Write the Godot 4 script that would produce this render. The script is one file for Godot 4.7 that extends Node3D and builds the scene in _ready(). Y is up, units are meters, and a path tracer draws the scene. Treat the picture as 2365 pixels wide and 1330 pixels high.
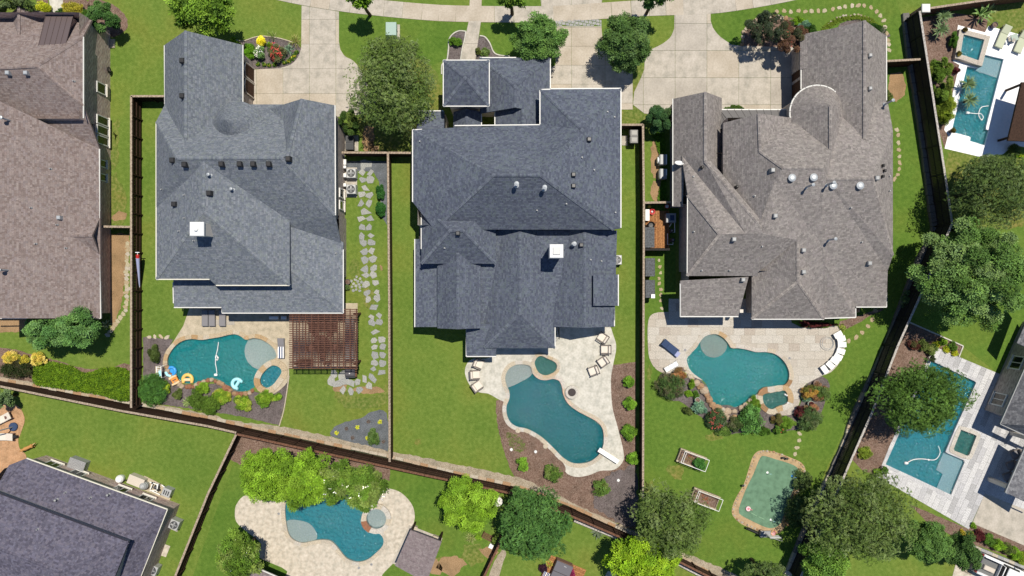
extends Node3D
# A block of suburban back gardens seen straight down from a drone.
# Every point was measured on the plan (x right, y down, 25 units to the metre at ground level) and carries its own height;
# plan() turns it into metres: x east, z south, y up.
const EYE := 64.0
const FOC := 1600.0

var rng := RandomNumberGenerator.new()
var M := {}
var taken := {}
var holes: Array[PackedVector2Array] = []
var leaf_meshes := {}

func plan(x: float, y: float, h := 0.0) -> Vector3:
	var k := (EYE - h) / FOC
	return Vector3((x - 1182.5) * k, h, (y - 665.0) * k)

func plan2(x: float, y: float, h := 0.0) -> Vector2:
	var p := plan(x, y, h)
	return Vector2(p.x, p.z)

# flat list [x, y, x, y ...] -> polygon in metres
func pg(a: Array, h := 0.0) -> PackedVector2Array:
	var r := PackedVector2Array()
	for i in range(0, a.size(), 2):
		r.append(plan2(a[i], a[i + 1], h))
	return r

# the same, rounded with a Catmull-Rom curve
func smooth(a: Array, k := 5, closed := true, h := 0.0) -> PackedVector2Array:
	var p := pg(a, h)
	var r := PackedVector2Array()
	var n := p.size()
	for i in (n if closed else n - 1):
		var p0 := p[(i - 1 + n) % n] if closed else p[maxi(i - 1, 0)]
		var p1 := p[i]
		var p2 := p[(i + 1) % n]
		var p3 := p[(i + 2) % n] if closed else p[mini(i + 2, n - 1)]
		for j in k:
			r.append(p1.cubic_interpolate(p2, p0, p3, float(j) / k))
	if not closed:
		r.append(p[n - 1])
	return r

func area_of(p: PackedVector2Array) -> float:
	var s := 0.0
	for i in p.size():
		s += p[i].cross(p[(i + 1) % p.size()])
	return s / 2.0

func rnd(a: float, b: float) -> float:
	return rng.randf_range(a, b)

# ---------------------------------------------------------------- shapes
func mb() -> MB:
	return MB.new()

class MB:
	var v := PackedVector3Array()
	var n := PackedVector3Array()
	var u := PackedVector2Array()

	func tri(a: Vector3, b: Vector3, c: Vector3, na: Vector3, nb: Vector3, nc: Vector3, ua := Vector2.ZERO, ub := Vector2.ZERO, uc := Vector2.ZERO) -> void:
		if (c - a).cross(b - a).dot(na + nb + nc) < 0.0:
			v.append_array([a, c, b]); n.append_array([na, nc, nb]); u.append_array([ua, uc, ub])
		else:
			v.append_array([a, b, c]); n.append_array([na, nb, nc]); u.append_array([ua, ub, uc])

	func flat(a: Vector3, b: Vector3, c: Vector3, out: Vector3) -> void:
		var nn := (c - a).cross(b - a).normalized()
		if nn.length() < 0.5:
			return
		if nn.dot(out) < 0.0:
			nn = -nn
		tri(a, b, c, nn, nn, nn)

	func quad(a: Vector3, b: Vector3, c: Vector3, d: Vector3, out: Vector3) -> void:
		flat(a, b, c, out)
		flat(a, c, d, out)

	func box(c: Vector3, s: Vector3, bs := Basis.IDENTITY) -> MB:
		var h := s / 2.0
		for ax in 3:
			for sg in [-1.0, 1.0]:
				var d := Vector3.ZERO
				d[ax] = sg
				var e := Vector3.ZERO
				e[(ax + 1) % 3] = 1.0
				var f := Vector3.ZERO
				f[(ax + 2) % 3] = 1.0
				var p := c + bs * (d * h)
				quad(p + bs * ((-e - f) * h), p + bs * ((e - f) * h), p + bs * ((e + f) * h), p + bs * ((-e + f) * h), bs * d)
		return self

	# box with chamfered top edges
	func slab(c: Vector3, s: Vector3, ch := 0.02, bs := Basis.IDENTITY) -> MB:
		var h := s / 2.0
		var pts := [Vector2(-h.x, -h.z), Vector2(h.x, -h.z), Vector2(h.x, h.z), Vector2(-h.x, h.z)]
		var lo := []; var mid := []; var hi := []
		for p in pts:
			lo.append(c + bs * Vector3(p.x, -h.y, p.y))
			mid.append(c + bs * Vector3(p.x, h.y - ch, p.y))
			hi.append(c + bs * Vector3(p.x - signf(p.x) * ch, h.y, p.y - signf(p.y) * ch))
		for i in 4:
			var j := (i + 1) % 4
			var out: Vector3 = (lo[i] + lo[j]) / 2.0 - c
			quad(lo[i], lo[j], mid[j], mid[i], out)
			quad(mid[i], mid[j], hi[j], hi[i], out + bs.y)
		quad(hi[0], hi[1], hi[2], hi[3], bs.y)
		quad(lo[0], lo[1], lo[2], lo[3], -bs.y)
		return self

	# flat sheet
	func cover(p: PackedVector2Array, y: float, up := true) -> MB:
		var t := Geometry2D.triangulate_polygon(p)
		var d := Vector3.UP if up else Vector3.DOWN
		for i in range(0, t.size(), 3):
			var a := p[t[i]]; var b := p[t[i + 1]]; var c := p[t[i + 2]]
			tri(Vector3(a.x, y, a.y), Vector3(b.x, y, b.y), Vector3(c.x, y, c.y), d, d, d, a, b, c)
		return self

	func skirt(p: PackedVector2Array, y0: float, y1: float, inward := false) -> MB:
		var s := 0.0
		for i in p.size():
			s += p[i].cross(p[(i + 1) % p.size()])
		var g := (1.0 if s > 0.0 else -1.0) * (-1.0 if inward else 1.0)
		for i in p.size():
			var a := p[i]; var b := p[(i + 1) % p.size()]
			var e := b - a
			var o := Vector3(e.y, 0, -e.x) * g
			quad(Vector3(a.x, y0, a.y), Vector3(b.x, y0, b.y), Vector3(b.x, y1, b.y), Vector3(a.x, y1, a.y), o)
		return self

	# solid from a plan outline, with the top edge eased
	func solid(p: PackedVector2Array, y0: float, y1: float, ch := 0.0) -> MB:
		if ch > 0.0:
			var inner := Geometry2D.offset_polygon(p, -ch)
			if inner.size() == 1 and inner[0].size() == p.size():
				var q := inner[0]
				var best := 0
				for i in q.size():
					if q[i].distance_to(p[0]) < q[best].distance_to(p[0]):
						best = i
				skirt(p, y0, y1 - ch)
				cover(q, y1)
				var same := (q[(best + 1) % q.size()].distance_to(p[1]) < ch * 3.0)
				if same:
					for i in p.size():
						var j := (i + 1) % p.size()
						var a := p[i]; var b := p[j]
						var c := q[(best + j) % q.size()]; var d := q[(best + i) % q.size()]
						quad(Vector3(a.x, y1 - ch, a.y), Vector3(b.x, y1 - ch, b.y), Vector3(c.x, y1, c.y), Vector3(d.x, y1, d.y), Vector3.UP)
				return self
		cover(p, y1)
		skirt(p, y0, y1)
		return self

	func tube(path: Array, r0: float, r1: float, sides := 6, caps := true) -> MB:
		var rings := []
		var dirs := []
		var m := path.size()
		for i in m:
			var d: Vector3 = (path[mini(i + 1, m - 1)] - path[maxi(i - 1, 0)]).normalized()
			var e := d.cross(Vector3.UP if absf(d.y) < 0.9 else Vector3.RIGHT).normalized()
			var f := e.cross(d).normalized()
			var r := lerpf(r0, r1, float(i) / maxf(m - 1, 1))
			var ring := []
			var dr := []
			for k in sides:
				var a := TAU * k / sides
				var o := e * cos(a) + f * sin(a)
				ring.append(path[i] + o * r)
				dr.append(o)
			rings.append(ring)
			dirs.append(dr)
		for i in m - 1:
			for k in sides:
				var l := (k + 1) % sides
				tri(rings[i][k], rings[i][l], rings[i + 1][l], dirs[i][k], dirs[i][l], dirs[i + 1][l])
				tri(rings[i][k], rings[i + 1][l], rings[i + 1][k], dirs[i][k], dirs[i + 1][l], dirs[i + 1][k])
		if caps:
			for k in range(1, sides - 1):
				flat(rings[0][0], rings[0][k], rings[0][k + 1], path[0] - path[1])
				flat(rings[m - 1][0], rings[m - 1][k], rings[m - 1][k + 1], path[m - 1] - path[m - 2])
		return self

	# turned shape: profile of (radius, height)
	func lathe(c: Vector3, prof: Array, sides := 16, bs := Basis.IDENTITY) -> MB:
		for i in prof.size() - 1:
			var a: Vector2 = prof[i]
			var b: Vector2 = prof[i + 1]
			var nn := Vector2(b.y - a.y, a.x - b.x).normalized()
			for k in sides:
				var t := TAU * k / sides
				var w := TAU * (k + 1) / sides
				var d := Vector3(cos(t), 0, sin(t)); var e := Vector3(cos(w), 0, sin(w))
				var p := c + bs * (d * a.x + Vector3.UP * a.y)
				var q := c + bs * (e * a.x + Vector3.UP * a.y)
				var r := c + bs * (e * b.x + Vector3.UP * b.y)
				var s := c + bs * (d * b.x + Vector3.UP * b.y)
				var n1 := bs * (d * nn.x + Vector3.UP * nn.y); var n2 := bs * (e * nn.x + Vector3.UP * nn.y)
				if a.x > 0.0001:
					tri(p, q, r, n1, n2, n2)
				if b.x > 0.0001:
					tri(p, r, s, n1, n2, n1)
		return self

	func quad2(p: Array) -> MB:
		quad(p[0], p[1], p[2], p[3], Vector3.UP)
		return self

	func add(o: MB) -> MB:
		v.append_array(o.v); n.append_array(o.n); u.append_array(o.u)
		return self

	func mesh(shift := Vector3.ZERO) -> ArrayMesh:
		var a := []
		a.resize(Mesh.ARRAY_MAX)
		var w := v
		if shift != Vector3.ZERO:
			w = Transform3D(Basis.IDENTITY, shift) * v
		a[Mesh.ARRAY_VERTEX] = w
		a[Mesh.ARRAY_NORMAL] = n
		a[Mesh.ARRAY_TEX_UV] = u
		var m := ArrayMesh.new()
		m.add_surface_from_arrays(Mesh.PRIMITIVE_TRIANGLES, a)
		return m

# ---------------------------------------------------------------- nodes
func numbered(called: String) -> String:
	var k: int = taken.get(called, 0)
	taken[called] = k + 1
	return called if k == 0 else "%s_%03d" % [called, k]

func tag(o: Node3D, label: String, category: String, group := "", kind := "") -> Node3D:
	if label: o.set_meta("label", label)
	if category: o.set_meta("category", category)
	if group: o.set_meta("group", group)
	if kind: o.set_meta("kind", kind)
	return o

func thing(called: String, label: String, category: String, at := Vector3.ZERO, turn := 0.0, group := "") -> Node3D:
	var o := Node3D.new()
	o.name = numbered(called)
	add_child(o)
	o.position = at
	o.rotation.y = turn
	tag(o, label, category, group)
	return o

func own(called: String, b: MB, m: Material, parent: Node3D) -> MeshInstance3D:
	return obj(called, b, m, parent, true)

# one mesh; shapes given in the scene's own metres unless local
func obj(called: String, b: MB, m: Material, parent: Node3D = self, local := false) -> MeshInstance3D:
	var o := MeshInstance3D.new()
	if b.v.is_empty():
		push_warning("empty " + called)
		b.box(Vector3.ZERO, Vector3.ONE * 0.01)
	var where := Vector3.ZERO
	var p: Node3D = parent
	if parent == self:
		o.name = numbered(called)
		var lo := b.v[0]; var hi := b.v[0]
		for x in b.v:
			lo = lo.min(x); hi = hi.max(x)
		where = Vector3((lo.x + hi.x) / 2.0, lo.y, (lo.z + hi.z) / 2.0)
		o.mesh = b.mesh(-where)
		o.position = where
		add_child(o)
	else:
		o.name = called
		o.mesh = b.mesh()
		if not local:
			while p != self and p != null:
				where -= p.position
				p = p.get_parent()
			o.position = where
		parent.add_child(o, true)
	o.material_override = m
	return o

# a second, third ... copy of a shared mesh as a part
func piece(called: String, mesh: Mesh, m: Material, parent: Node3D, t: Transform3D) -> MeshInstance3D:
	var o := MeshInstance3D.new()
	o.name = called
	o.mesh = mesh
	o.material_override = m
	o.transform = t
	parent.add_child(o, true)
	return o

func copy_of(o: Node3D, at: Vector3, turn: float, label := "", group := "") -> Node3D:
	var c: Node3D = o.duplicate()
	c.name = numbered(String(o.get_meta("stem", o.name)))
	add_child(c)
	c.position = at
	c.rotation.y = turn
	if label: c.set_meta("label", label)
	if group: c.set_meta("group", group)
	return c

func struct(called: String, b: MB, m: Material) -> MeshInstance3D:
	var o := obj(called, b, m)
	o.set_meta("kind", "structure")
	return o

# ground sheet cut round the pools and trenches
func cut(p: PackedVector2Array, y: float, b: MB, cell := 4.0, avoid: Array[PackedVector2Array] = holes) -> void:
	var lo := p[0]; var hi := p[0]
	for x in p:
		lo = lo.min(x); hi = hi.max(x)
	var near: Array[PackedVector2Array] = []
	for h in avoid:
		var a := h[0]; var c := h[0]
		for x in h:
			a = a.min(x); c = c.max(x)
		if a.x < hi.x and c.x > lo.x and a.y < hi.y and c.y > lo.y:
			near.append(h)
	if near.is_empty():
		b.cover(p, y)
		return
	if hi.x - lo.x > cell or hi.y - lo.y > cell:
		var mid := (lo + hi) / 2.0 + Vector2(0.013, 0.017)
		var xs := [lo.x - 1, mid.x, hi.x + 1]
		var ys := [lo.y - 1, mid.y, hi.y + 1]
		if hi.x - lo.x <= cell: xs = [lo.x - 1, hi.x + 1]
		if hi.y - lo.y <= cell: ys = [lo.y - 1, hi.y + 1]
		for i in xs.size() - 1:
			for j in ys.size() - 1:
				var r := PackedVector2Array([Vector2(xs[i], ys[j]), Vector2(xs[i + 1], ys[j]), Vector2(xs[i + 1], ys[j + 1]), Vector2(xs[i], ys[j + 1])])
				for s in Geometry2D.intersect_polygons(p, r):
					cut(s, y, b, cell, near)
		return
	var left: Array[PackedVector2Array] = [p]
	for h in near:
		var next: Array[PackedVector2Array] = []
		for s in left:
			var parts := Geometry2D.clip_polygons(s, h)
			for t in parts:
				if Geometry2D.is_polygon_clockwise(t) != Geometry2D.is_polygon_clockwise(p) and parts.size() > 1 and cell > 0.3:
					cut(p, y, b, maxf(hi.x - lo.x, hi.y - lo.y) * 0.55, near)
					return
			next.append_array(parts)
		left = next
	for s in left:
		if absf(area_of(s)) > 0.0002:
			b.cover(s, y)

# plain sheet laid in small squares
func squares(p: PackedVector2Array, y: float, b: MB, cell := 1.3) -> MB:
	var lo := p[0]; var hi := p[0]
	for x in p:
		lo = lo.min(x); hi = hi.max(x)
	for i in ceili((hi.x - lo.x) / cell):
		for j in ceili((hi.y - lo.y) / cell):
			var o := lo + Vector2(i, j) * cell
			for s in Geometry2D.intersect_polygons(p, PackedVector2Array([o, o + Vector2(cell, 0), o + Vector2(cell, cell), o + Vector2(0, cell)])):
				b.cover(s, y)
	return b

func ground(called: String, p: PackedVector2Array, y: float, m: Material, edge := 0.0) -> MeshInstance3D:
	var b := MB.new()
	cut(p, y, b)
	if edge > 0.0:
		var g := 1.0 if area_of(p) > 0.0 else -1.0
		for i in p.size():
			var a := p[i]; var c := p[(i + 1) % p.size()]
			if holes.any(func(h): return Geometry2D.is_point_in_polygon((a + c) / 2.0, h)): continue
			b.quad(Vector3(a.x, y - edge, a.y), Vector3(c.x, y - edge, c.y), Vector3(c.x, y, c.y), Vector3(a.x, y, a.y), Vector3(c.y - a.y, 0, a.x - c.x) * g)
	return struct(called, b, m)

# outline with an uneven edge
func ragged(p: PackedVector2Array, amp: float, step := 0.25, closed := true) -> PackedVector2Array:
	var r := PackedVector2Array()
	for i in (p.size() if closed else p.size() - 1):
		var a := p[i]; var b := p[(i + 1) % p.size()]
		var k := maxi(1, int(a.distance_to(b) / step))
		var o := (b - a).normalized().orthogonal()
		for j in k:
			r.append(a.lerp(b, float(j) / k) + o * rnd(-amp, amp))
	return r

# ---------------------------------------------------------------- materials
func lin(r: float, g: float, b: float, a := 1.0) -> Color:
	var c := Color(r, g, b, a).linear_to_srgb()
	c.a = a
	return c

# noise picture: stops = [position, linear colour ...]
func ntex(sd: int, freq: float, stops: Array, size := 512, oct := 4, type := FastNoiseLite.TYPE_SIMPLEX_SMOOTH) -> NoiseTexture2D:
	var f := FastNoiseLite.new()
	f.seed = sd
	f.noise_type = type
	f.frequency = freq
	f.fractal_octaves = oct
	f.fractal_gain = 0.55
	var t := NoiseTexture2D.new()
	t.width = size
	t.height = size
	t.seamless = true
	t.noise = f
	if not stops.is_empty():
		var g := Gradient.new()
		var off := PackedFloat32Array()
		var col := PackedColorArray()
		for i in range(0, stops.size(), 2):
			off.append(stops[i])
			col.append(stops[i + 1])
		g.offsets = off
		g.colors = col
		t.color_ramp = g
	return t

func mat(key: String, c: Color, rough := 0.8, metal := 0.0) -> StandardMaterial3D:
	if M.has(key):
		return M[key]
	var m := StandardMaterial3D.new()
	m.resource_name = key
	m.albedo_color = c
	m.roughness = rough
	m.metallic = metal
	m.cull_mode = BaseMaterial3D.CULL_DISABLED
	M[key] = m
	return m

func tmat(key: String, t: Texture2D, metres: float, rough := 0.9, over: Texture2D = null, over_m := 30.0, bump: Texture2D = null, bump_cm := 0.0) -> StandardMaterial3D:
	var m := mat(key, Color.WHITE, rough)
	m.albedo_texture = t
	m.uv1_triplanar = true
	m.uv1_world_triplanar = true
	m.uv1_scale = Vector3.ONE / metres
	m.metallic_specular = 0.3
	if over:
		m.detail_enabled = true
		m.detail_albedo = over
		m.detail_blend_mode = BaseMaterial3D.BLEND_MODE_MUL
		m.detail_uv_layer = BaseMaterial3D.DETAIL_UV_2
		m.uv2_triplanar = true
		m.uv2_world_triplanar = true
		m.uv2_scale = Vector3.ONE / over_m
	if bump:
		m.heightmap_enabled = true
		m.heightmap_texture = bump
		m.heightmap_scale = bump_cm
	return m

# shingles: 32 courses of 16 cm, tabs of uneven width and tone, each course a little proud of the one above
func shingle_tex(cols: Array, sd: int) -> ImageTexture:
	rng.seed = sd
	var im := Image.create(1024, 1024, false, Image.FORMAT_RGB8)
	for k in 32:
		var x := -rng.randi_range(0, 60)
		while x < 1024:
			var w := rng.randi_range(16, 56)
			var c: Color = cols[rng.randi() % cols.size()]
			var f := rnd(0.9, 1.1)
			c = Color(c.r * f, c.g * f, c.b * f).linear_to_srgb()
			im.fill_rect(Rect2i(maxi(x, 0), k * 32, w, 32), c)
			x += w
	for k in 26000:
		var p := Vector2i(rng.randi() % 1022, rng.randi() % 1022)
		var c := im.get_pixel(p.x, p.y)
		im.fill_rect(Rect2i(p, Vector2i(rng.randi_range(1, 3), 2)), c * rnd(0.72, 1.3))
	return ImageTexture.create_from_image(im)

func course_bump() -> ImageTexture:
	var im := Image.create(64, 1024, false, Image.FORMAT_L8)
	for y in 1024:
		var t := (y % 32) / 31.0
		im.fill_rect(Rect2i(0, y, 64, 1), Color.WHITE * (0.15 + 0.75 * t))
	return ImageTexture.create_from_image(im)

func roof_mat(key: String, cols: Array, sd: int, blot: Texture2D, bump: Texture2D) -> void:
	var m := mat(key, Color.WHITE, 0.92)
	m.albedo_texture = shingle_tex(cols, sd)
	m.metallic_specular = 0.25
	m.uv1_scale = Vector3.ONE / 5.12
	m.detail_enabled = true
	m.detail_albedo = blot
	m.detail_blend_mode = BaseMaterial3D.BLEND_MODE_MUL
	m.detail_uv_layer = BaseMaterial3D.DETAIL_UV_2
	m.uv2_triplanar = true
	m.uv2_world_triplanar = true
	m.uv2_scale = Vector3.ONE / 3.1
	m.heightmap_enabled = true
	m.heightmap_texture = bump
	m.heightmap_scale = 0.8

func brick_tex(cols: Array, mortar: Color, sd: int) -> ImageTexture:
	rng.seed = sd
	var im := Image.create(512, 512, false, Image.FORMAT_RGB8)
	im.fill(mortar)
	for k in 16:
		for j in 6:
			var c: Color = cols[rng.randi() % cols.size()]
			var f := rnd(0.8, 1.2)
			c = Color(c.r * f, c.g * f, c.b * f).linear_to_srgb()
			var x := int(j * 85.33 + (42 if k % 2 else 0))
			im.fill_rect(Rect2i(x % 512, k * 32, 80, 27), c)
			if x % 512 + 80 > 512:
				im.fill_rect(Rect2i(0, k * 32, x % 512 + 80 - 512, 27), c)
	return ImageTexture.create_from_image(im)

func materials() -> void:
	var soft := ntex(3, 0.012, [0.0, Color(0.80, 0.81, 0.80), 0.5, Color(0.93, 0.93, 0.92), 1.0, Color(1, 1, 1)], 512, 4)
	var grain := ntex(5, 0.09, [0.0, Color(0.2, 0.2, 0.2), 1.0, Color(0.9, 0.9, 0.9)], 512, 4)
	var blades := ntex(7, 0.16, [0.0, Color.BLACK, 1.0, Color.WHITE], 512, 3)
	# lawns: fine blades over broad patches of lusher and drier turf
	var g1 := ntex(11, 0.022, [0.0, lin(0.108, 0.160, 0.030), 0.36, lin(0.138, 0.194, 0.037), 0.6, lin(0.154, 0.210, 0.043), 1.0, lin(0.205, 0.256, 0.065)], 1024, 6)
	var g2 := ntex(13, 0.007, [0.0, Color(0.82, 0.91, 0.80), 0.42, Color(0.93, 0.97, 0.90), 0.62, Color(0.98, 0.98, 0.92), 1.0, Color(1.0, 0.93, 0.88)], 512, 5)
	tmat("lawn", g1, 11.0, 0.95, g2, 34.0, blades, 5.0)
	var g3 := ntex(17, 0.022, [0.0, lin(0.084, 0.146, 0.024), 0.4, lin(0.108, 0.180, 0.030), 0.66, lin(0.122, 0.196, 0.034), 1.0, lin(0.165, 0.236, 0.052)], 1024, 6)
	var g4 := ntex(19, 0.008, [0.0, Color(0.84, 0.91, 0.82), 0.5, Color(0.94, 0.97, 0.91), 1.0, Color(1.0, 0.96, 0.92)], 512, 4)
	tmat("lush", g3, 11.0, 0.95, g4, 27.0, blades, 5.0)
	var g5 := ntex(23, 0.03, [0.0, lin(0.085, 0.115, 0.025), 0.4, lin(0.150, 0.190, 0.042), 0.7, lin(0.215, 0.225, 0.070), 1.0, lin(0.330, 0.290, 0.120)], 512, 5)
	tmat("dry", g5, 6.0, 0.95, g2, 17.0, blades, 5.0)
	var s1 := ntex(29, 0.08, [0.0, lin(0.20, 0.12, 0.065), 0.5, lin(0.36, 0.235, 0.13), 1.0, lin(0.48, 0.34, 0.21)], 512, 5)
	tmat("soil", s1, 4.0, 0.95, soft, 11.0, grain, 4.0)
	var m1 := ntex(31, 0.14, [0.0, lin(0.073, 0.042, 0.031), 0.45, lin(0.210, 0.137, 0.109), 0.75, lin(0.287, 0.210, 0.175), 1.0, lin(0.462, 0.364, 0.308)], 512, 5, FastNoiseLite.TYPE_VALUE)
	tmat("mulch", m1, 4.2, 0.95, soft, 9.0, grain, 6.0)
	var m2 := ntex(37, 0.14, [0.0, lin(0.058, 0.047, 0.047), 0.45, lin(0.156, 0.130, 0.133), 0.8, lin(0.221, 0.192, 0.195), 1.0, lin(0.364, 0.325, 0.325)], 512, 5, FastNoiseLite.TYPE_VALUE)
	tmat("dark_mulch", m2, 4.0, 0.95, soft, 8.0, grain, 6.0)
	var m3 := ntex(41, 0.2, [0.0, lin(0.07, 0.08, 0.095), 0.5, lin(0.145, 0.16, 0.185), 1.0, lin(0.26, 0.28, 0.31)], 512, 4, FastNoiseLite.TYPE_VALUE)
	tmat("slate_gravel", m3, 3.6, 0.9, soft, 8.0, grain, 5.0)
	var m4 := ntex(43, 0.13, [0.0, lin(0.17, 0.135, 0.095), 0.4, lin(0.38, 0.32, 0.245), 0.75, lin(0.50, 0.44, 0.36), 1.0, lin(0.66, 0.61, 0.53)], 512, 5, FastNoiseLite.TYPE_VALUE)
	tmat("tan_gravel", m4, 3.4, 0.95, soft, 8.0, grain, 6.0)
	tmat("crushed_granite", ntex(44, 0.12, [0.0, lin(0.30, 0.20, 0.11), 0.5, lin(0.52, 0.37, 0.22), 1.0, lin(0.66, 0.53, 0.36)], 512, 5), 3.0, 0.95, soft, 6.0, grain, 4.0)
	# concrete and stone
	var c1 := ntex(47, 0.05, [0.0, lin(0.43, 0.393, 0.345), 0.5, lin(0.498, 0.456, 0.405), 1.0, lin(0.55, 0.51, 0.462)], 512, 6)
	tmat("concrete", c1, 6.0, 0.9, soft, 7.5, grain, 0.8)
	tmat("concrete_b", c1, 6.0, 0.9, ntex(48, 0.012, [0.0, Color(0.84, 0.84, 0.835), 1.0, Color(0.97, 0.97, 0.965)], 256, 4), 9.0, grain, 0.8)
	tmat("concrete_c", c1, 6.0, 0.9, ntex(49, 0.012, [0.0, Color(0.88, 0.86, 0.82), 1.0, Color(1, 0.99, 0.97)], 256, 4), 9.0, grain, 0.8)
	tmat("pale_concrete", ntex(53, 0.04, [0.0, lin(0.50, 0.48, 0.43), 0.5, lin(0.60, 0.58, 0.53), 1.0, lin(0.68, 0.66, 0.62)], 512, 6), 6.0, 0.85, soft, 6.5, grain, 0.6)
	tmat("white_deck", ntex(59, 0.05, [0.0, lin(0.80, 0.81, 0.84), 1.0, lin(0.90, 0.90, 0.92)], 256, 4), 5.0, 0.7)
	tmat("tan_deck", ntex(61, 0.10, [0.0, lin(0.40, 0.33, 0.24), 0.5, lin(0.52, 0.45, 0.345), 1.0, lin(0.63, 0.56, 0.45)], 512, 6), 5.0, 0.9, soft, 5.0, grain, 0.8)
	tmat("cream_deck", ntex(63, 0.03, [0.0, lin(0.49, 0.43, 0.36), 0.5, lin(0.585, 0.525, 0.45), 1.0, lin(0.66, 0.61, 0.535)], 512, 6), 6.0, 0.9, soft, 4.0, grain, 0.8)
	tmat("terracotta_deck", ntex(64, 0.06, [0.0, lin(0.40, 0.225, 0.125), 0.5, lin(0.50, 0.30, 0.175), 1.0, lin(0.56, 0.36, 0.22)], 512, 5), 6.0, 0.9, soft, 6.0)
	var st := ntex(67, 0.05, [0.0, Color(0.72, 0.72, 0.72), 1.0, Color(1, 1, 1)], 256, 6)
	for e in [["travertine_a", 0.64, 0.59, 0.52], ["travertine_b", 0.60, 0.545, 0.475], ["travertine_c", 0.55, 0.485, 0.42], ["travertine_d", 0.67, 0.63, 0.57],
			["plank_a", 0.68, 0.68, 0.70], ["plank_b", 0.74, 0.74, 0.755], ["plank_c", 0.61, 0.61, 0.635], ["plank_d", 0.52, 0.52, 0.535],
			["sand_a", 0.56, 0.40, 0.23], ["sand_b", 0.50, 0.33, 0.17], ["sand_c", 0.60, 0.49, 0.34], ["sand_d", 0.38, 0.235, 0.125],
			["sand_e", 0.30, 0.17, 0.105], ["limestone", 0.64, 0.56, 0.44], ["limestone_b", 0.58, 0.52, 0.43],
			["flag_a", 0.42, 0.43, 0.415], ["flag_b", 0.47, 0.475, 0.45], ["flag_c", 0.37, 0.385, 0.385], ["flag_tan", 0.50, 0.40, 0.26], ["flag_cream", 0.55, 0.49, 0.34],
			["rock_red", 0.36, 0.17, 0.10], ["rock_tan", 0.46, 0.29, 0.17], ["rock_pale", 0.53, 0.42, 0.31], ["rock_grey", 0.21, 0.20, 0.19], ["cobble", 0.46, 0.46, 0.46], ["cobble_b", 0.38, 0.385, 0.40]]:
		var s := tmat(e[0], st, 1.7, 0.85, null, 1.0, grain, 0.8)
		s.albedo_color = lin(e[1], e[2], e[3])
	# roofs
	var blot := ntex(71, 0.045, [0.0, Color(0.76, 0.77, 0.79), 0.5, Color(0.91, 0.91, 0.92), 1.0, Color(1, 1, 1)], 512, 5)
	var cb := course_bump()
	roof_mat("roof_brown", [Color(0.285, 0.234, 0.218), Color(0.253, 0.202, 0.188), Color(0.308, 0.258, 0.242), Color(0.222, 0.175, 0.162), Color(0.272, 0.228, 0.221)], 101, blot, cb)
	roof_mat("roof_blue", [Color(0.197, 0.221, 0.258), Color(0.172, 0.195, 0.231), Color(0.229, 0.250, 0.282), Color(0.158, 0.179, 0.210), Color(0.206, 0.233, 0.248)], 102, blot, cb)
	roof_mat("roof_slate", [Color(0.124, 0.143, 0.189), Color(0.106, 0.122, 0.163), Color(0.144, 0.166, 0.207), Color(0.132, 0.158, 0.184), Color(0.096, 0.111, 0.149)], 103, blot, cb)
	roof_mat("roof_taupe", [Color(0.307, 0.283, 0.268), Color(0.269, 0.246, 0.233), Color(0.341, 0.314, 0.294), Color(0.241, 0.222, 0.211), Color(0.303, 0.274, 0.265)], 104, blot, cb)
	roof_mat("roof_plum", [Color(0.137, 0.132, 0.177), Color(0.115, 0.110, 0.150), Color(0.160, 0.150, 0.192), Color(0.099, 0.094, 0.129), Color(0.149, 0.144, 0.197)], 105, blot, cb)
	roof_mat("roof_grey", [Color(0.219, 0.223, 0.240), Color(0.181, 0.185, 0.201), Color(0.261, 0.265, 0.281), Color(0.155, 0.158, 0.174)], 106, blot, cb)
	roof_mat("roof_mauve", [Color(0.240, 0.201, 0.205), Color(0.215, 0.177, 0.182), Color(0.261, 0.222, 0.225)], 107, blot, cb)
	# walls, metal, wood
	for e in [["brick_pink", [Color(0.42, 0.30, 0.27), Color(0.50, 0.38, 0.34), Color(0.34, 0.25, 0.24), Color(0.55, 0.45, 0.41)], 111], ["brick_grey", [Color(0.36, 0.31, 0.29), Color(0.28, 0.24, 0.23), Color(0.42, 0.37, 0.34)], 112], ["brick_red", [Color(0.30, 0.15, 0.11), Color(0.36, 0.19, 0.14), Color(0.25, 0.12, 0.09)], 113]]:
		var w := tmat(e[0], brick_tex(e[1], lin(0.42, 0.39, 0.36), e[2]), 1.36, 0.9)
		w.uv1_triplanar_sharpness = 8.0
	var wood := ntex(79, 0.03, [0.0, Color(0.62, 0.60, 0.58), 0.5, Color(0.86, 0.84, 0.82), 1.0, Color(1, 1, 1)], 256, 5)
	for e in [["fence_dark", 0.060, 0.034, 0.024], ["fence_cap", 0.46, 0.385, 0.31], ["fence_grey", 0.042, 0.040, 0.040], ["fence_brown", 0.20, 0.105, 0.07], ["pergola", 0.155, 0.078, 0.058], ["deck_wood", 0.47, 0.235, 0.10], ["deck_wood_b", 0.40, 0.19, 0.08], ["bark", 0.11, 0.082, 0.06], ["bark_pale", 0.30, 0.25, 0.20], ["planter_wood", 0.38, 0.33, 0.27], ["door_wood", 0.085, 0.045, 0.03], ["pale_wood", 0.55, 0.49, 0.38], ["wall_cap", 0.56, 0.55, 0.54], ["shed_roof", 0.135, 0.15, 0.17]]:
		var w := tmat(e[0], wood, 1.4, 0.8, null, 1.0, wood, 0.6)
		w.albedo_color = lin(e[1], e[2], e[3])
	mat("white_trim", lin(0.64, 0.64, 0.62), 0.5)
	mat("cream_trim", lin(0.66, 0.64, 0.55), 0.55)
	mat("soffit", lin(0.5, 0.48, 0.45), 0.8)
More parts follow.
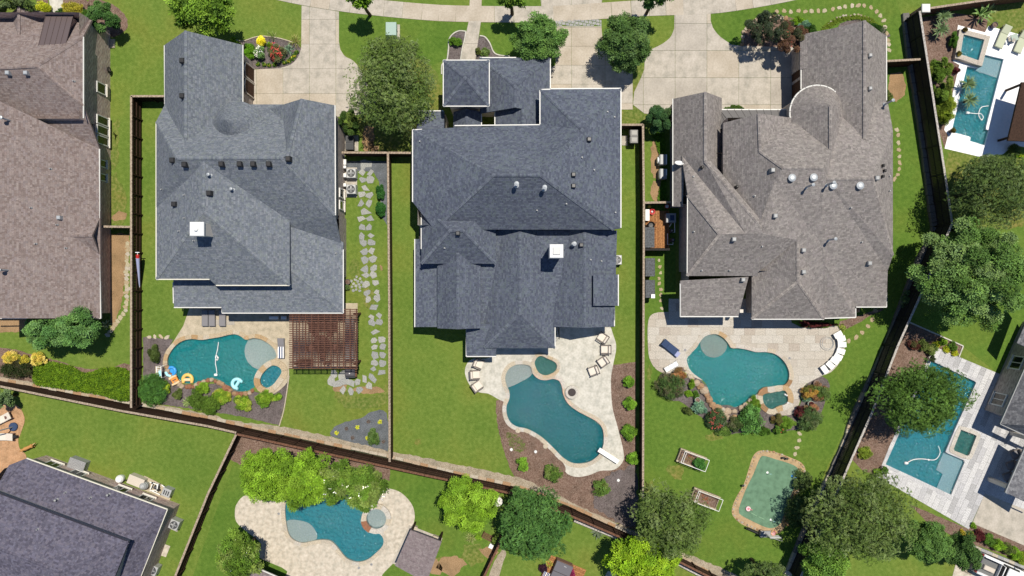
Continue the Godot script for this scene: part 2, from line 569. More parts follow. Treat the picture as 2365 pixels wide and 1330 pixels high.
	mat("stucco", lin(0.62, 0.58, 0.52), 0.9)
	mat("metal_roof", lin(0.145, 0.112, 0.112), 0.45, 0.3)
	mat("metal_grey_roof", lin(0.20, 0.19, 0.185), 0.45, 0.3)
	mat("galvanised", lin(0.42, 0.45, 0.48), 0.5, 0.3)
	mat("zinc", lin(0.30, 0.31, 0.32), 0.55, 0.2)
	mat("white_metal", lin(0.80, 0.81, 0.82), 0.4)
	mat("grey_metal", lin(0.42, 0.43, 0.44), 0.5, 0.2)
	mat("mid_plastic", lin(0.30, 0.31, 0.32), 0.5)
	mat("black_metal", lin(0.012, 0.012, 0.014), 0.5)
	mat("dark_plastic", lin(0.035, 0.038, 0.045), 0.45)
	mat("black_bin", lin(0.022, 0.026, 0.032), 0.4)
	mat("beige_plastic", lin(0.56, 0.50, 0.43), 0.6)
	mat("green_box", lin(0.28, 0.40, 0.36), 0.5)
	mat("white_plastic", lin(0.82, 0.83, 0.82), 0.45)
	mat("pvc", lin(0.78, 0.79, 0.77), 0.5)
	mat("blue_float", lin(0.04, 0.30, 0.72), 0.4)
	mat("pale_blue_float", lin(0.38, 0.74, 0.82), 0.45)
	mat("yellow_float", lin(0.78, 0.50, 0.13), 0.45)
	mat("cream_float", lin(0.80, 0.58, 0.34), 0.45)
	mat("orange_float", lin(0.70, 0.27, 0.05), 0.45)
	mat("pink", lin(0.78, 0.20, 0.28), 0.5)
	mat("pale_pink", lin(0.80, 0.52, 0.55), 0.5)
	mat("red", lin(0.55, 0.03, 0.03), 0.45)
	mat("yellow", lin(0.72, 0.52, 0.06), 0.5)
	mat("cushion_grey", lin(0.205, 0.20, 0.215), 0.9)
	mat("cushion_cream", lin(0.66, 0.60, 0.53), 0.9)
	mat("cushion_sage", lin(0.46, 0.49, 0.36), 0.9)
	mat("cushion_navy", lin(0.030, 0.055, 0.125), 0.9)
	mat("cushion_lilac", lin(0.32, 0.35, 0.55), 0.9)
	mat("wicker_grey", lin(0.17, 0.15, 0.14), 0.8)
	mat("towel_white", lin(0.8, 0.8, 0.8), 0.95)
	mat("towel_blue", lin(0.03, 0.06, 0.16), 0.95)
	mat("cover_brown", lin(0.135, 0.070, 0.060), 0.9)
	mat("cover_grey", lin(0.12, 0.115, 0.135), 0.7)
	mat("hot_tub", lin(0.20, 0.10, 0.09), 0.7)
	mat("terracotta", lin(0.42, 0.20, 0.11), 0.85)
	mat("pot_purple", lin(0.055, 0.035, 0.06), 0.5)
	mat("pot_white", lin(0.66, 0.65, 0.60), 0.6)
	mat("pot_celadon", lin(0.33, 0.40, 0.34), 0.4)
	mat("pot_brown", lin(0.24, 0.17, 0.14), 0.7)
	mat("car_paint", lin(0.80, 0.81, 0.83), 0.25).clearcoat_enabled = true
	mat("car_dark", lin(0.03, 0.03, 0.034), 0.5)
	mat("car_bed", lin(0.13, 0.135, 0.14), 0.6)
	mat("rubber", lin(0.02, 0.02, 0.02), 0.8)
	mat("lens_amber", lin(0.6, 0.25, 0.04), 0.3)
	mat("lens_red", lin(0.4, 0.02, 0.02), 0.3)
	mat("ash", lin(0.055, 0.045, 0.045), 0.95)
	mat("golden_fur", lin(0.46, 0.235, 0.075), 0.9)
	mat("golden_tuft", lin(0.55, 0.40, 0.19), 0.95)
	mat("dark_nose", lin(0.02, 0.015, 0.015), 0.5)
	tmat("turf_green", ntex(83, 0.2, [0.0, lin(0.130, 0.240, 0.160), 0.5, lin(0.145, 0.262, 0.176), 1.0, lin(0.160, 0.280, 0.19)], 512, 4), 3.0, 0.95, soft, 5.0)
	mat("green_line", lin(0.20, 0.34, 0.22), 0.95)
	var glass := mat("window_glass", Color(0.10, 0.13, 0.13, 0.55), 0.06)
	glass.transparency = BaseMaterial3D.TRANSPARENCY_ALPHA
	mat("blind", lin(0.16, 0.19, 0.16), 0.9)
	# pools: pale plaster, and water that takes more colour the deeper it is (one veil of it every few decimetres)
	var pl := ntex(89, 0.06, [0.0, Color(0.84, 0.85, 0.85), 1.0, Color(1, 1, 1)], 256, 5)
	for e in [["plaster_grey", 0.42, 0.44, 0.42], ["plaster_blue", 0.30, 0.42, 0.47], ["plaster_sage", 0.26, 0.29, 0.26]]:
		tmat(e[0], pl, 3.0, 0.8).albedo_color = lin(e[1], e[2], e[3])
	var wn := FastNoiseLite.new()
	wn.seed = 97
	wn.frequency = 0.022
	wn.fractal_octaves = 2
	wn.domain_warp_enabled = true
	wn.domain_warp_amplitude = 20.0
	wn.domain_warp_frequency = 0.012
	var wi := wn.get_seamless_image(512, 512)
	wi.bump_map_to_normal_map(14.0)
	var rip := ImageTexture.create_from_image(wi)
	for e in [["teal", 0.014, 0.265, 0.285], ["aqua", 0.028, 0.255, 0.325], ["deep", 0.004, 0.165, 0.205], ["sage", 0.040, 0.180, 0.165]]:
		for k in 2:
			var w := mat("water_" + e[0] + ("" if k == 0 else "_below"), Color.WHITE, 0.05)
			var c := lin(e[1], e[2], e[3])
			c.a = 0.22 if k == 0 else 0.74
			w.albedo_color = c
			w.transparency = BaseMaterial3D.TRANSPARENCY_ALPHA
			w.metallic_specular = 0.5 if k == 0 else 0.0
			w.uv1_triplanar = true
			w.uv1_world_triplanar = true
			w.uv1_scale = Vector3.ONE / (3.1 if k == 0 else 4.7)
			w.normal_enabled = true
			w.normal_texture = rip
			w.normal_scale = 0.8 if k == 0 else 2.0
	for k in ["leaf"]:
		var m := mat(k, Color.WHITE, 0.55)
		m.vertex_color_use_as_albedo = true
		m.metallic_specular = 0.18
		m.backlight_enabled = true
		m.backlight = Color(0.42, 0.5, 0.15)
	var pet := mat("petal", Color.WHITE, 0.7)
	pet.vertex_color_use_as_albedo = true

# ---------------------------------------------------------------- houses
func house(label: String, at: Vector3) -> Dictionary:
	var t := thing("house", label, "house", at)
	var r := Node3D.new()
	r.name = "roof"
	t.add_child(r)
	return {"node": t, "roof": r}

func newell(p: Array) -> Vector3:
	var s := Vector3.ZERO
	for i in p.size():
		var a: Vector3 = p[i]; var b: Vector3 = p[(i + 1) % p.size()]
		s += Vector3((a.y - b.y) * (a.z + b.z), (a.z - b.z) * (a.x + b.x), (a.x - b.x) * (a.y + b.y))
	s = s.normalized()
	return s if s.y >= 0.0 else -s

func plane_mesh(p: Array, t := 0.2) -> MB:
	var b := MB.new()
	var nn := newell(p)
	var ud := Vector3.UP.cross(nn)
	ud = Vector3.RIGHT if ud.length() < 0.02 else ud.normalized()
	var vd := ud.cross(nn).normalized()
	if vd.y > 0.0: vd = -vd
	var flat := PackedVector2Array()
	for x in p:
		flat.append(Vector2(x.x, x.z))
	var ix := Geometry2D.triangulate_polygon(flat)
	for i in range(0, ix.size(), 3):
		var a: Vector3 = p[ix[i]]; var c: Vector3 = p[ix[i + 1]]; var d: Vector3 = p[ix[i + 2]]
		var tn := (d - a).cross(c - a).normalized()
		if tn.y < 0.0: tn = -tn
		b.tri(a, c, d, tn, tn, tn, Vector2(a.dot(ud), a.dot(vd)), Vector2(c.dot(ud), c.dot(vd)), Vector2(d.dot(ud), d.dot(vd)))
		var dn := Vector3.DOWN * t
		b.tri(a + dn, c + dn, d + dn, -tn, -tn, -tn)
	var mid := Vector3.ZERO
	for x in p: mid += x / p.size()
	for i in p.size():
		var a: Vector3 = p[i]; var c: Vector3 = p[(i + 1) % p.size()]
		b.quad(a, c, c + Vector3.DOWN * t, a + Vector3.DOWN * t, (a + c) / 2.0 - mid)
	return b

func roof_plane(h: Dictionary, p: Array, m: String) -> void:
	obj("roof_plane", plane_mesh(p), M[m], h.roof)

# planes given as flat lists x, y, height
func planes(h: Dictionary, m: String, list: Array) -> void:
	for f in list:
		var p := []
		for i in range(0, f.size(), 3):
			p.append(plan(f[i], f[i + 1], f[i + 2]))
		roof_plane(h, p, m)

func cap_line(h: Dictionary, a: Vector3, b: Vector3, m: String) -> void:
	var d := (b - a).normalized()
	var side := d.cross(Vector3.UP).normalized()
	var mb := MB.new()
	var dn := Vector3(0, -0.06, 0)
	var up := Vector3(0, 0.03, 0)
	for s in [-1.0, 1.0]:
		var l := a.distance_to(b)
		var e: Vector3 = up + dn + side * s * 0.13
		var nn: Vector3 = (Vector3.UP + side * s * 0.45).normalized()
		mb.tri(a + up, b + up, b + e, nn, nn, nn, Vector2(0, 0), Vector2(0, l), Vector2(0.14, l))
		mb.tri(a + up, b + e, a + e, nn, nn, nn, Vector2(0, 0), Vector2(0.14, l), Vector2(0.14, 0))
	obj("ridge_cap", mb, M[m], h.roof)

func caps(h: Dictionary, m: String, list: Array) -> void:
	for f in list:
		cap_line(h, plan(f[0], f[1], f[2]), plan(f[3], f[4], f[5]), m)

func gutter(h: Dictionary, list: Array, m := "white_trim") -> void:
	for f in list:
		var a := plan(f[0], f[1], f[2]); var b := plan(f[3], f[4], f[5])
		var d := b - a
		var bs := Basis.looking_at(d.normalized(), Vector3.UP)
		obj("gutter", mb().box((a + b) / 2.0 + Vector3(0, -0.03, 0), Vector3(0.085, 0.11, d.length()), bs), M[m], h.roof)

# a wing with its own walls: rectangle of eaves on the plan at eave height, ridge along x or z, "g" gable or "h" hip at each end
func wing(h: Dictionary, m: String, wall: String, x0: float, y0: float, x1: float, y1: float, he: float, hr: float, axis: String, ends: String, inset := 0.4) -> void:
	var a := plan(x0, y0, he); var b := plan(x1, y1, he)
	var along := axis == "z"
	var half := ((b.x - a.x) if along else (b.z - a.z)) / 2.0
	var s0 := half if ends[0] == "h" else 0.0
	var s1 := half if ends[1] == "h" else 0.0
	var c := (a + b) / 2.0
	var r0 := Vector3(c.x, hr, a.z + s0) if along else Vector3(a.x + s0, hr, c.z)
	var r1 := Vector3(c.x, hr, b.z - s1) if along else Vector3(b.x - s1, hr, c.z)
	if (r1 - r0).dot(Vector3(0, 0, 1) if along else Vector3(1, 0, 0)) < 0.02:
		r0 = Vector3(c.x, hr, c.z); r1 = r0
	var p00 := Vector3(a.x, he, a.z); var p10 := Vector3(b.x, he, a.z); var p11 := Vector3(b.x, he, b.z); var p01 := Vector3(a.x, he, b.z)
	var one := r0.distance_to(r1) < 0.05
	if along:
		roof_plane(h, [p00, p01, r0] if one else [p00, p01, r1, r0], m)
		roof_plane(h, [p10, p11, r0] if one else [p10, p11, r1, r0], m)
		if ends[0] == "h": roof_plane(h, [p00, p10, r0], m)
		if ends[1] == "h": roof_plane(h, [p01, p11, r1], m)
	else:
		roof_plane(h, [p00, p10, r0] if one else [p00, p10, r1, r0], m)
		roof_plane(h, [p01, p11, r0] if one else [p01, p11, r1, r0], m)
		if ends[0] == "h": roof_plane(h, [p00, p01, r0], m)
		if ends[1] == "h": roof_plane(h, [p10, p11, r1], m)
	if not one: cap_line(h, r0, r1, m)
	if ends[0] == "h":
		cap_line(h, r0, p00, m); cap_line(h, r0, p10 if along else p01, m)
	if ends[1] == "h":
		cap_line(h, r1, p11, m); cap_line(h, r1, p01 if along else p10, m)
	if wall == "": return
	var w := MB.new()
	var i := inset
	w.skirt(PackedVector2Array([Vector2(a.x + i, a.z + i), Vector2(b.x - i, a.z + i), Vector2(b.x - i, b.z - i), Vector2(a.x + i, b.z - i)]), -0.05, he - 0.02)
	for e in 2:
		if ends[e] != "g": continue
		var g: float = ((a.z + i) if e == 0 else (b.z - i)) if along else ((a.x + i) if e == 0 else (b.x - i))
		var th := 0.2 if e == 0 else -0.2
		for t in [0.0, th]:
			var l := Vector3(a.x + i, he - 0.02, g + t) if along else Vector3(g + t, he - 0.02, a.z + i)
			var r := Vector3(b.x - i, he - 0.02, g + t) if along else Vector3(g + t, he - 0.02, b.z - i)
			var top := Vector3(c.x, hr - 0.28, g + t) if along else Vector3(g + t, hr - 0.28, c.z)
			w.flat(l, r, top, (Vector3(0, 0, -th) if along else Vector3(-th, 0, 0)) * (1.0 if t == 0.0 else -1.0))
	obj("wall", w, M[wall], h.node)

# walls from a plan outline (already unprojected)
func walls(h: Dictionary, wall: String, p: PackedVector2Array, top: float) -> void:
	obj("wall", mb().skirt(p, -0.05, top), M[wall], h.node)

func window(h: Dictionary, c: Vector3, out: Vector3, w: float, ht: float, panes := 1) -> void:
	var bs := Basis(Vector3.UP.cross(out).normalized(), Vector3.UP, out)
	var f := MB.new()
	for s in [-1, 1]:
		f.box(c + bs * Vector3(s * w / 2.0, 0, 0.02), Vector3(0.09, ht + 0.09, 0.1), bs)
		f.box(c + bs * Vector3(0, s * ht / 2.0, 0.02), Vector3(w - 0.09, 0.09, 0.1), bs)
	for k in range(1, panes):
		f.box(c + bs * Vector3(-w / 2.0 + w * k / panes, 0, 0.015), Vector3(0.06, ht - 0.09, 0.07), bs)
	var node := Node3D.new()
	node.name = "window"
	h.node.add_child(node, true)
	obj("frame", f, M.white_trim, node)
	obj("sill", mb().box(c + bs * Vector3(0, -ht / 2.0 - 0.09, 0.05), Vector3(w + 0.25, 0.08, 0.2), bs), M.stucco, node)
	obj("blind", mb().box(c + bs * Vector3(0, 0, 0.006), Vector3(w, ht, 0.008), bs), M.blind, node)
	for k in panes:
		obj("pane", mb().box(c + bs * Vector3(-w / 2.0 + w * (k + 0.5) / panes, 0, 0.03), Vector3(w / panes - 0.07, ht - 0.1, 0.008), bs), M.window_glass, node)

func box_vent(h: Dictionary, x: float, y: float, z: float, s := 0.42, m := "black_metal", hood := 0.22) -> void:
	var p := plan(x, y, z)
	obj("roof_vent", mb().slab(p + Vector3(0, hood / 2.0, 0), Vector3(s, hood + 0.3, s), 0.05), M[m], h.node)

func pipe_vent(h: Dictionary, x: float, y: float, z: float, tall := 0.4, r := 0.06, m := "zinc", cap := true) -> void:
	var p := plan(x, y, z)
	var b := MB.new().lathe(p, [Vector2(r * 2.2, -0.1), Vector2(r * 1.8, 0.02), Vector2(r, 0.06), Vector2(r, tall)], 10)
	if cap:
		b.lathe(p, [Vector2(0.0, tall), Vector2(r * 1.7, tall - 0.02), Vector2(r * 1.75, tall + 0.05), Vector2(0.0, tall + 0.12)], 10)
	else:
		b.lathe(p, [Vector2(r, tall), Vector2(0.0, tall)], 10)
	obj("pipe_vent", b, M[m], h.node)

func disc_vent(h: Dictionary, x: float, y: float, z: float) -> void:
	var p := plan(x, y, z)
	obj("round_vent", mb().lathe(p, [Vector2(0.2, -0.2), Vector2(0.2, 0.1), Vector2(0.32, 0.11), Vector2(0.31, 0.15), Vector2(0.16, 0.22), Vector2(0.0, 0.23)], 20), M.galvanised, h.node)

func chimney(h: Dictionary, x: float, y: float, base: float, top: float, s: float, m: String, pot: bool) -> void:
	var c := plan(x, y, top)
	var n := Node3D.new()
	n.name = "chimney"
	h.node.add_child(n)
	obj("stack", mb().box(Vector3(c.x, (base + top) / 2.0, c.z), Vector3(s * 0.88, top - base, s * 0.88)), M[m], n)
	obj("cap", mb().slab(Vector3(c.x, top + 0.07, c.z), Vector3(s, 0.2, s), 0.06), M.white_metal, n)
	if pot:
		obj("flue", mb().lathe(Vector3(c.x, top + 0.1, c.z), [Vector2(0.2, 0), Vector2(0.2, 0.22), Vector2(0.15, 0.3), Vector2(0.0, 0.33)], 16), M.white_plastic, n)
	else:
		obj("flue", mb().slab(Vector3(c.x, top + 0.22, c.z), Vector3(s * 0.55, 0.14, s * 0.55), 0.03), M.grey_metal, n)

# ---------------------------------------------------------------- fences: tops given on the plan at the fence's height
func fence(label: String, a: Array, ht: float, m: String, cap: String, rail_side := 1, bay := 2.0, low := 0.0, capw := 0.19, rails := 3) -> Node3D:
	var p := []
	for i in range(0, a.size(), 2):
		var w := plan(a[i], a[i + 1], ht)
		p.append(Vector3(w.x, 0, w.z))
	var t := thing("fence", label, "fence", p[0])
	var b := MB.new()
	var post := MB.new().slab(Vector3(0, ht / 2.0 + low / 2.0 - 0.02, 0), Vector3(0.1, ht - low - 0.03, 0.1), 0.015).mesh()
	for i in p.size() - 1:
		var d: Vector3 = p[i + 1] - p[i]
		var len := d.length()
		var e := d / len
		var side := e.cross(Vector3.UP) * rail_side
		var bs := Basis.looking_at(e, Vector3.UP)
		var n := int(len / 0.145)
		for k in n:
			var c: Vector3 = p[i] + e * (k + 0.5) * len / n
			b.box(c + Vector3(0, ht / 2.0 + low / 2.0 - rnd(0.02, 0.04), 0) - side * rnd(0.0, 0.006), Vector3(0.02, ht - low - 0.06, len / n - 0.008), bs)
		for k in rails:
			var y := lerpf(0.35, ht - 0.3, k / maxf(rails - 1, 1))
			obj("rail", mb().box((p[i] + p[i + 1]) / 2.0 + side * 0.04 + Vector3(0, y, 0), Vector3(0.045, 0.09, len), bs), M[m], t)
		obj("cap", mb().slab((p[i] + p[i + 1]) / 2.0 + Vector3(0, ht, 0), Vector3(capw, 0.04, len + 0.05), 0.006, bs), M[cap], t)
		var np := maxi(1, int(round(len / bay)))
		for k in np + 1:
			if k == 0 and i > 0: continue
			piece("post", post, M[m], t, Transform3D(bs, p[i] + e * (len * k / np) + side * 0.075 - p[0]))
	var o := obj("pickets", b, M[m], t)
	o.set_meta("kind", "stuff")
	return t

# ---------------------------------------------------------------- paving
# pieces of a grid (origin, first axis, cell size) that fall inside an outline
func tiles(parent: Node3D, called: String, p: PackedVector2Array, o: Vector2, ax: Vector2, size: Vector2, gap: float, y: float, mats: Array, bond := 0.0, avoid: Array[PackedVector2Array] = [], most := 300, th := 0.04) -> void:
	var ay := ax.orthogonal()
	var lo := Vector2(1e9, 1e9); var hi := -lo
	for q in p:
		var l := Vector2((q - o).dot(ax), (q - o).dot(ay))
		lo = lo.min(l); hi = hi.max(l)
	var rest := MB.new()
	var count := 0
	for j in range(floori(lo.y / size.y), ceili(hi.y / size.y)):
		var shift := bond * size.x * (j % 2) + (rnd(-0.2, 0.2) * size.x if bond > 0.0 else 0.0)
		for i in range(floori((lo.x - shift) / size.x) - 1, ceili((hi.x - shift) / size.x) + 1):
			var q := PackedVector2Array()
			for c in [Vector2(0, 0), Vector2(1, 0), Vector2(1, 1), Vector2(0, 1)]:
				var l := Vector2((i + c.x) * size.x + shift + (gap if c.x == 0 else -gap) / 2.0, (j + c.y) * size.y + (gap if c.y == 0 else -gap) / 2.0)
				q.append(o + ax * l.x + ay * l.y)
			var got := Geometry2D.intersect_polygons(q, p)
			for h in avoid:
				var nx: Array[PackedVector2Array] = []
				for s in got:
					nx.append_array(Geometry2D.clip_polygons(s, h))
				got = nx
			for s in got:
				if absf(area_of(s)) < 0.012: continue
				var dy := rnd(-0.002, 0.002)
				if count < most:
					obj(called, mb().solid(s, y - th, y + dy), M[mats[rng.randi() % mats.size()]], parent)
				else:
					rest.solid(s, y - th, y + dy)
				count += 1
	if count > most:
		obj(called + "_field", rest, M[mats[0]], parent).set_meta("kind", "stuff")

func paving(called: String) -> Node3D:
	var o := Node3D.new()
	o.name = numbered(called)
	add_child(o)
	o.set_meta("kind", "structure")
	return o

# one uneven stone
func stone_poly(c: Vector2, rx: float, ry: float, turn: float, n := 6, rough := 0.22) -> PackedVector2Array:
	var p := PackedVector2Array()
	for k in n:
		var a := TAU * (k + rnd(-0.25, 0.25)) / n
		var r := rnd(1.0 - rough, 1.0 + rough * 0.6)
		p.append(c + Vector2(cos(a) * rx * r, sin(a) * ry * r).rotated(turn))
	return p

# stepping stones: list of x, y (plan), size in plan units
func stones(t: Node3D, a: Array, sz: float, mats: Array, y := 0.035, n := 6, stretch := 0.8) -> void:
	for i in range(0, a.size(), 2):
		var p := stone_poly(plan2(a[i], a[i + 1]), sz / 25.0 * rnd(0.85, 1.1), sz / 25.0 * stretch * rnd(0.85, 1.1), rnd(0, TAU), n)
		obj("stone", mb().solid(p, -0.03, y + rnd(-0.008, 0.008), 0.015), M[mats[rng.randi() % mats.size()]], t)

# rounded boulder
func boulder(c: Vector3, r: Vector3, sd: int) -> MB:
	var f := FastNoiseLite.new()
	f.seed = sd
	f.frequency = 0.9
	var b := MB.new()
	var rows := 5; var cols := 8
	var at := func(i: int, j: int) -> Vector3:
		var th := PI * i / rows
		var ph := TAU * (j % cols) / cols
		var d := Vector3(sin(th) * cos(ph), cos(th), sin(th) * sin(ph))
		var k := 1.0 + 0.45 * f.get_noise_3d(d.x * 1.3, d.y * 1.3, d.z * 1.3)
		return c + d * r * k
	for i in rows:
		for j in cols:
			var p: Vector3 = at.call(i, j); var q: Vector3 = at.call(i, j + 1); var s: Vector3 = at.call(i + 1, j + 1); var t: Vector3 = at.call(i + 1, j)
			if i > 0: b.flat(p, q, s, (p + q + s) / 3.0 - c)
			if i < rows - 1: b.flat(p, s, t, (p + s + t) / 3.0 - c)
	return b

# rocks along a line
func rock_edge(t: Node3D, a: Array, r: float, mats: Array, step := 0.42, y := 0.05) -> void:
	var line := smooth(a, 6, false)
	var d := 0.0
	var next := 0.0
	for i in line.size() - 1:
		var l := line[i].distance_to(line[i + 1])
		while next <= d + l:
			var p := line[i].lerp(line[i + 1], (next - d) / l)
			var k := rnd(0.75, 1.25)
			obj("rock", boulder(Vector3(p.x + rnd(-0.06, 0.06), y, p.y + rnd(-0.06, 0.06)), Vector3(r * k * rnd(0.9, 1.25), r * 0.75 * k, r * k), rng.randi()), M[mats[rng.randi() % mats.size()]], t)
			next += step * rnd(0.8, 1.2)
		d += l

# ---------------------------------------------------------------- pools
# coping stones along part of an outline (from, to as shares of its length)
func coping(t: Node3D, p: PackedVector2Array, w: float, y: float, len: float, mats: Array, from := 0.0, to := 1.0, called := "coping_stone", low := -0.12) -> void:
	var sgn := 1.0 if area_of(p) > 0.0 else -1.0
	var n := p.size()
	var total := 0.0
	for i in n: total += p[i].distance_to(p[(i + 1) % n])
	var at := func(s: float) -> Array:
		s = fposmod(s, total)
		for i in n:
			var l := p[i].distance_to(p[(i + 1) % n])
			if s <= l or i == n - 1:
				var f := s / maxf(l, 1e-6)
				var t0 := (p[(i + 1) % n] - p[(i - 1 + n) % n]).normalized()
				var t1 := (p[(i + 2) % n] - p[i]).normalized()
				var e := t0.lerp(t1, f).normalized()
				return [p[i].lerp(p[(i + 1) % n], f), Vector2(e.y, -e.x) * sgn]
			s -= l
		return []
	var span := total * (to - from)
	var k := maxi(1, int(round(span / len)))
	for i in k:
		var s0 := total * from + span * i / k + 0.006
		var s1 := total * from + span * (i + 1) / k - 0.006
		var inner := PackedVector2Array(); var outer := PackedVector2Array()
		var ww := w * rnd(0.94, 1.06)
		for j in 4:
			var r: Array = at.call(lerpf(s0, s1, j / 3.0))
			var q: Vector2 = r[0]; var o: Vector2 = r[1]
			inner.append(q - o * 0.03)
			outer.append(q + o * ww)
		outer.reverse()
		inner.append_array(outer)
		obj(called, mb().solid(inner, low, y + rnd(-0.004, 0.004), 0.015), M[mats[rng.randi() % mats.size()]], t)

# basin, water and ledges. ledges: [outline, depth of water over it]
func pool(t: Node3D, p: PackedVector2Array, depth: float, plaster: String, water: String, ledges: Array, level := -0.1, rim := 0.0, veils := 1) -> void:
	var b := MB.new()
	b.skirt(p, -depth, rim, true)
	squares(p, -depth, b)
	obj("basin", b, M[plaster], t)
	for l in ledges:
		for s in Geometry2D.intersect_polygons(l[0], p):
			obj(l[2] if l.size() > 2 else "ledge", mb().solid(s, -depth, level - l[1]), M[plaster], t)
	var w := Node3D.new()
	w.name = "water"
	t.add_child(w)
	obj("surface", squares(p, level, mb()), M["water_" + water], w)
	for k in veils:
		var y := level - 0.2 - 0.4 * k
		var m := MB.new()
		var keep: Array[PackedVector2Array] = [p]
		for l in ledges:
			if level - l[1] > y - 0.005:
				var nx: Array[PackedVector2Array] = []
				for s in keep:
					for r in Geometry2D.clip_polygons(s, l[0]):
						if not Geometry2D.is_polygon_clockwise(r) or Geometry2D.is_polygon_clockwise(s): nx.append(r)
				keep = nx
		for s in keep: squares(s, y, m)
		if not m.v.is_empty():
			obj("depth", m, M["water_" + water + "_below"], w)

# ---------------------------------------------------------------- plants
func leaf_mesh(kind: String) -> ArrayMesh:
	if leaf_meshes.has(kind):
		return leaf_meshes[kind]
	var r := RandomNumberGenerator.new()
	r.seed = kind.hash()
	var b := MB.new()
	var n: int = {"broad": 6, "fine": 9, "petal": 3}[kind]
	var len: float = {"broad": 0.62, "fine": 0.5, "petal": 0.5}[kind]
	var wid: float = {"broad": 0.27, "fine": 0.15, "petal": 0.3}[kind]
	for k in n:
		var a := TAU * k / n + r.randf_range(-0.4, 0.4)
		var tilt := r.randf_range(-0.35, 0.75)
		var d := Vector3(cos(a) * cos(tilt), sin(tilt), sin(a) * cos(tilt))
		var s := d.cross(Vector3.UP).normalized()
		var up := s.cross(d).normalized()
		if up.y < 0.0: up = -up
		var o := Vector3(r.randf_range(-0.16, 0.16), r.randf_range(-0.1, 0.12), r.randf_range(-0.16, 0.16))
		var l := len * r.randf_range(0.8, 1.15)
		var m := o + d * l * 0.5
		var e := o + d * l - up * 0.05
		b.flat(o, m + s * wid / 2.0 + up * 0.05, e, up)
		b.flat(o, e, m - s * wid / 2.0 + up * 0.05, up)
	leaf_meshes[kind] = b.mesh()
	return leaf_meshes[kind]

# leaves spread over clumps through a crown; c is the crown's middle in the plant's own axes
func foliage(t: Node3D, called: String, c: Vector3, r: Vector3, count: int, size: float, cols: Array, clumps: int, sd: int, kind := "broad", m := "leaf", low := -0.45, spread := 0.3) -> MultiMeshInstance3D:
	rng.seed = sd
	var mm := MultiMesh.new()
	mm.transform_format = MultiMesh.TRANSFORM_3D
	mm.use_colors = true
	mm.mesh = leaf_mesh(kind)
	mm.instance_count = count
	var cl := []
	var f := FastNoiseLite.new()
	f.seed = sd
	f.frequency = 0.8
	for k in clumps:
		# even spread over the upper part of an ellipsoid, pushed in and out
		var y := lerpf(low, 1.0, (k + 0.5) / clumps)
		var a := k * 2.39996 + rnd(-0.5, 0.5)
		var q := sqrt(maxf(0.0, 1.0 - y * y))
		var d := Vector3(cos(a) * q, y, sin(a) * q)
		var far := rnd(0.58, 0.92) * (1.0 + 0.30 * f.get_noise_2d(d.x * 2.0, d.z * 2.0))
		if k % 5 == 0: far *= 0.55
		cl.append([c + d * r * far, spread * rnd(0.65, 1.25), cols[rng.randi() % cols.size()], rnd(0.85, 1.15)])
	var rm := (r.x + r.y + r.z) / 3.0
	for i in count:
		var e: Array = cl[rng.randi() % cl.size()]
		var d := Vector3(rng.randfn(), rng.randfn() + 0.35, rng.randfn()).normalized()
		var p: Vector3 = e[0] + d * e[1] * Vector3(minf(r.x, rm * 1.2), minf(r.y, rm), minf(r.z, rm * 1.2)) * rnd(0.72, 1.1)
		var up := (d + Vector3(rnd(-0.5, 0.5), rnd(0.1, 0.9), rnd(-0.5, 0.5))).normalized()
		var x := up.cross(Vector3(rnd(-1, 1), rnd(-1, 1), rnd(-1, 1))).normalized()
		var s := size * rnd(0.7, 1.3)
		mm.set_instance_transform(i, Transform3D(Basis(x, up, x.cross(up)).scaled(Vector3.ONE * s), p))
		var k: float = e[3] * rnd(0.62, 1.38) * 1.3
		var co: Color = e[2]
		mm.set_instance_color(i, Color(co.r * k, co.g * k, co.b * k * rnd(0.8, 1.2)))
	var o := MultiMeshInstance3D.new()
	o.name = called
	o.multimesh = mm
	o.material_override = M[m]
	o.set_meta("kind", "stuff")
	t.add_child(o, true)
	return o

